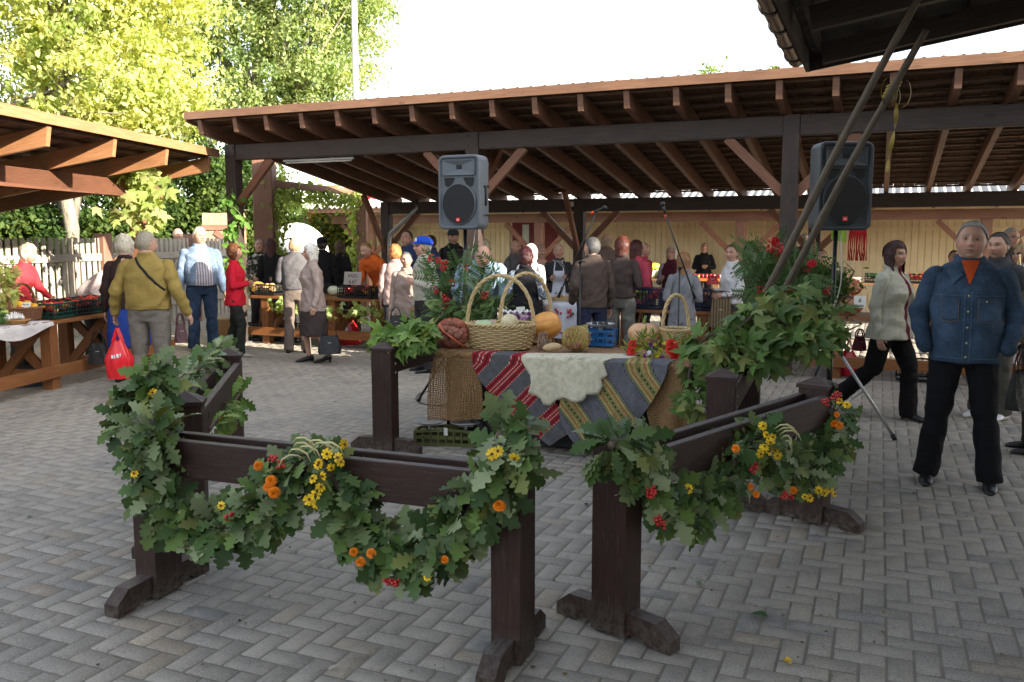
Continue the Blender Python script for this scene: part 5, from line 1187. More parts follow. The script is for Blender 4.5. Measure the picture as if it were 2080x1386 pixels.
def loft(mb,rings,n=20,X=None):
    """rings: (z,hx,hy,yo[,xo]) ellipses; X: point transform"""
    vs=[]
    for r in rings:
        z,hx,hy,yo=r[:4]; xo=r[4] if len(r)>4 else 0
        for k in range(n):
            a=2*PI*k/n; ca,sa=math.cos(a),math.sin(a); p=Vector((xo+hx*(abs(ca)**.85)*(1 if ca>0 else -1),yo+hy*(abs(sa)**.9)*(1 if sa>0 else -1),z)); vs.append(X(p) if X else p)
    m=len(rings); fs=[(i*n+k,i*n+(k+1)%n,(i+1)*n+(k+1)%n,(i+1)*n+k) for i in range(m-1) for k in range(n)]
    fs.append(tuple(range(n-1,-1,-1))); fs.append(tuple((m-1)*n+k for k in range(n))); mb.add(vs,fs,None,True)
def head_points(nu=44,nv=36,jaw=.26,fat=1.0,nose=1.0,male=True):
    th=np.linspace(-PI,PI,nu,endpoint=False); th=th-.55*np.sin(th)*.8   # denser in front
    ph=np.linspace(.0,PI,nv); T,Pp=np.meshgrid(th,ph); dx=np.sin(Pp)*np.sin(T); dy=-np.sin(Pp)*np.cos(T); dz=np.cos(Pp)
    hw,hd,hh=.079*fat,.095,.116
    sq=lambda v,e: np.sign(v)*np.abs(v)**e
    x=hw*sq(dx,.9); y=hd*sq(dy,.92); z=hh*dz
    lo=np.clip(-z/hh,0,1); x=x*(1-jaw*lo**1.6/fat); y=np.where(y>0,y*(1-.45*lo**1.5),y*(1-.10*lo**3))
    y=y-.010*lo   # jaw forward
    fr=(dy<0)
    G2=lambda x0,z0,sx,sz: np.exp(-((x-x0)/sx)**2-((z-z0)/sz)**2)*fr
    y=y-nose*(.012*G2(0,.0,.010,.030)+.022*G2(0,-.030,.013,.016)+.008*G2(.011,-.036,.009,.009)+.008*G2(-.011,-.036,.009,.009))
    y=y+.014*(G2(.031,.004,.017,.013)+G2(-.031,.004,.017,.013))
    y=y-.007*(G2(.03,.026,.022,.008)+G2(-.03,.026,.022,.008))
    y=y-.006*(G2(0,-.060,.020,.006)+G2(0,-.072,.018,.006))+.005*G2(0,-.066,.022,.003)-.008*G2(0,-.100,.022,.014)+.004*G2(0,-.085,.02,.006)
    y=y-.005*(G2(.045,-.03,.02,.02)+G2(-.045,-.03,.02,.02))
    v=np.stack([x,y,z],-1).reshape(-1,3)
    fs=[(i*nu+k,(i+1)*nu+k,(i+1)*nu+(k+1)%nu,i*nu+(k+1)%nu) for i in range(nv-1) for k in range(nu)]
    return v,fs,T.ravel(),(nu,nv)
def sm(a,b,x): t=np.clip((x-a)/(b-a),0,1); return t*t*(3-2*t)
PEOPLE=[]
ARMS=dict(hang=((.05,.03,-.28),(.075,-.04,-.53)),pocket=((.085,.06,-.25),(.03,-.10,-.46)),fwd=((.05,.02,-.28),(.0,-.22,-.33)),fold=((.08,-.02,-.27),(-.12,-.2,-.24)),reach=((.06,-.12,-.22),(.02,-.35,-.34)),back=((.10,.10,-.26),(-.05,.14,-.42)),bent=((.07,.06,-.27),(-.03,-.17,-.20)),out=((.10,.05,-.26),(.16,-.06,-.50)))
SK=(.47,.27,.19)
def person(label,px,Y,top=None,H=None,yaw=0,sex='m',w=1.0,hair=('short',(.10,.07,.05)),topc=(.2,.2,.2),topk='cotton',botc=(.03,.03,.035),botk='cotton',bot='trousers',hem=.92,flare=1.0,lean=0,arms=('hang','hang'),legs='stand',head=(0,0),shoe=(.012,.012,.012),shirt=None,shirtw=(.05,.05),skin=SK,near=False,x=None,cap=None,glasses=None,belly=0,handr=1.0,slv=0,extra=None,openhem=0,sleevec=None,vneck=None,skirtz=.42,zoff=0):
    H=H or Z_at(top,Y); s=H/1.75; w=w*1.05
    X0=X_at(px,Y,1.2) if x is None else x
    t=thing('person',label,'person',(X0,Y,zoff),R(yaw)-math.atan2(X0,Y)); t.scale=(s,s,s)
    f=sex=='f'; L=R(lean); cl,sn=math.cos(L),math.sin(L); piv=.97
    def X(p):   # lean of the upper body about the hips
        if lean==0: return Vector(p)
        p=Vector(p); k=min(1,max(0,(p.z-piv+.10)/.30)); a=L*k; z=p.z-piv; 
        return Vector((p.x,p.y*math.cos(a)-z*math.sin(a) if z>0 else p.y-0, piv+(z*math.cos(a)+p.y*math.sin(a) if z>0 else z)))+Vector((0,.12*sn,0))
    def XB(p): return Vector(p)+Vector((0,.12*sn,0)) if lean else Vector(p)
    shx=(.178 if f else .198)*(1+.45*(w-1)); ch=(.135 if f else .15)*w
    body=MB(); top_=MB(); bot_=MB()
    shz=1.448; vox=.0105 if near else .0155
    # legs
    hx=.095*(1+.3*(w-1))
    if legs=='stand': lp=[((sg*hx,0,.90),(sg*(hx+.012),-.01,.49),(sg*(hx+.03),.02,.085)) for sg in (-1,1)]
    elif legs=='wide': lp=[((sg*hx,0,.90),(sg*(hx+.035),-.02,.49),(sg*(hx+.085),.02 if sg<0 else -.03,.085)) for sg in (-1,1)]
    elif legs=='step': lp=[((-hx,0,.90),(-hx,-.10,.50),(-hx,-.06,.085)),((hx,0,.90),(hx,.04,.49),(hx,.16,.105))]
    elif legs=='stride': lp=[((-hx,.0,.90),(-hx,.10,.50),(-hx+.02,.47,.17)),((hx,0,.90),(hx,-.16,.52),(hx,-.17,.085))]
    elif legs=='stride2': lp=[((-hx,0,.90),(-hx,-.16,.52),(-hx,-.20,.085)),((hx,.0,.90),(hx,.10,.50),(hx-.02,.38,.15))]
    lp=[tuple(XB(q) if i==0 else Vector(q) for i,q in enumerate(l)) for l in lp]
    for l in lp:
        capsule(body,l[0],.075,l[1],.052); capsule(body,l[1],.052,l[2]+Vector((0,0,.02)),.036)
    loft(body,[(.84,.10,.08,0),(.95,.145,.095,0),(1.08,.12,.085,0),(1.30,.135,.09,0),(1.42,.13,.075,0),(1.47,.06,.06,0)],X=X)
    capsule(body,X((0,.012,1.42)),.062*(1.22 if w>1.2 else 1),X((0,-.004,1.55)),.056*(1.25 if w>1.2 else 1))
    # arms
    AP=[]
    for sg,an in zip((-1,1),arms):
        e,wr=ARMS[an] if isinstance(an,str) else an; S=Vector((sg*(shx-.025),0,shz-.068)); E=S+Vector((sg*(e[0]+.03*(w-1)),e[1],e[2])); W_=S+Vector((sg*(wr[0]+.05*(w-1)),wr[1],wr[2])); AP.append((X(S),X(E),X(W_),an))
    SL=[]
    for sg,(S,E,W_,an) in zip((-1,1),AP):
        capsule(body,S,.045,E,.038); capsule(body,E,.038,W_,.027)
        k=1.05+.30*(w-1)+slv; r1,r2,r3=(.068*k,.060*k,.046*k) if not f else (.063*k,.053*k,.040*k)
        tt=MB(); SL.append(tt)
        capsule(tt,S,r1,E,r2); capsule(tt,E,r2,W_-(W_-E)*.06,r3); tt.tube([S+Vector((-sg*.05,0,.045)),S+Vector((-sg*.02,0,.02)),S],[r1*.45,r1*.8,r1*.95],12)
    # top garment
    bz=0
    if not f: rr=[(hem,.165*w*flare,.115*w*flare+belly*.9,-belly*.4),(max(hem+.05,.99),.168*w,.12*w+belly,-belly*.5),(1.10,.170*w,.12*w+belly*.9,-belly*.5),(1.28,.185*w**.8,.125*w**.8+belly*.3,-belly*.1),(1.38,.195*w**.6,.120*w**.5,0),(1.455,.165,.092,.005),(1.495,.085,.072,.008),(1.52,.070,.068,.002)]
    else: rr=[(hem,.170*w*flare,.125*w*flare,0),(max(hem+.05,.96),.172*w,.122*w,0),(1.10,.148*w,.108*w,0),(1.25,.158*w,.128*w,-.018),(1.34,.160*w**.7,.115*w**.7,-.01),(1.42,.150,.088,0),(1.475,.085,.066,.005),(1.505,.060,.060,.0)]
    if hem<.80: rr.insert(1,((hem+.96)/2,.176*w*(flare+1)/2,.125*w*(flare+1)/2,0))
    loft(top_,rr,X=X)
    if lean<30: top_.tube([X(((.076 if f else .082)*math.cos(a_*PI/8),.004+(.068 if f else .074)*math.sin(a_*PI/8),(1.488 if f else 1.502)+.016*math.sin(a_*PI/8))) for a_ in range(16)],.0165,8,closed=True,flat=1.5)
    # bottom garment
    if bot=='trousers':
        k=1+.5*(w-1); loft(bot_,[(.80,.14*w**.7,.095*k,0),(.90,.165*w**.8,.115*k,0),(1.03,.150*w**.8,.105*k,0)],X=XB)
        for l in lp:
            capsule(bot_,l[0]-Vector((0,0,.02)),.098*k,l[1],.075*k); d=(l[2]-l[1]).normalized(); bot_.tube([l[1]-d*.05,l[1]+d*.1,l[1].lerp(l[2],.6),l[2]+d*.045],[.05*k,.072*k,.070*k,.074*k],12)
    else: loft(bot_,[(skirtz,.20*w,.15*w,0),(.70,.19*w,.14*w,0),(.92,.165*w,.115*w,0),(1.03,.14*w,.10*w,0)],X=XB)
    # shoes
    for l in lp:
        sh=MB(); a=l[2]; lift=a.z-.085; vs_=[]
        prof=[(.07,.030,.055,0),(.055,.036,.075,0),(.0,.038,.085,0),(-.06,.042,.062,0),(-.12,.046,.048,0),(-.17,.040,.036,0),(-.198,.022,.020,0)]
        n_=12; hl=.035 if (f and shoe[2]<.05 and near) else 0
        for (yy,hw_,hh_,_) in prof:
            for k_ in range(n_):
                an=2*PI*k_/n_; zz=max(-1,math.sin(an)); p=Vector((a.x+hw_*math.cos(an),a.y+yy,lift*(1 if yy>-.05 else .25)+ (hh_*.5+hh_*.5*zz*1.0 if zz>-.6 else 0)+hl*max(0,(yy+.15)/.2)*.6)); vs_.append(p)
        m_=len(prof); fs_=[(i*n_+k_,(i+1)*n_+k_,(i+1)*n_+(k_+1)%n_,i*n_+(k_+1)%n_) for i in range(m_-1) for k_ in range(n_)]; fs_.append(tuple(range(n_))); fs_.append(tuple((m_-1)*n_+k_ for k_ in range(n_-1,-1,-1))); sh.add(vs_,fs_,None,True)
        if hl: sh.beam((a.x,a.y+.045,0),(a.x,a.y+.045,.05),.03,.03)
        sh.build('shoe',plain('shoe_%d'%int(shoe[0]*999),shoe,.35,.1,20,.1),t)
    # head
    hv,hf,hth,(nu,nv)=head_points(fat=1.0+.10*max(0,w-1)+(0 if not f else -.02),jaw=(.26-.55*max(0,w-1.05)) if not f else .28,nose=1.0 if not f else .8,nu=96 if near else 52,nv=84 if near else 44)
    hs=1.06 if not f else 1.03
    hr_=random.Random(label); hm=Matrix.Rotation(R(head[0]+hr_.uniform(-7,7)*(1-near)),3,'Z')@Matrix.Rotation(R(head[1]-hr_.uniform(0,9)),3,'X')@Matrix.Rotation(R(hr_.uniform(-5,5)),3,'Y')
    hc=X((0,-.014,1.615 if not f else 1.610)); 
    lr=Matrix.Rotation(L*.6,3,'X') if lean else Matrix.Identity(3)
    M=lr@hm
    HM=np.array(M)*hs; hp=hv@HM.T+np.array(hc)
    col=np.array([skin]*len(hv))*(1+.04*rng.normal(size=(len(hv),1)))
    Xh,Yh,Zh=hv.T; front=Yh<-.03
    lips=np.exp(-(Xh/.022)**2-((Zh+.066)/.0075)**2)*front; col=col*(1-lips[:,None]*.8)+np.array([.30,.09,.08])*lips[:,None]*.8
    line=np.exp(-(Xh/.022)**2-((Zh+.066)/.0028)**2)*front; col*=(1-.8*line[:,None])
    bc=np.array(hair[1])*.8; 
    for sx in (-1,1):
        br=np.exp(-((Xh-sx*.032)/.017)**2-((Zh-.027)/.0045)**2)*front; col=col*(1-br[:,None]*.9)+bc*.7*br[:,None]*.9
        ey=np.exp(-((Xh-sx*.031)/.014)**2-((Zh-.004)/.009)**2)*front; col*=(1-.55*ey[:,None])
        ck=np.exp(-((Xh-sx*.045)/.02)**2-((Zh+.03)/.02)**2)*front; col*=(1+ck[:,None]*np.array([.12,-.12,-.12]))
    nz_=np.exp(-(Xh/.014)**2-((Zh+.032)/.014)**2)*front; col*=(1+nz_[:,None]*np.array([.1,-.12,-.12]))
    if not f: bd=np.clip((-Zh-.045)/.03,0,1)*(Yh<.03); col*=(1-bd[:,None]*np.array([.16,.12,.10]))
    extras=MB(); ec=[]
    def addc(c):
        ec.extend([c]*(len(extras.v)-len(ec)))
    for sx in (-1,1):
        c=Vector((sx*.031,-.0690,.003)); extras.ball(Vector(hc)+M@(c*hs),.0108*hs,10,8,M=M); addc((.22,.16,.13))
        c=Vector((sx*.031,-.0785,.003)); extras.ball(Vector(hc)+M@(c*hs),.0055*hs,8,6,M=M,sy=.6); addc((.03,.025,.02))
        c=Vector((sx*.031,-.0722,.0065)); extras.ball(Vector(hc)+M@(c*hs),.0136*hs,10,6,sz=.85,M=M,sy=.95) if False else None
        c=Vector((sx*(.078+.006*max(0,w-1)),.008,-.005)); extras.ball(Vector(hc)+M@(c*hs),.026*hs,8,7,sx=.35,sy=.65,sz=1.1,M=M); addc(skin)
    # hands
    for sg,(S,E,W_,an) in zip((-1,1),AP):
        if an=='pocket': continue
        d=(W_-E).normalized(); nrm=Vector((sg,0,0)); nrm=(nrm-d*nrm.dot(d)).normalized(); side=d.cross(nrm).normalized()  # palm faces body
        if side.y>0: side=-side
        m0=len(extras.v); palm0=W_+d*.01; extras.tube([W_-d*.02,W_+d*.02,W_+d*.055,W_+d*.085],[.026,.036,.041,.034],10,flat=.45,up=tuple(nrm)); 
        for i in range(4):
            o=side*((1.5-i)*.019); ln=(.062,.075,.070,.055)[i]; p0=W_+d*.08+o; cv=-nrm; p1=p0+d*ln*.45+cv*.008; p2=p1+(d*.8+cv*.6).normalized()*ln*.35; p3=p2+(d*.4+cv*.9).normalized()*ln*.28
            extras.tube([p0,p1,p2,p3],[.0100,.0095,.0085,.006],6)
        p0=W_+d*.03+side*.030; extras.tube([p0,p0+side*.022+d*.02-nrm*.008,p0+side*.026+d*.045-nrm*.014],[.013,.0115,.008],6); addc(tuple(c*.97 for c in skin))
    PEOPLE.append(dict(t=t,body=body,sl0=SL[0],sl1=SL[1],top=top_,bot=bot_,vox=vox,hp=hp,hf=hf,hcol=col,ex=extras,ec=ec,skin=skin,topm=cloth_mat(topc,topk),botm=cloth_mat(botc,botk),shirt=shirt,shirtw=shirtw,near=near,X=X,hem=hem,vneck=vneck,sleevec=sleevec,shx=shx,botk=bot))
    # hair
    st,hcol=hair
    if st!='none':
        long_={'short':-.085,'bob':-.12,'long':-.36,'curly':-.10,'bald':-.075,'mid':-.20}[st]
        thk={'short':.0075,'bob':.018,'long':.018,'curly':.024,'bald':.005,'mid':.020}[st]
        fl={'short':.076,'bob':.062,'long':.062,'curly':.055,'bald':.4,'mid':.058}[st]
        th=hth; r=np.linalg.norm(hv[:,:2],axis=1)+1e-6; ang=np.abs(th)      # 0 front .. pi back
        hl=np.where(ang<.75,fl+0*ang,np.where(ang<1.5,fl-(fl-(.012 if st in('short','bald') else long_*.8 if st!='curly' else -.05))*sm(.75,1.35 if st!='short' else 1.5,ang),(.012 if st in('short','bald') else long_*.8) +(long_-(.012 if st in('short','bald') else long_*.8))*sm(1.5,2.2,ang)))
        if st=='bald': msk=(hv[:,2]>hl)&(hv[:,2]<.055)&(ang>1.2)
        else: msk=hv[:,2]>np.maximum(hl,-.118)
        nn_=np.array([mn.noise(Vector(tuple(p*(26 if st=='curly' else 14)+hash(label)%50))) for p in hv])
        dirv=hv/np.linalg.norm(hv,axis=1,keepdims=True); off=thk*(.85+.5*nn_*(1.6 if st=='curly' else .8))
        q=hv+dirv*off[:,None]; q[:,2]+=thk*.4*(hv[:,2]>0)
        if st in('bob','long','mid'):   # hang straight from the widest part
            below=(hv[:,2]<.0)&(ang>.8); rad=np.array([.092,.110]); q2=q.copy(); tt=np.clip(-hv[:,2]/.118,0,1)
            q2[:,0]=np.sin(th)*.088*(1-.10*tt)+0; q2[:,1]=-np.cos(th)*.104*(1-.05*tt)+.004; q2[:,2]=np.where(below,long_*tt**1.0*(1 if st!='bob' else 1),q[:,2])
            q2[:,0]*=1+.05*nn_; q2[:,1]*=1+.05*nn_
            q=np.where(below[:,None],q2,q)
        q=q@HM.T+np.array(hc)
        mi=msk; F=[fc for fc in hf if mi[list(fc)].sum()>=3]
        hb=MB(); hb.add([tuple(p) for p in q],F,None,True); ho=hb.build('hair',hair_mat(hcol),t); 
        md=ho.modifiers.new('thick','SOLIDIFY'); md.thickness=.003; md.offset=-1
        # strands
        idx=np.where(mi)[0]; k=2600 if near else 700
        ii=rng.choice(idx,size=k); P=q[ii]; nd=(P-np.array(hc)); nd/=np.linalg.norm(nd,axis=1,keepdims=True)
        dn=np.array([0,0,-1.])+nd*.25+rdir(k)*(.25 if st!='curly' else .9)+ (np.array(M)@np.array([0,.5,0]))*(nd[:,2:3]>.5)
        dn-=nd*np.sum(dn*nd,1,keepdims=True)*.75
        o_=scatter('strands',[(-.1,0,0),(.1,0,0),(.05,1,-.15),(-.05,1,-.15)],[(0,1,2,3)],P+nd*.002,frames(dn,nd+rdir(k)*.3),rng.uniform(.015,.04,size=k)*(1 if st!='short' else .38),np.array([hcol])*rng.uniform(.6,1.5,size=(k,1)),colattr('hair_strand',.5,.4),ho)
    if cap:
        cm=MB(); vs_=[];n_=28
        for zz,rr_ in ((.035,1.0),(.075,.99),(.105,.86),(.125,.6),(.134,.3),(.136,.01)):
            for k_ in range(n_): a_=2*PI*k_/n_; vs_.append(Vector(hc)+M@(Vector((math.sin(a_)*.092*rr_,-math.cos(a_)*.110*rr_+.004,zz))*hs))
        cm.add(vs_,[(i*n_+k_,i*n_+(k_+1)%n_,(i+1)*n_+(k_+1)%n_,(i+1)*n_+k_) for i in range(5) for k_ in range(n_)],None,True)
        co=cm.build('cap',cloth_mat(cap),t); md=co.modifiers.new('thick','SOLIDIFY'); md.thickness=.004
        bm_=MB(); bm_.grid(lambda a_,b_: Vector(hc)+M@(Vector((math.sin((a_-.5)*2.0)*(.088-.0*b_),-math.cos((a_-.5)*2.0)*(.10)-.075*b_*(1-((a_-.5)*1.6)**2),.042-.018*b_))*hs),12,4); bo=bm_.build('visor',cloth_mat(cap),co); md=bo.modifiers.new('thick','SOLIDIFY'); md.thickness=.005
        if cap[2]>.3 and cap[0]<.1:
            em=MB(); em.grid(lambda a_,b_: Vector(hc)+M@(Vector((math.sin((a_-.5)*.8)*.093,-math.cos((a_-.5)*.8)*.112+.001,.055+.045*b_*(1-(a_-.5)**2)))*hs),8,4); em.build('emblem',plain('emblem_white',(.75,.75,.78),.6),co)
    if glasses:
        gm=MB()
        for sx in (-1,1):
            pts=[Vector(hc)+M@(Vector((sx*.033+.021*math.cos(k_*PI/8),-.095+.004*abs(sx),.004+.015*math.sin(k_*PI/8)))*hs) for k_ in range(16)]; gm.tube(pts,.0018 if glasses=='thin' else .003,5,closed=True)
            gm.tube([Vector(hc)+M@(Vector((sx*.054,-.093,.006))*hs),Vector(hc)+M@(Vector((sx*.080,-.01,.008))*hs)],.0018,5)
            if glasses=='sun': gm.add(pts,[tuple(range(16))])
        gm.tube([Vector(hc)+M@(Vector((-.012,-.097,.006))*hs),Vector(hc)+M@(Vector((.012,-.097,.006))*hs)],.0018,5); gm.build('glasses',SBK,t)
    t['_h']=0; del t['_h']
    return t,X,AP,s
def finish_people():
    temps=[]
    for P in PEOPLE:
        for key in ('body','top','bot','sl0','sl1'):
            mb=P[key]; me=bpy.data.meshes.new('tmp'); me.from_pydata(mb.v,[],mb.f); o=bpy.data.objects.new('tmp',me); C.objects.link(o)
            m=o.modifiers.new('r','REMESH'); m.mode='VOXEL'; m.voxel_size=P['vox']*(1.25 if key=='body' else 1); 
            m2=o.modifiers.new('s','SMOOTH'); m2.factor=.6; m2.iterations=6 if key!='body' else 3
            temps.append((P,key,o))
    dg=bpy.context.evaluated_depsgraph_get(); dg.update()
    for P,key,o in temps:
        me=bpy.data.meshes.new_from_object(o.evaluated_get(dg)); nv=len(me.vertices)
        co=np.empty(nv*3,np.float32); me.vertices.foreach_get('co',co); co=co.reshape(-1,3)
        if key!='body':
            no=np.empty(nv*3,np.float32); me.vertices.foreach_get('normal',no); no=no.reshape(-1,3)
            x,y,z=co.T.astype(float); sd_=rng.uniform(0,6)
            k={'top':1.0,'bot':.55}.get(key,.9)
            f=(1-2*np.abs(np.sin(15*z+2.5*np.sin(7*x+sd_)+3*np.sin(9*y)+6*x)))*.45+np.sin(19*(x*1.2+z*.7)+3*np.sin(13*z+sd_)+y*9)*.5+np.sin(52*z+8*np.sin(6*x+sd_)*1.2+14*y)*.25
            amp=.0055*k*(.5+.5*np.sin(5*x+7*z+sd_)**2+ .5)
            if P['near']: amp=amp*1.35
            co=co+no*(amp*f)[:,None]
        if key=='body':
            me2=bpy.data.meshes.new('body'); npoly=len(me.polygons); vi=np.empty(len(me.loops),np.int32); me.loops.foreach_get('vertex_index',vi); ls=np.empty(npoly,np.int32); lt=np.empty(npoly,np.int32); me.polygons.foreach_get('loop_start',ls); me.polygons.foreach_get('loop_total',lt)
            bf=[tuple(vi[a:a+b]) for a,b in zip(ls.tolist(),lt.tolist())]
            V_=[tuple(p) for p in co]; Cc=[P['skin']]*nv; F=bf
            o1=len(V_); V_+= [tuple(p) for p in P['hp']]; Cc+=[tuple(c) for c in P['hcol']]; F+=[tuple(i+o1 for i in f) for f in P['hf']]
            o2=len(V_); V_+=P['ex'].v; Cc+=P['ec']+[P['skin']]*(len(P['ex'].v)-len(P['ec'])); F+=[tuple(i+o2 for i in f) for f in P['ex'].f]
            me2.from_pydata(V_,[],F); me2.polygons.foreach_set('use_smooth',np.ones(len(F),bool)); a=me2.attributes.new('Col','FLOAT_COLOR','POINT'); cc=np.ones((len(V_),4),np.float32); cc[:,:3]=np.array(Cc); a.data.foreach_set('color',cc.ravel()); me2.materials.append(SKINM)
            q=bpy.data.objects.new('body',me2); C.objects.link(q); q.parent=P['t']; bpy.data.meshes.remove(me) if False else None
        else:
            me.vertices.foreach_set('co',co.astype(np.float32).ravel()); me.polygons.foreach_set('use_smooth',np.ones(len(me.polygons),bool)); me.materials.clear()
            me.materials.append(P[('topm' if key[:2]=='sl' else key+'m')])
            if key[:2]=='sl' and P['sleevec']: me.materials[0]=cloth_mat(*P['sleevec'])
            nm={'sl0':'sleeve','sl1':'sleeve','top':'jacket','bot':'trousers' if P['botk']=='trousers' else 'skirt'}[key]; me.name=nm
            if key=='top' and P['shirt']:
                if P['shirt']: me.materials.append(cloth_mat(*P['shirt']))
                npoly=len(me.polygons); c=np.empty(npoly*3,np.float32); me.polygons.foreach_get('center',c); c=c.reshape(-1,3); nn=np.empty(npoly*3,np.float32); me.polygons.foreach_get('normal',nn); nn=nn.reshape(-1,3)
                mi=np.zeros(npoly,np.int32)
                if P['shirt']:
                    w0,w1=P['shirtw']; zz=np.clip((c[:,2]-P['hem'])/(1.45-P['hem']),0,1); ww=w0+(w1-w0)*zz
                    if P['vneck']: ww=np.where(c[:,2]>P['vneck'],(c[:,2]-P['vneck'])*w1/(1.46-P['vneck']),-1)
                    mi[(np.abs(c[:,0])<ww)&(nn[:,1]<.15)]=1
                me.polygons.foreach_set('material_index',mi)
            q=bpy.data.objects.new(nm,me); C.objects.link(q); q.parent=P['t']
        bpy.data.objects.remove(o)
GRY=(.27,.255,.23); WHT=(.72,.68,.60); BRN=(.12,.06,.03); DKB=(.03,.02,.015); RDH=(.26,.07,.025); BLD=(.50,.38,.20); MAR=(.05,.010,.012); GDK=(.14,.13,.12)
JN=(.025,.045,.085)
P=person
# front right man in denim
man,XM,APM,sM=P('grey haired heavy man in blue denim jacket and orange shirt, hands in pockets',1965,5.72,top=448,yaw=2,w=1.20,hair=('short',(.33,.32,.30)),topc=(.030,.052,.088),topk='denim',botc=(.006,.006,.008),hem=.83,flare=1.02,arms=('pocket','pocket'),legs='wide',near=True,belly=.035,head=(-3,0),skin=(.44,.25,.18))
P('dark haired woman striding right in pale sage jacket and black trousers',1812,7.85,top=489,yaw=62,sex='f',w=1.3,hair=('mid',(.045,.014,.012)),topc=(.42,.41,.33),botc=(.006,.006,.007),hem=.80,flare=1.18,arms=(((.03,.04,-.28),(.03,-.02,-.54)),'bent'),legs='stride',near=True,head=(-12,0),shirt=((.10,.01,.02),),shirtw=(.03,.03))
P('young dark haired man looking left behind the denim jacket man',2024,7.9,top=471,yaw=-25,hair=('short',(.035,.025,.02)),topc=(.05,.05,.055),botc=(.09,.085,.07),shoe=(.65,.65,.65),head=(0,5),near=True)
P('older man with grey hair and glasses in black striped shirt at the right stall',2047,11,top=462,yaw=35,hair=('short',(.42,.42,.42)),topc=(.06,.06,.065),topk='stripe',glasses='thin')
P('blonde woman in sunglasses with a yellow plastic bag at the right edge',2070,10.3,top=496,yaw=-30,sex='f',hair=('bob',BLD),topc=(.25,.32,.42),topk='print',glasses='sun',arms=('bent','bent'))
P('woman in bright magenta top half hidden at the far right stall',2061,13,top=482,yaw=-20,sex='f',hair=('bob',(.3,.16,.07)),topc=(.45,.02,.08))
P('woman in purple top hidden behind the denim jacket man',1936,12.2,top=507,yaw=10,sex='f',hair=('short',DKB),topc=(.12,.01,.10))
P('woman in brown jacket cut off by the right edge of the picture',2118,6.6,H=1.62,yaw=-80,sex='f',w=1.2,hair=('curly',BRN),topc=(.10,.07,.035),botc=(.03,.025,.02),arms=('hang','hang'))
# left group
P('man seen from behind in mustard yellow jacket and grey trousers',300,9.0,top=469,yaw=158,w=1.32,hair=('short',(.34,.30,.22)),topc=(.27,.195,.055),botc=(.155,.14,.12),hem=.93,arms=('out','out'),legs='stand',head=(-38,0),near=True)
P('curly grey haired woman in dark brown jacket and blue skirt',256,9.95,top=477,yaw=165,sex='f',w=1.2,hair=('curly',(.5,.46,.36)),topc=(.030,.018,.016),bot='skirt',botc=(.02,.05,.25),hem=.88,arms=('hang','hang'))
P('white haired seller in red coat leaning over the left stall',36,10.9,H=1.62,yaw=55,sex='f',w=1.1,hair=('curly',(.62,.5,.36)),topc=(.42,.03,.04),lean=18,arms=('reach','reach'))
P('seller bending low over the left stall with light reddish hair',188,11.8,H=1.66,yaw=58,sex='f',hair=('bob',(.5,.30,.16)),topc=(.5,.42,.4),lean=52,arms=('reach','reach'))
P('stout white haired man in open denim shirt over a striped white shirt',408,12.7,top=461,yaw=12,w=1.28,hair=('short',WHT),topc=(.13,.18,.26),topk='denim',botc=JN,botk='denim',hem=.93,arms=('hang','hang'),shirt=((.52,.50,.55),'stripe'),shirtw=(.13,.07),belly=.04,shoe=(.35,.34,.3),head=(10,0),near=True)
P('auburn haired woman in bright red jacket walking right with folded arms',476,12.1,top=496,yaw=78,sex='f',w=1.12,hair=('curly',(.15,.055,.02)),topc=(.52,.012,.03),botc=(.02,.024,.02),hem=.80,flare=1.05,arms=('fold','fold'),legs='step',shoe=(.35,.24,.12),near=True)
P('person with pale hair passing behind the grey fence',363,17.6,top=463,yaw=20,hair=('bald',(.5,.4,.3)),topc=(.3,.3,.3))
P('grey haired seller in dark green coat behind the crates of the left bay',528,14.7,top=484,yaw=10,sex='f',hair=('short',GRY),topc=(.03,.05,.035),topk='print',head=(0,-18),arms=('fwd','fwd'))
P('woman seen from behind with long dark red hair in a black top',551,14.6,top=483,yaw=172,sex='f',hair=('long',MAR),topc=(.012,.012,.014),botc=(.03,.06,.14))
P('man with thin fair hair in a grey blouson at the left bay stall',600,12.5,top=481,yaw=168,w=1.12,hair=('bald',(.5,.33,.2)),topc=(.10,.095,.10),botc=(.15,.12,.10),hem=.95,arms=('fwd','fwd'))
P('white haired old woman in beige coat and brown skirt holding a black handbag',634,11.5,top=494,yaw=-78,sex='f',w=1.28,hair=('bob',(.70,.68,.62)),topc=(.36,.285,.25),bot='skirt',botc=(.055,.04,.038),hem=.76,flare=1.12,arms=('hang','hang'),legs='step',skirtz=.40,near=True,head=(0,0))
P('man in black baseball cap and black jacket with his back turned',655,14.8,top=482,yaw=168,hair=('short',DKB),topc=(.012,.012,.014),cap=(.012,.012,.015))
P('brown haired woman in black jacket looking left near the pergola',692,15.6,top=489,yaw=-140,sex='f',hair=('mid',(.10,.05,.025)),topc=(.015,.015,.018))
P('seller in orange shirt bending over jars in the left bay',770,13.9,H=1.72,yaw=-40,hair=('short',(.30,.17,.06)),topc=(.62,.12,.02),lean=34,arms=('reach','reach'))
P('woman with glowing curly orange hair in pink coat seen from behind',803,12.4,top=497,yaw=168,sex='f',w=1.1,hair=('curly',(.42,.18,.06)),topc=(.42,.30,.27),hem=.78)
P('old woman with combed back grey hair in beige coat facing the camera',826,11.2,top=510,yaw=-12,sex='f',w=1.08,hair=('short',(.13,.128,.125)),topc=(.34,.255,.215),hem=.60,flare=1.15,bot='skirt',botc=(.05,.04,.04),near=True,head=(8,0))
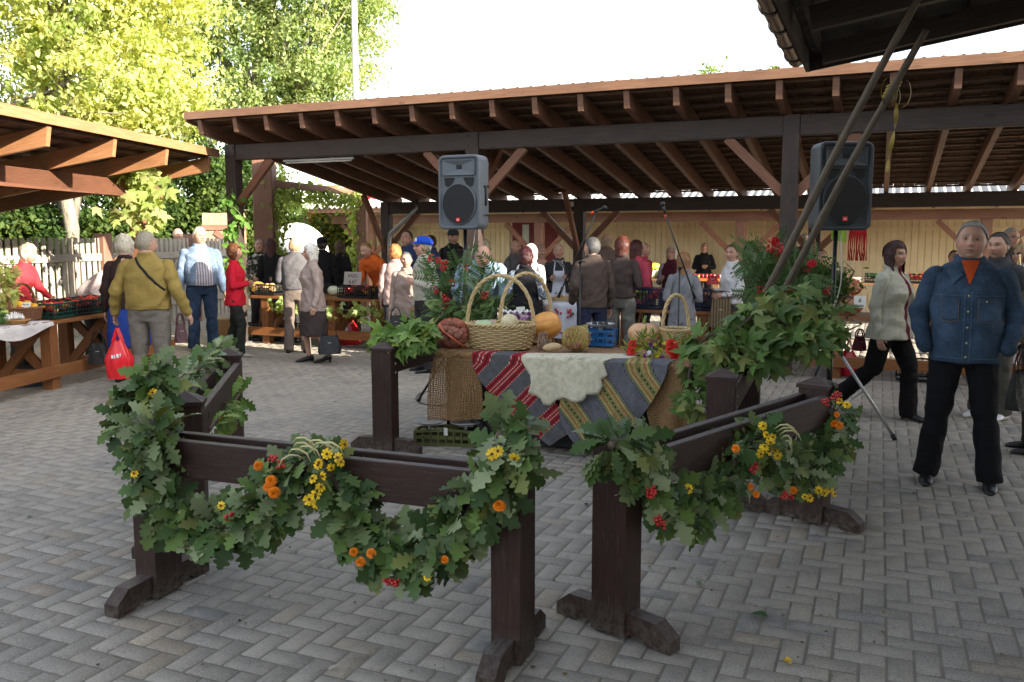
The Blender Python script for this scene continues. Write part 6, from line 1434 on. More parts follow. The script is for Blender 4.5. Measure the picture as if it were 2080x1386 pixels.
P('man in blue cap and pale beige jacket looking left',862,10.7,top=481,yaw=-72,w=1.12,hair=('short',GRY),topc=(.42,.40,.34),botc=(.03,.028,.028),hem=.93,cap=(.01,.06,.42),glasses='thin',near=True,arms=('hang','bent'))
P('young man with cropped dark hair standing behind the man in the blue cap',828,13.6,top=468,yaw=-35,hair=('short',(.05,.03,.02)),topc=(.03,.05,.12),head=(0,-8))
P('dark haired man looking down to the left behind the blue cap',876,14.6,top=477,yaw=-60,hair=('short',(.06,.035,.02)),topc=(.05,.08,.16),head=(0,-12))
P('man in grey peaked cap and black leather jacket facing the camera',921,15,top=466,yaw=8,hair=('short',DKB),topc=(.012,.012,.013),topk='leather',cap=(.05,.05,.055),shirt=((.02,.02,.022),),shirtw=(.05,.05))
P('bald bent man in wide light blue denim shirt leaning over behind the rowan bouquet',974,10.5,H=1.80,yaw=6,w=1.35,hair=('bald',(.35,.33,.31)),topc=(.20,.28,.36),topk='denim',lean=46,arms=('reach','reach'),shirt=((.02,.02,.025),),shirtw=(.0,.04),near=True,head=(0,-8))
P('person with untidy grey blond hair in a yellow and blue top seen from behind',984,12.6,top=487,yaw=178,sex='f',w=1.2,hair=('curly',(.42,.36,.24)),topc=(.50,.40,.22))
P('woman with short maroon hair in black waistcoat with blue patterned sleeves, back turned',1067,10.3,top=503,yaw=176,sex='f',w=1.12,hair=('curly',(.05,.010,.012)),topc=(.010,.010,.012),botc=(.012,.012,.014),bot='skirt',hem=.62,sleevec=((.12,.20,.30),'print'),arms=('bent','bent'),near=True)
P('bald man in grey jacket looking right behind the maroon haired woman',1046,13.9,top=487,yaw=50,hair=('bald',(.5,.42,.34)),topc=(.12,.12,.125))
P('white haired woman in sunlit white top half hidden by the maroon haired woman',1078,11.6,top=495,yaw=150,sex='f',w=1.1,hair=('bob',(.75,.70,.60)),topc=(.72,.68,.66))
P('grey haired woman in salmon top looking down left of the pastry seller',1099,13.7,top=496,yaw=12,sex='f',hair=('short',(.30,.27,.23)),topc=(.55,.30,.25),head=(0,-15))
apw,XA,APA,sA=P('smiling seller in white apron and dark grey jacket behind the pastries',1134,12.9,top=494,yaw=4,sex='f',w=1.08,hair=('short',(.48,.43,.34)),topc=(.035,.037,.042),arms=('bent','bent'),head=(-6,0),near=True)
P('grey haired man in brown jacket seen from behind at the pastry table',1203,10.4,top=481,yaw=-155,w=1.12,hair=('short',(.085,.085,.083)),topc=(.068,.050,.042),botc=(.018,.022,.05),hem=.86,arms=('hang','pocket'),head=(20,0),near=True)
P('bald man in brown waistcoat looking away at the back of the shed',1231,14.2,top=474,yaw=165,hair=('bald',(.4,.3,.2)),topc=(.20,.14,.12),sleevec=((.45,.36,.33),))
P('woman with copper red bob in brown jacket and grey jeans, back turned',1262,11,top=479,yaw=170,sex='f',w=1.12,hair=('bob',(.09,.022,.014)),topc=(.065,.047,.042),botc=(.16,.16,.14),botk='denim',hem=.94,arms=('bent','hang'),near=True)
P('dark haired woman in rose red coat looking right',1290,12.0,top=487,yaw=150,sex='f',w=1.12,hair=('bob',(.07,.015,.015)),topc=(.50,.07,.11),hem=.78)
P('blonde woman looking down at the stall beside the rose red coat',1306,13.2,top=490,yaw=55,sex='f',hair=('short',(.6,.52,.38)),topc=(.45,.06,.10),head=(0,-20))
P('white haired woman with dark headband and maroon waistcoat behind the apples',1364,13.2,top=499,yaw=-15,sex='f',hair=('bob',(.55,.5,.42)),topc=(.07,.012,.02),sleevec=((.34,.33,.35),),arms=('bent','bent'),head=(0,-10),glasses='thin')
P('girl with long brown ponytail in grey wool coat, back turned',1388,10.2,top=512,yaw=178,sex='f',w=.98,hair=('long',(.24,.12,.05)),topc=(.18,.185,.20),hem=.52,flare=1.22,bot='skirt',botc=(.1,.1,.11),arms=('bent','bent'),near=True)
P('seller in black sweater working with her hands before the yellow wall',1430,19.9,top=493,yaw=4,sex='f',w=1.15,hair=('short',(.10,.05,.03)),topc=(.012,.012,.014),arms=('fold','fold'),head=(0,-14))
P('smiling brown haired woman in white jacket turning towards the camera',1487,10.9,top=494,yaw=-62,sex='f',w=1.05,hair=('short',(.13,.07,.04)),topc=(.66,.64,.64),botc=(.08,.07,.06),arms=('fwd','fwd'),head=(35,0),near=True)
P('woman in olive green coat with black hair seen from behind',1522,12.3,top=491,yaw=172,sex='f',w=1.15,hair=('mid',(.02,.016,.016)),topc=(.085,.095,.055),hem=.7)
P('fair person almost hidden behind the olive green coat',1546,13.6,top=500,yaw=-20,sex='f',hair=('bob',(.42,.25,.12)),topc=(.3,.3,.28))
P('man standing in the shade behind the right loudspeaker',1632,15.2,top=474,yaw=15,hair=('short',(.12,.06,.03)),topc=(.10,.04,.03))
P('dark haired seller half hidden by the rowan leaves under the red scarf',1667,11.6,top=506,yaw=10,sex='f',hair=('short',(.05,.02,.015)),topc=(.15,.06,.04),head=(0,-15))
finish_people()
# jacket details of the denim man
JM=cloth_mat((.036,.062,.105),'denim'); STI=plain('orange_stitch',(.20,.13,.06),.8); BTN=plain('brass_button',(.45,.35,.18),.35,metal=.8)
def jackface(x,z):   # front surface of the jacket, found by ray casting on the finished mesh
    return None
jk=[c for c in man.children if c.name.startswith('jacket')][0]
from mathutils.bvhtree import BVHTree
bv=BVHTree.FromPolygons([tuple(v.co) for v in jk.data.vertices],[tuple(p.vertices) for p in jk.data.polygons])
def jf(x,z,o=.004):
    h=bv.ray_cast(Vector((x,-1,z)),Vector((0,1,0))); y=h[0].y if h[0] is not None else -.15; return Vector((x,y-o,z))
mb=MB()
def seam(x0,z0,x1,z1,r=.0028,n=14): mb.tube([jf(x0+(x1-x0)*i/n,z0+(z1-z0)*i/n,.002) for i in range(n+1)],r,5)
seam(.02,1.30,.02,.85); seam(-.02,1.30,-.02,.85); seam(-.20,1.27,-.03,1.27); seam(.03,1.27,.20,1.27); 
seam(-.20,.87,.20,.87); seam(.20,1.27,.235,1.0) if False else None
mb.build('seams',cloth_mat((.06,.11,.17),'denim'),man)
mb=MB(); mb.grid(lambda a,b: jf((a-.5)*2*(.004+.050*b),1.345+.150*b,.0045+.006*b*(1-(2*a-1)**2)),14,18); mb.build('shirt',cloth_mat((.42,.06,.012)),man)
for sg in (-1,1):
    mb=MB(); xs=(.055,.155)
    mb.grid(lambda a,b: jf(sg*(xs[0]+(xs[1]-xs[0])*a),1.255-(.135+.012*(1-abs(a*2-1)))*b,.007),10,10); pk=mb.build('chest_pocket',JM,man); md=pk.modifiers.new('th','SOLIDIFY'); md.thickness=.006
    mb=MB(); mb.tube([jf(sg*xs[0],1.255,.010),jf(sg*xs[0],1.115,.010),jf(sg*(xs[0]+xs[1])/2,1.103,.010),jf(sg*xs[1],1.115,.010),jf(sg*xs[1],1.255,.010)],.0016,4); mb.build('stitching',STI,pk)
    # collar leaf
    mb=MB()
    def colr(a,b):
        p0=Vector((sg*.045,.055,1.50)).lerp(Vector((sg*.075,-.045,1.475)),min(1,a*2)) if a<.5 else Vector((sg*.075,-.045,1.475)).lerp(Vector((sg*.028,-.118,1.40)),(a-.5)*2)
        p1=p0+Vector((sg*(.045+.02*a),-.01-.02*a,-.045-.02*a)); return p0.lerp(p1,b)+Vector((0,0,.008*math.sin(b*PI)))
    mb.grid(colr,14,5); cl=mb.build('collar',JM,man); md=cl.modifiers.new('th','SOLIDIFY'); md.thickness=.009
mb=MB()
for z in (1.27,1.17,1.07,.97,.88): mb.ball(jf(.0,z,.004),.0075,8,6,sy=.5)
mb.ball(jf(.10,1.235,.012),.007,8,6,sy=.5); mb.build('buttons',BTN,man)
# apron
bvs=[c for c in apw.children if c.name.startswith('jacket')][0]; bva=BVHTree.FromPolygons([tuple(v.co) for v in bvs.data.vertices],[tuple(p.vertices) for p in bvs.data.polygons])
def af(x,z,o=.006):
    h=bva.ray_cast(Vector((x,-1,z)),Vector((0,1,0))); y=h[0].y if h[0] is not None else -.14; return Vector((x,min(y,-.10)-o,z))
mb=MB(); mb.grid(lambda a,b: af((a-.5)*(.17+.09*b+(.16 if b>.6 else 0)),1.30-.60*b,.008),14,24); o=mb.build('apron',cloth_mat((.58,.61,.70)),apw)
for sg in (-1,1):
    mb=MB(); mb.grid(lambda a,b: af(sg*(.05+.018*a+.02*b),1.44-.14*b,.008),3,8); mb.build('apron_strap',cloth_mat((.58,.61,.70)),apw)
mb=MB(); mb.tube([Vector((.075*math.cos(a*PI/8),-.01+.07*math.sin(a*PI/8),1.47-.02*math.sin(a*PI/8)*-1)) for a in range(16)],.02,8,closed=True); mb.tube([(-.0,-.09,1.44),(.05,-.12,1.40),(.09,-.12,1.36)],[.02,.025,.02],7); mb.build('scarf',cloth_mat((.30,.30,.36),'print'),apw)
# ---------------- bags ----------------
def handbag(label,loc,w_,h_,d_,col,rz=0,strap=.2,name='handbag',kind='leather'):
    t=thing(name,label,'handbag',loc,rz); mb=MB(); 
    def fn(a,b):
        th=2*PI*a; k=(1-.22*b**1.5)*(.92+.08*math.sin(PI*min(1,b*1.6))); return (w_/2*k*abs(math.cos(th))**.55*(1 if math.cos(th)>0 else -1),d_/2*(1-.7*b)*abs(math.sin(th))**.7*(1 if math.sin(th)>0 else -1)+.004*math.sin(th*9+b*5),h_*b)
    mb.grid(fn,36,10); mb.add([fn(i/36,0) for i in range(36)],[tuple(range(36))]); mb.build('bag_body',cloth_mat(col,kind),t)
    mb=MB()
    for yy in (-.015,.015): mb.tube([Vector((w_*.30*math.cos(PI*i/14),yy,h_*.93+strap*math.sin(PI*i/14))) for i in range(15)],.006,6)
    mb.build('strap',cloth_mat(col,kind),t)
    mb=MB(); mb.beam((-.02,-d_*.33,h_*.62),(.02,-d_*.33,h_*.62),.004,.01); mb.build('clasp',CHR,t); return t
def plastic_bag(label,loc,w_,h_,col,rz=0,d_=.14,mark=None,name='carrier_bag',tall=.16):
    t=thing(name,label,'plastic bag',loc,rz); mb=MB(); ph=random.uniform(0,6)
    def fn(a,b):
        th=2*PI*a; k=(.78+.25*math.sin(PI*(b*.85+.12)))*(1-.55*max(0,b-.55)/.45); f=1+.05*math.sin(th*7+b*3+ph)+.03*math.sin(th*13-b*9); return (w_/2*k*f*math.cos(th),d_/2*k*f*math.sin(th),h_*b+.012*math.sin(th*5)*b)
    mb.grid(fn,44,14); mb.add([fn(i/44,0) for i in range(44)],[tuple(range(44))]); m=plain('thin_plastic_%d_%d'%(int(col[0]*99),int(col[2]*99)),col,.32,.12,12,.4,25,spec=.5); mb.build('bag_body',m,t)
    mb=MB()
    for sg in (-1,1): mb.grid(lambda a,b: (sg*w_*.17*(1-b)+(a-.5)*.035,0.02*(a-.5),h_*.97+tall*b),2,8)
    mb.build('handles',m,t)
    if mark:
        mb=MB()
        for i,(x,z,ww,hh) in enumerate(mark): mb.grid(lambda a,b:(x+ww*a,-d_*.5-.008,z+hh*b),1,1)
        mb.build('print',plain('white_print',(.8,.8,.8),.5),t)
    return t
q=G(238,0+806); yx=X_at(238,8.9,.9); plastic_bag('bright red plastic carrier bag hanging from the left hand of the yellow jacket man',(yx,8.88,Z_at(768,8.9)),.26,.40,(.62,.012,.02),.3,mark=((-.06,.22,.018,.035),(-.035,.22,.012,.035),(-.012,.225,.022,.04),(.02,.24,.01,.03)),tall=.14)
handbag('black shoulder bag with coloured things held low by the curly grey haired woman',(X_at(203,9.9,.5),9.85,Z_at(738,9.9)),.24,.24,.12,(.012,.012,.012),.1,.16)
handbag('brown leather bag hanging from the right hand of the yellow jacket man',(X_at(367,9.0,.7),9.0,Z_at(696,9.0)),.13,.2,.10,(.07,.025,.03),.8,.12)
handbag('shiny black handbag carried by the white haired woman in beige coat',(X_at(668,11.2,.6),11.2,Z_at(719,11.2)),.31,.24,.13,(.008,.01,.013),.2,.19)
handbag('dark handbag of the woman at the right edge of the picture',(X_at(2072,6.5,.6),6.45,Z_at(828,6.5)),.32,.30,.14,(.012,.012,.012),.4,.2)
handbag('small dark red handbag swinging behind the striding woman',(X_at(1748,7.95,.9),7.95,Z_at(712,7.95)),.13,.13,.10,(.12,.01,.02),.2,.08)
plastic_bag('yellow plastic bag held by the blonde woman in sunglasses',(X_at(2068,9.9,1.2),9.9,Z_at(590,9.9)),.16,.26,(.65,.45,.03),.2)
plastic_bag('red plastic bag with white print standing under the left bay stall',(X_at(712,13.5,.1),13.45,.0),.34,.36,(.50,.01,.015),.2,.2,((-.13,.2,.10,.08),))
handbag('tan striped shoulder bag of the woman in the white jacket',(X_at(1463,10.75,.9),10.7,Z_at(665,10.7)),.30,.36,.12,(.22,.16,.09),-.3,.12,kind='stripe')
handbag('flat red purse held before the woman in the white jacket',(X_at(1446,10.6,.9),10.6,Z_at(578,10.6)),.15,.10,.04,(.35,.015,.02),.1,.01,name='purse')
handbag('black leather bag in front of the old woman in beige coat',(X_at(805,11.0,.7),10.95,Z_at(672,11)),.2,.2,.1,(.02,.02,.02),.1,.12)

# strap, cuffs and waistband of the yellow jacket
for ch in C.objects:
    if ch.get('label','').startswith('man seen from behind in mustard'): ym=ch
yj=[c for c in ym.children if c.name.startswith('jacket')][0]; yb=BVHTree.FromPolygons([tuple(v.co) for v in yj.data.vertices],[tuple(p.vertices) for p in yj.data.polygons])
def yf(x,z,o=.006,s_=1):
    h=yb.ray_cast(Vector((x,s_,z)),Vector((0,-s_,0))); y=h[0].y if h[0] is not None else .12; return Vector((x,y+o*s_,z))
mb=MB(); mb.tube([yf(.09-.30*i/24,1.47-.34*i/24) for i in range(25)],.014,6,flat=.35,up=(0,1,0)); mb.build('bag_strap',cloth_mat((.02,.02,.02)),ym)
mb=MB(); mb.tube([yf(-.2+.4*i/20,.965,.002) for i in range(21)],.003,5); mb.build('waist_seam',cloth_mat((.20,.14,.04)),ym)
# ---------------- market stalls ----------------
def stall(label,org,d,f,L,W,h,legs,mat,rail=True,grp='timber stall tables',xf=True,name='stall_table'):
    """org: front left ground corner; d along, f to the back"""
    d=Vector(d).normalized(); f=Vector(f).normalized(); t=thing(name,label,'stall table',org,0,grp); Z=Vector((0,0,1)); P_=lambda s,q,z:d*s+f*q+Z*z
    mb=MB(); n=4
    for i in range(n): mb.beam(P_(0,W*(i+.5)/n,h-.022),P_(L,W*(i+.5)/n,h-.022+.001*(i%2)),W/n-.006,.042,ch=.003)
    mb.build('tabletop',mat,t)
    for s in legs:
        for q in (.09,W-.12):
            mb=MB(); mb.beam(P_(s,q,0),P_(s,q,h-.045),.13,.13,up=f,ch=.005); mb.build('leg',mat,t)
        if xf:
            for a,b2 in ((.12,h-.10),(h-.10,.12)):
                mb=MB(); mb.beam(P_(s+(.03 if a<.2 else -.03),.16,a+.04),P_(s+(.03 if a<.2 else -.03),W-.19,b2),.05,.10,up=Z); mb.build('brace',mat,t)
            mb=MB(); mb.beam(P_(s,.156,.16),P_(s,W-.186,.16),.08,.09); mb.build('stretcher',mat,t)
    if rail:
        mb=MB(); mb.beam(P_(-.05,-.0,.20),P_(L+.05,-.0,.20),.05,.13,ch=.004); mb.build('foot_rail',mat,t)
    return t,lambda s,q,z=0.0: Vector(org)+d*s+f*q+Z*(h+z)
LS0=Vector((-5.02,9.43,0))-Ld*4.2; lt_,lp_=stall('long timber stall table with crossed braces at the left edge',LS0,Ld,Lf,6.6,.85,.76,[.6,1.8,3.0,4.2,5.4,6.3],W_TABLE)
azL=math.atan2(Ld.y,Ld.x); azU=math.atan2(U.y,U.x)
TOM=plain('tomato_red',(.45,.02,.012),.3,.2,30,0,spec=.5); YEP=plain('yellow_pepper',(.70,.38,.02),.3,.15,30,0,spec=.5); APG=plain('apple_green',(.30,.34,.06),.35,.3,20,0); PLM=plain('apple_red',(.35,.05,.05),.35,.35,20,0); ONI=plain('onion',(.42,.2,.06),.5,.3,20,0); CAB=plain('white_cabbage',(.50,.55,.36),.6,.2,14,.4,25); CRP=plain('carrot_orange',(.6,.18,.02),.5); PRP=plain('purple_cabbage',(.10,.02,.12),.5,.3,12,.3); WHI=plain('white_paper',(.68,.67,.62),.7,.04,5,.02)
def onpx(px,lp,q): # along position on a stall where the photo column is
    lo,hi=-1,12
    a=lp(0,q); b2=lp(1,q)
    for _ in range(40):
        m=(lo+hi)/2; p=lp(m,q)
        if X_at(px,p.y,p.z)>p.x: lo=m
        else: hi=m
    return lo
for i,(px,labl,cm,fl) in enumerate(((112,'dark green crate of yellow and red tomatoes beside the wicker basket',GRNP,[(TOM,26),(YEP,16)]),(152,'middle dark green crate of red tomatoes on the left stall',BLKP,[(TOM,36)]),(187,'dark green crate of red tomatoes nearest the yellow jacket man',GRNP,[(TOM,36)]))):
    s=onpx(px,lp_,.2); p=lp_(s,.24,.006); crate(labl,p,azL,.40,.34,.17,cm,fl,'tomato crates on the left stall')
for i,px in enumerate((95,140,180)):
    s=onpx(px,lp_,.6)+.1; p=lp_(s,.64,.006); crate(['low black crate in the back row behind the wicker basket','low black crate in the middle of the back row on the left stall','low black crate at the far end of the back row on the left stall'][i],p,azL,.40,.30,.15,BLKP,[(TOM,26)],'back row crates on the left stall')
s=onpx(52,lp_,.3); p=lp_(s,.32,.006); basket('wicker_basket','brown wicker basket with thin arched handle full of peppers on the left stall',p,.20,.17,.14,.40,azL,WICKD,rows=11,nst=22); t=thing('pepper_heap','heap of yellow and red peppers in the brown wicker basket','vegetables',p+Vector((0,0,.06))); 
for nm,m_,pts in (('yellow_peppers',YEP,[(-.06,-.05,.10),(.0,-.07,.12),(.06,-.04,.11),(.03,.03,.12),(-.04,.05,.1),(.1,.03,.09)]),('red_peppers',TOM,[(-.1,-.06,.07),(-.02,-.12,.06),(.05,-.11,.06),(.11,-.06,.06),(-.1,.03,.07)])):
    mb=MB(); [mb.ball(c,.042,10,7,sx=1.2,sz=.9) for c in pts]; mb.build(nm,m_,t)
def card(label,loc,w_,h_,rz,lines,tilt=.25,mat=None,ink=None,grp=None,name='price_card',two=None):
    t=thing(name,label,'price card',loc,rz,grp); M_=Matrix.Rotation(-tilt,3,'X'); mb=MB(); mb.add([M_@Vector((x,y,z)) for y in (-.002,.002) for x,z in ((-w_/2,0),(w_/2,0),(w_/2,h_),(-w_/2,h_))],[(0,1,2,3),(7,6,5,4),(0,4,5,1),(1,5,6,2),(2,6,7,3),(3,7,4,0)]); mb.build('sheet',mat or WHI,t)
    for k,(txt,size,z) in enumerate(lines):
        cu=bpy.data.curves.new('writing','FONT'); cu.body=txt; cu.size=size; cu.align_x='CENTER'; cu.offset=.0006; cu.extrude=.0003; cu.shear=.15; cu.materials.append(ink or SBK)
        o=bpy.data.objects.new('tmp',cu); C.objects.link(o); bpy.context.view_layer.update(); me=bpy.data.meshes.new_from_object(o.evaluated_get(bpy.context.evaluated_depsgraph_get())); bpy.data.objects.remove(o); o=bpy.data.objects.new('writing',me); C.objects.link(o); o.parent=t; o.location=M_@Vector((0,-.0035,z)); o.rotation_euler=(PI/2-tilt,0,0)
    return t
card('small white price card stuck in the brown wicker basket',p+Vector((.08,-.10,.14)),.10,.07,.1,[('Paprika',.022,.035)],.5)
s=onpx(27,lp_,.15); p=lp_(s,.13,.008); t=thing('garlic_basket','flat round basket of white garlic bulbs on the pale cloth','basket',p); mb=MB()
for j in range(4): mb.tube([((.115+.01*j)*math.cos(2*PI*i/40),(.115+.01*j)*math.sin(2*PI*i/40),.008+.011*j) for i in range(40)],.008,6,closed=True)
mb.lathe([(.001,.008),(.11,.008)]); mb.build('weave',plain('tan_wicker',(.38,.2,.07),.6,.25,50),t)
mb=MB(); rnd=random.Random(3)
for i in range(16):
    a=rnd.uniform(0,6.3); r=.085*rnd.random()**.5; c=Vector((r*math.cos(a),r*math.sin(a),.035+.035*(1-r/.1))); mb.lathe([(.001,0),(.022,.005),(.028,.018),(.02,.034),(.007,.045),(.005,.065)],c,9,lob=.12,lobn=8)
mb.build('garlic',plain('garlic_white',(.66,.62,.58),.5,.12,40),t)
# pale cloth over the near end
t=MB(); s1_=onpx(108,lp_,0)
t.grid(lambda a,b:(lambda s,q: lp_(s,max(q,-.012),.006 if q>=0 else q*1.0)-LS0+(Vector((0,0,0))))(s1_-3.4+3.4*a-(.35*(b) if a>.9 else 0),-.18*(.55+.3*math.sin(a*17))+(.95*b)),60,24); o=t.build('table_cloth',cloth_mat((.62,.58,.57)));o.location=LS0; tag(o,'pale checked cloth spread over the near end of the left stall','tablecloth')
# yellowish leaf bunch and dill at the left edge
s=onpx(10,lp_,.45); p=lp_(s,.45,0); t=thing('leaf_bouquet','sunlit yellow green leaf bouquet standing at the left edge of the stall','bouquet',p); mb=MB(); [mb.tube([(0,0,0),(.05*math.cos(i),.05*math.sin(i),.3),(.12*math.cos(i),.12*math.sin(i),.6)],.004,5) for i in range(5)]; mb.build('stalks',plain('green_stem',(.12,.16,.05)),t)
foliage_on('leaves',[(0,0,.2),(.02,0,.3),(-.02,0,.4),(.0,.02,.5),(.03,0,.6)],.16,170,.09,[(.42,.42,.10),(.32,.38,.09),(.5,.42,.15)],t,MAPLE)
s=onpx(2,lp_,.1); p=lp_(s,.12,.006); t=thing('dill_bunch','dark green dill bunch beside the garlic at the left edge','herbs',p); foliage_on('fronds',[(0,0,.03),(0,0,.10),(0,0,.16)],.07,160,.06,[(.05,.13,.03),(.07,.16,.04)],t,NEEDLE,down=-.5)
# boxes below the left stall and by the fence
mb=MB(); mb.beam((-.2,0,.15),(.2,0,.15),.3,.3,ch=.004); o=mb.build('cardboard_box',plain('cardboard',(.34,.20,.10),.8,.1)); o.location=(X_at(465,14.6),14.6,0); tag(o,'brown cardboard box on the ground behind the red jacket woman','box')
handbag('black bag lying on the ground beneath the near end of the left stall',(lp_(onpx(45,lp_,.5),.5).x,lp_(onpx(45,lp_,.5),.5).y,.0),.45,.22,.3,(.012,.012,.012),.4,.02,name='bag')
# ---- stall in the left bay of the long shed
def shed_pt(px,q,z=0): 
    s=s_at(px,q,z); return S2+U*s+V*q+Vector((0,0,z))
a0=shed_pt(512,.15); a1=shed_pt(790,.15); LA=(a1-a0).length
ta,pa=stall('timber stall table in the left bay of the long shed',a0,U,V,LA,.8,.76,[.25,1.5,LA-.25],W_TABLE)
def put(px,pf,q): s=onpx(px,pf,q); return s
items=[(552,'black crate of sunlit loaves and squash in the left bay',BLKP,[(plain('bread_crust',(.55,.33,.13),.6,.2),14),(CAB,5)],.38,.05),
 (715,'black crate of red capped jars beside the cardboard sign',BLKP,[(TOM,26)],.36,.034),(748,'black crate of red and yellow tomatoes next to the jars',BLKP,[(TOM,16),(YEP,8)],.36,.034),(778,'black crate of yellow peppers at the right end of the left bay stall',BLKP,[(YEP,14),(TOM,8)],.30,.036)]
for px,lb,m_,fl,W_,fr in items:
    p=pa(put(px,pa,.2),.22,.006); crate(lb,p,azU,.34 if px<600 else .30,W_,.17,m_,fl,'crates on the left bay stall',fillr=fr)
p=pa(put(526,pa,.2),.2,.006); net_sack('sunlit net of yellow potatoes at the left end of the left bay stall',p,.11,.11,.10,30,POTB,(.7,.4,.05),.03)
for i,px in enumerate((676,690,704)):
    p=pa(put(px,pa,.4),.42+.08*(i%2),.006+.0); gourd('cabbage',['white cabbage at the left of three in the left bay','white cabbage between two others in the left bay','white cabbage nearest the cardboard sign'][i],p,.09,.88,(.62,.66,.48),8,.04,cat='cabbage',grp='cabbages on the left bay stall')
p=pa(put(716,pa,.45),.45,.18); card('cardboard price sign with handwriting behind the tomato crates',p,.34,.20,azU-.1,[('KAZU',.075,.115),('6.67',.085,.02)],.15,plain('grey_cardboard',(.40,.36,.33),.8,.06),name='cardboard_sign')
mb=MB(); mb.beam((-.17,.03,0),(-.17,.03,.19),.012,.012); mb.beam((.17,.03,0),(.17,.03,.19),.012,.012); o=mb.build('sign_stand',W_PALE); o.location=pa(put(716,pa,.45),.47,.0); o.rotation_euler=(0,0,azU-.1); tag(o,'thin wooden stand holding up the cardboard price sign','sign stand')
t=creeper('hop_vine','pale green hop vine trailing along the front edge of the left bay stall',pa(put(560,pa,0),-.03,-.12),pa(put(775,pa,0),-.03,-.18),150,[(.34,.44,.14),(.24,.34,.10),(.42,.48,.22)],.10,.09,3,MAPLE)
for i,(px,q,W_) in enumerate(((530,.45,.4),(590,.5,.4))):
    p=shed_pt(px,.15+q*.9,0); crate(['black empty crate standing under the left end of the left bay stall','second black empty crate under the left bay stall'][i],p,azU,.5,.34,.28,BLKP,None,'empty crates under the left bay stall')
# ---- pastry table with embroidered cloth
e0=shed_pt(1104,.1); e1=shed_pt(1170,.1); LE=(e1-e0).length; te,pe=stall('small table under the embroidered cloth with the pastry tray',e0,U,V,LE+.5,.7,.80,[.1,LE+.35],W_PALE,False,xf=False)
m,n,b=newmat('white_linen'); n.links.new(ramp(n,noise(n,coord(n),5,3),[(.3,(.58,.60,.68)),(.7,(.68,.70,.76))]),b.inputs['Base Color']); b.inputs['Roughness'].default_value=.85
t=thing('embroidered_cloth','white linen cloth embroidered with red cherries hanging over the pastry table','tablecloth',e0); mb=MB()
def cl(a,b2):
    q=.65-b2*1.15; z=.808 if q>0 else .808+q*.98; return U*(-.05+(LE+.42)*a)+V*(max(q,-.02)-(.012*math.sin(a*22) if q<0 else 0))+Vector((0,0,z))
mb.grid(cl,40,24); mb.build('linen',m,t)
mb=MB(); rnd=random.Random(5)
GRE=plain('embroidery_green',(.05,.16,.05),.8); REE=plain('embroidery_red',(.60,.015,.07),.8)
mg=MB()
for cx_ in (.02,.20,.38,.56):
    for k in range(9):
        a=rnd.uniform(0,6.3); r=rnd.uniform(.02,.065); c=U*(cx_+r*math.cos(a))+V*-.038+Vector((0,0,.66+r*math.sin(a)*.8)); (mb if k<6 else mg).ball(c,.017,8,5,sy=.35)
    mg.tube([U*(cx_-.03)+V*-.036+Vector((0,0,.72)),U*cx_+V*-.036+Vector((0,0,.69)),U*(cx_+.03)+V*-.036+Vector((0,0,.67))],.006,5)
mb.build('embroidered_cherries',REE,t); mg.build('embroidered_leaves',GRE,t)
mb=MB(); mb.beam(U*-.05+V*-.036+Vector((0,0,.40)),U*(LE+.37)+V*-.036+Vector((0,0,.40)),.004,.014); mb.build('trim',REE,t)
p=pe(.28,.22,.012); t=thing('pastry_tray','rectangular basket tray piled with golden pastries','tray',p,azU); mb=MB()
for j in range(4): 
    for yy in (-.12,.12): mb.tube([(-.20+.02*i,yy+.003*(-1)**(i+j),.01+.013*j) for i in range(21)],.0065,5)
    for xx in (-.20,.20): mb.tube([(xx+.003*(-1)**(i+j),-.12+.02*i,.01+.013*j) for i in range(13)],.0065,5)
mb.beam((-.2,0,.005),(.2,0,.005),.24,.008); mb.build('tray',WICK,t); mb=MB(); rnd=random.Random(9)
for i in range(30): mb.ball((rnd.uniform(-.17,.17),rnd.uniform(-.10,.10),.03+.035*rnd.random()),.026,9,6,sx=1.5,sz=.6)
mb.build('pastries',plain('pastry_golden',(.50,.24,.06),.55,.3,30),t)
# ---- stall in the middle bay with apple crates
b0=shed_pt(1238,.15); b1=shed_pt(1570,.15); LB=(b1-b0).length; tb,pb_=stall('timber stall table with dark crates of apples in the middle bay',b0,U,V,LB,.8,.74,[.2,1.2,LB-.3],W_TABLE)
for i,(px,lb,m_,fl) in enumerate(((1297,'navy crate of yellow green apples behind the copper haired woman',NAVP,[(APG,30)]),(1337,'navy crate of red apples in the middle bay',NAVP,[(PLM,34)]),(1372,'navy crate of pale apples beside the grey coat girl',NAVP,[(APG,26),(PLM,6)]),(1420,'navy crate of plums right of the grey coat girl',NAVP,[(plain('plum',(.06,.015,.05),.35),34)]),(1455,'navy crate of onions before the white jacket woman',NAVP,[(ONI,30)]))):
    p=pb_(put(px,pb_,.2),.22,.006); crate(lb,p,azU,.34,.38,.26,m_,fl,'crates on the middle bay stall',rows=5)
mb=MB(); 
for i,(px,lb) in enumerate(((1322,'red crate standing under the apple stall'),)):
    p=shed_pt(px,.5); crate(lb,p,azU,.45,.34,.26,plain('red_plastic',(.35,.01,.015),.4),[(PLM,20)])
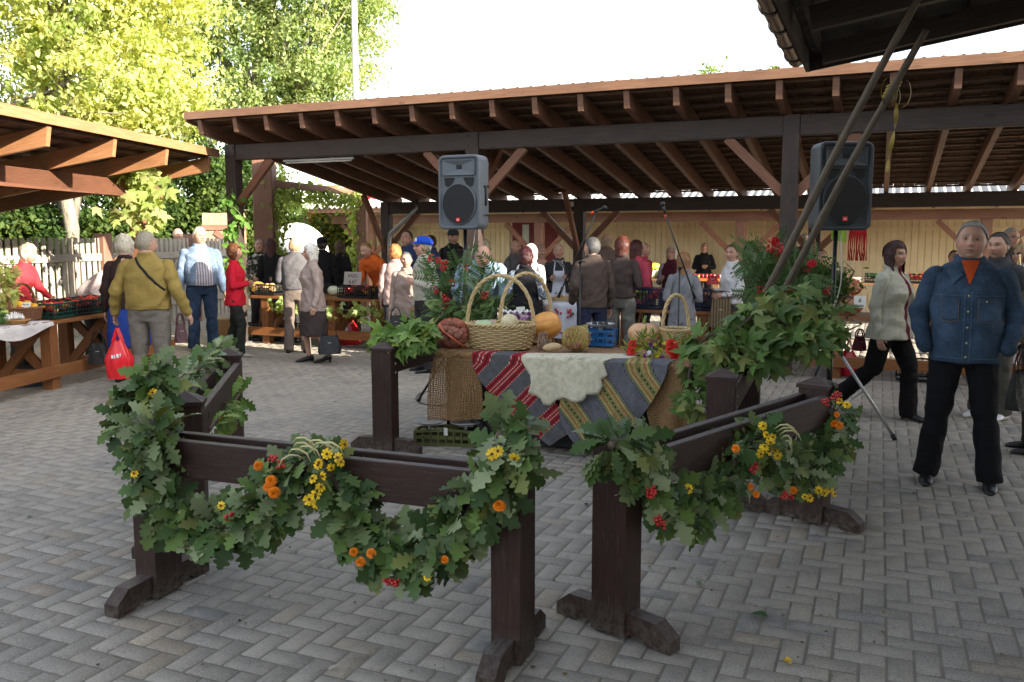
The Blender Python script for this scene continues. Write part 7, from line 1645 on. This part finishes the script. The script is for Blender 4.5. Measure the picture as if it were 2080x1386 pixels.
# ---- far stall row in front of the hall
f0=shed_pt(1225,7.2); f1=shed_pt(2085,7.2); LF=(f1-f0).length; tf,pf_=stall('long far stall table before the yellow hall',f0,U,V,LF,.75,.80,[.4+2.0*i for i in range(int(LF/2)+1)],W_PALE,False,xf=False)
rnd=random.Random(2)
for i,px in enumerate((1322,1332,1343,1352)):
    p=pf_(put(px,pf_,.2),.25+.1*(i%2),.004); gourd('melon',['pale green melon at the left end of the melon row','pale green melon second in the melon row','pale yellow melon third in the melon row','pale green melon nearest the white haired woman'][i],p,.105,.92,(.56,.60,.36) if i!=2 else (.6,.55,.25),0,cat='melon',grp='melons on the far stall')
p=pf_(put(1322,pf_,.5),.5,.004); gourd('yellow_melon','long bright yellow melon above the pale green ones',p+Vector((-.1,0,.22)),.09,1.7,(.72,.48,.04),0,0,Matrix.Rotation(R(85),3,'Y'),cat='melon')
crate('black crate holding up the bright yellow melon',p+Vector((.02,.02,0)),azU,.42,.34,.20,BLKP,None)
def jar(label,p,col,grp):
    t=thing('jar',label,'jar',p,0,grp); mb=MB(); mb.lathe([(.036,0),(.04,.008),(.04,.085),(.033,.098)],n=12); mb.build('glass',plain('jam_%d_%d'%(int(col[0]*99),int(col[1]*99)),col,.15,.1,spec=.7),t); mb=MB(); mb.lathe([(.036,.098),(.037,.112),(.001,.113)],n=12); mb.build('lid',plain('lid_red',(.55,.03,.03),.3),t); return t
jl=('amber jar first from the left on the far stall','second jar in the far row, orange brown','dark red jar third in the far row','dark red jar fourth in the far row','red jar fifth in the far row','red jar sixth in the far row','red jar just left of the white jacket woman')
for i,px in enumerate((1411,1419,1427,1435,1443,1450,1461)):
    jar(jl[i],pf_(put(px,pf_,.15),.14,.004),(.6,.3,.03) if i<2 else (.28,.01,.02),'jars on the far stall')
mb=MB(); mb.beam(pf_(put(1405,pf_,.05),.02,-.0)-f0,pf_(put(1465,pf_,.05),.02,-.0)-f0,.03,.05); o=mb.build('orange_runner',plain('orange_cloth',(.75,.22,.03),.8)); o.location=f0+Vector((0,0,.006))-V*.02; tag(o,'orange strip of cloth along the edge under the far jars','cloth')
for i,(px,m_,fl,lb) in enumerate(((1822,BLKP,[(TOM,44)],'black crate heaped with bright red tomatoes behind the striding woman'),(1855,BLKP,[(TOM,20),(CRP,14)],'black crate of orange and red tomatoes beside the heaped one'),(1778,BLKP,[(plain('leafy_green',(.07,.16,.04),.6,.3),40)],'black crate of green leaves left of the tomatoes'),(2068,GRNP,[(TOM,30)],'green crate of tomatoes at the right edge by the blonde woman'))):
    p=pf_(put(px,pf_,.15),.2,.004); crate(lb,p,azU,.38,.34,.18,m_,fl,'crates on the far stall',fillz=.22 if i==0 else None)
card('small white price card on the heaped tomato crate',pf_(put(1825,pf_,.0),.0,.06),.13,.12,azU,[('2,50',.05,.04)],.1)
card('small white price card before the green leaves',pf_(put(1740,pf_,.0),.0,.0),.16,.11,azU,[('1,20',.05,.03)],.1)
# ---- near right stall with potato nets
c0=shed_pt(1640,.05); c1=shed_pt(2080,.05); LC=(c1-c0).length+1.5; tc,pc=stall('timber stall table stacked with potato nets in the right bay',c0,U,V,LC,.8,.74,[.3,1.4,2.5,3.6],W_TABLE)
q_=pc(put(1722,pc,.2),.22,.004)
net_sack('lower orange net of potatoes stacked in the right bay',q_,.17,.14,.115,52,POTB,(.75,.14,.03),.038,lines=26)
net_sack('upper orange net of potatoes stacked in the right bay',q_+Vector((-.02,.0,.225)),.17,.14,.11,50,POTB,(.75,.14,.03),.038,lines=26)
card('white handwritten price card pinned to the lower potato net',q_+Vector((.07,-.16,.10)),.13,.14,azU,[('6',.07,.065),('Kartup',.032,.02)],.05,name='price_card')
for i,(px,lb,fl) in enumerate(((1835,'black crate of purple cabbages right of the striding woman',[(PRP,10),(CAB,3)]),(1905,'black crate of white cabbages behind the denim jacket man',[(CAB,9)]))):
    p=pc(put(px,pc,.25),.25,.006); crate(lb,p,azU,.42,.36,.20,BLKP,fl,fillr=.07,grp='cabbage crates in the right bay')
p=shed_pt(1862,.35); crate('black crate on the paving below the right bay stall',p,azU,.45,.32,.24,BLKP,None)
plastic_bag('red plastic bag on the ground under the potato nets',shed_pt(1722,.35),.30,.30,(.5,.01,.03),.1,.2)
# hanging scarf and green cloth on a rail
h0=shed_pt(1655,.9,2.06); h1=shed_pt(1765,.9,2.06); t=thing('clothes_rail','thin rail hung under the shed roof carrying a scarf and a cloth','rail',Vector((h0.x,h0.y,0))); b_=Vector((h0.x,h0.y,0)); mb=MB(); mb.tube([h0-b_,h1-b_],.01,8); mb.build('rail',SBK,t); mb=MB()
for hh in (h0,h1): mb=MB(); mb.tube([hh-b_,hh-b_+Vector((0,0,.9))],.003,5); mb.build('hanger_cord',SBK,t)
p=shed_pt(1728,.9,0); t=thing('fringed_scarf','red knitted scarf with long fringe hanging behind the right loudspeaker','scarf',p,azU); mb=MB(); mb.grid(lambda a,b2:(-.09+.2*a,-.02+.015*math.sin(a*9),2.075-.36*b2),12,10); mb.build('knit',cloth_mat((.45,.012,.02)),t); mb=MB()
for i in range(20):
    x=-.09+.2*i/19; mb.tube([(x,-.02,1.715),(x+random.uniform(-.015,.015),-.02,1.55),(x+random.uniform(-.02,.02),-.02,1.38)],.005,4)
mb.build('fringe',cloth_mat((.45,.012,.02)),t)
p=shed_pt(1692,.9,0); t=MB(); t.grid(lambda a,b2:(-.10+.2*a,.02*math.sin(a*8),2.07-(.42+.05*a)*b2),12,10); o=t.build('green_cloth',cloth_mat((.22,.38,.05))); o.location=p; tag(o,'lime green cloth hanging beside the red scarf','cloth')
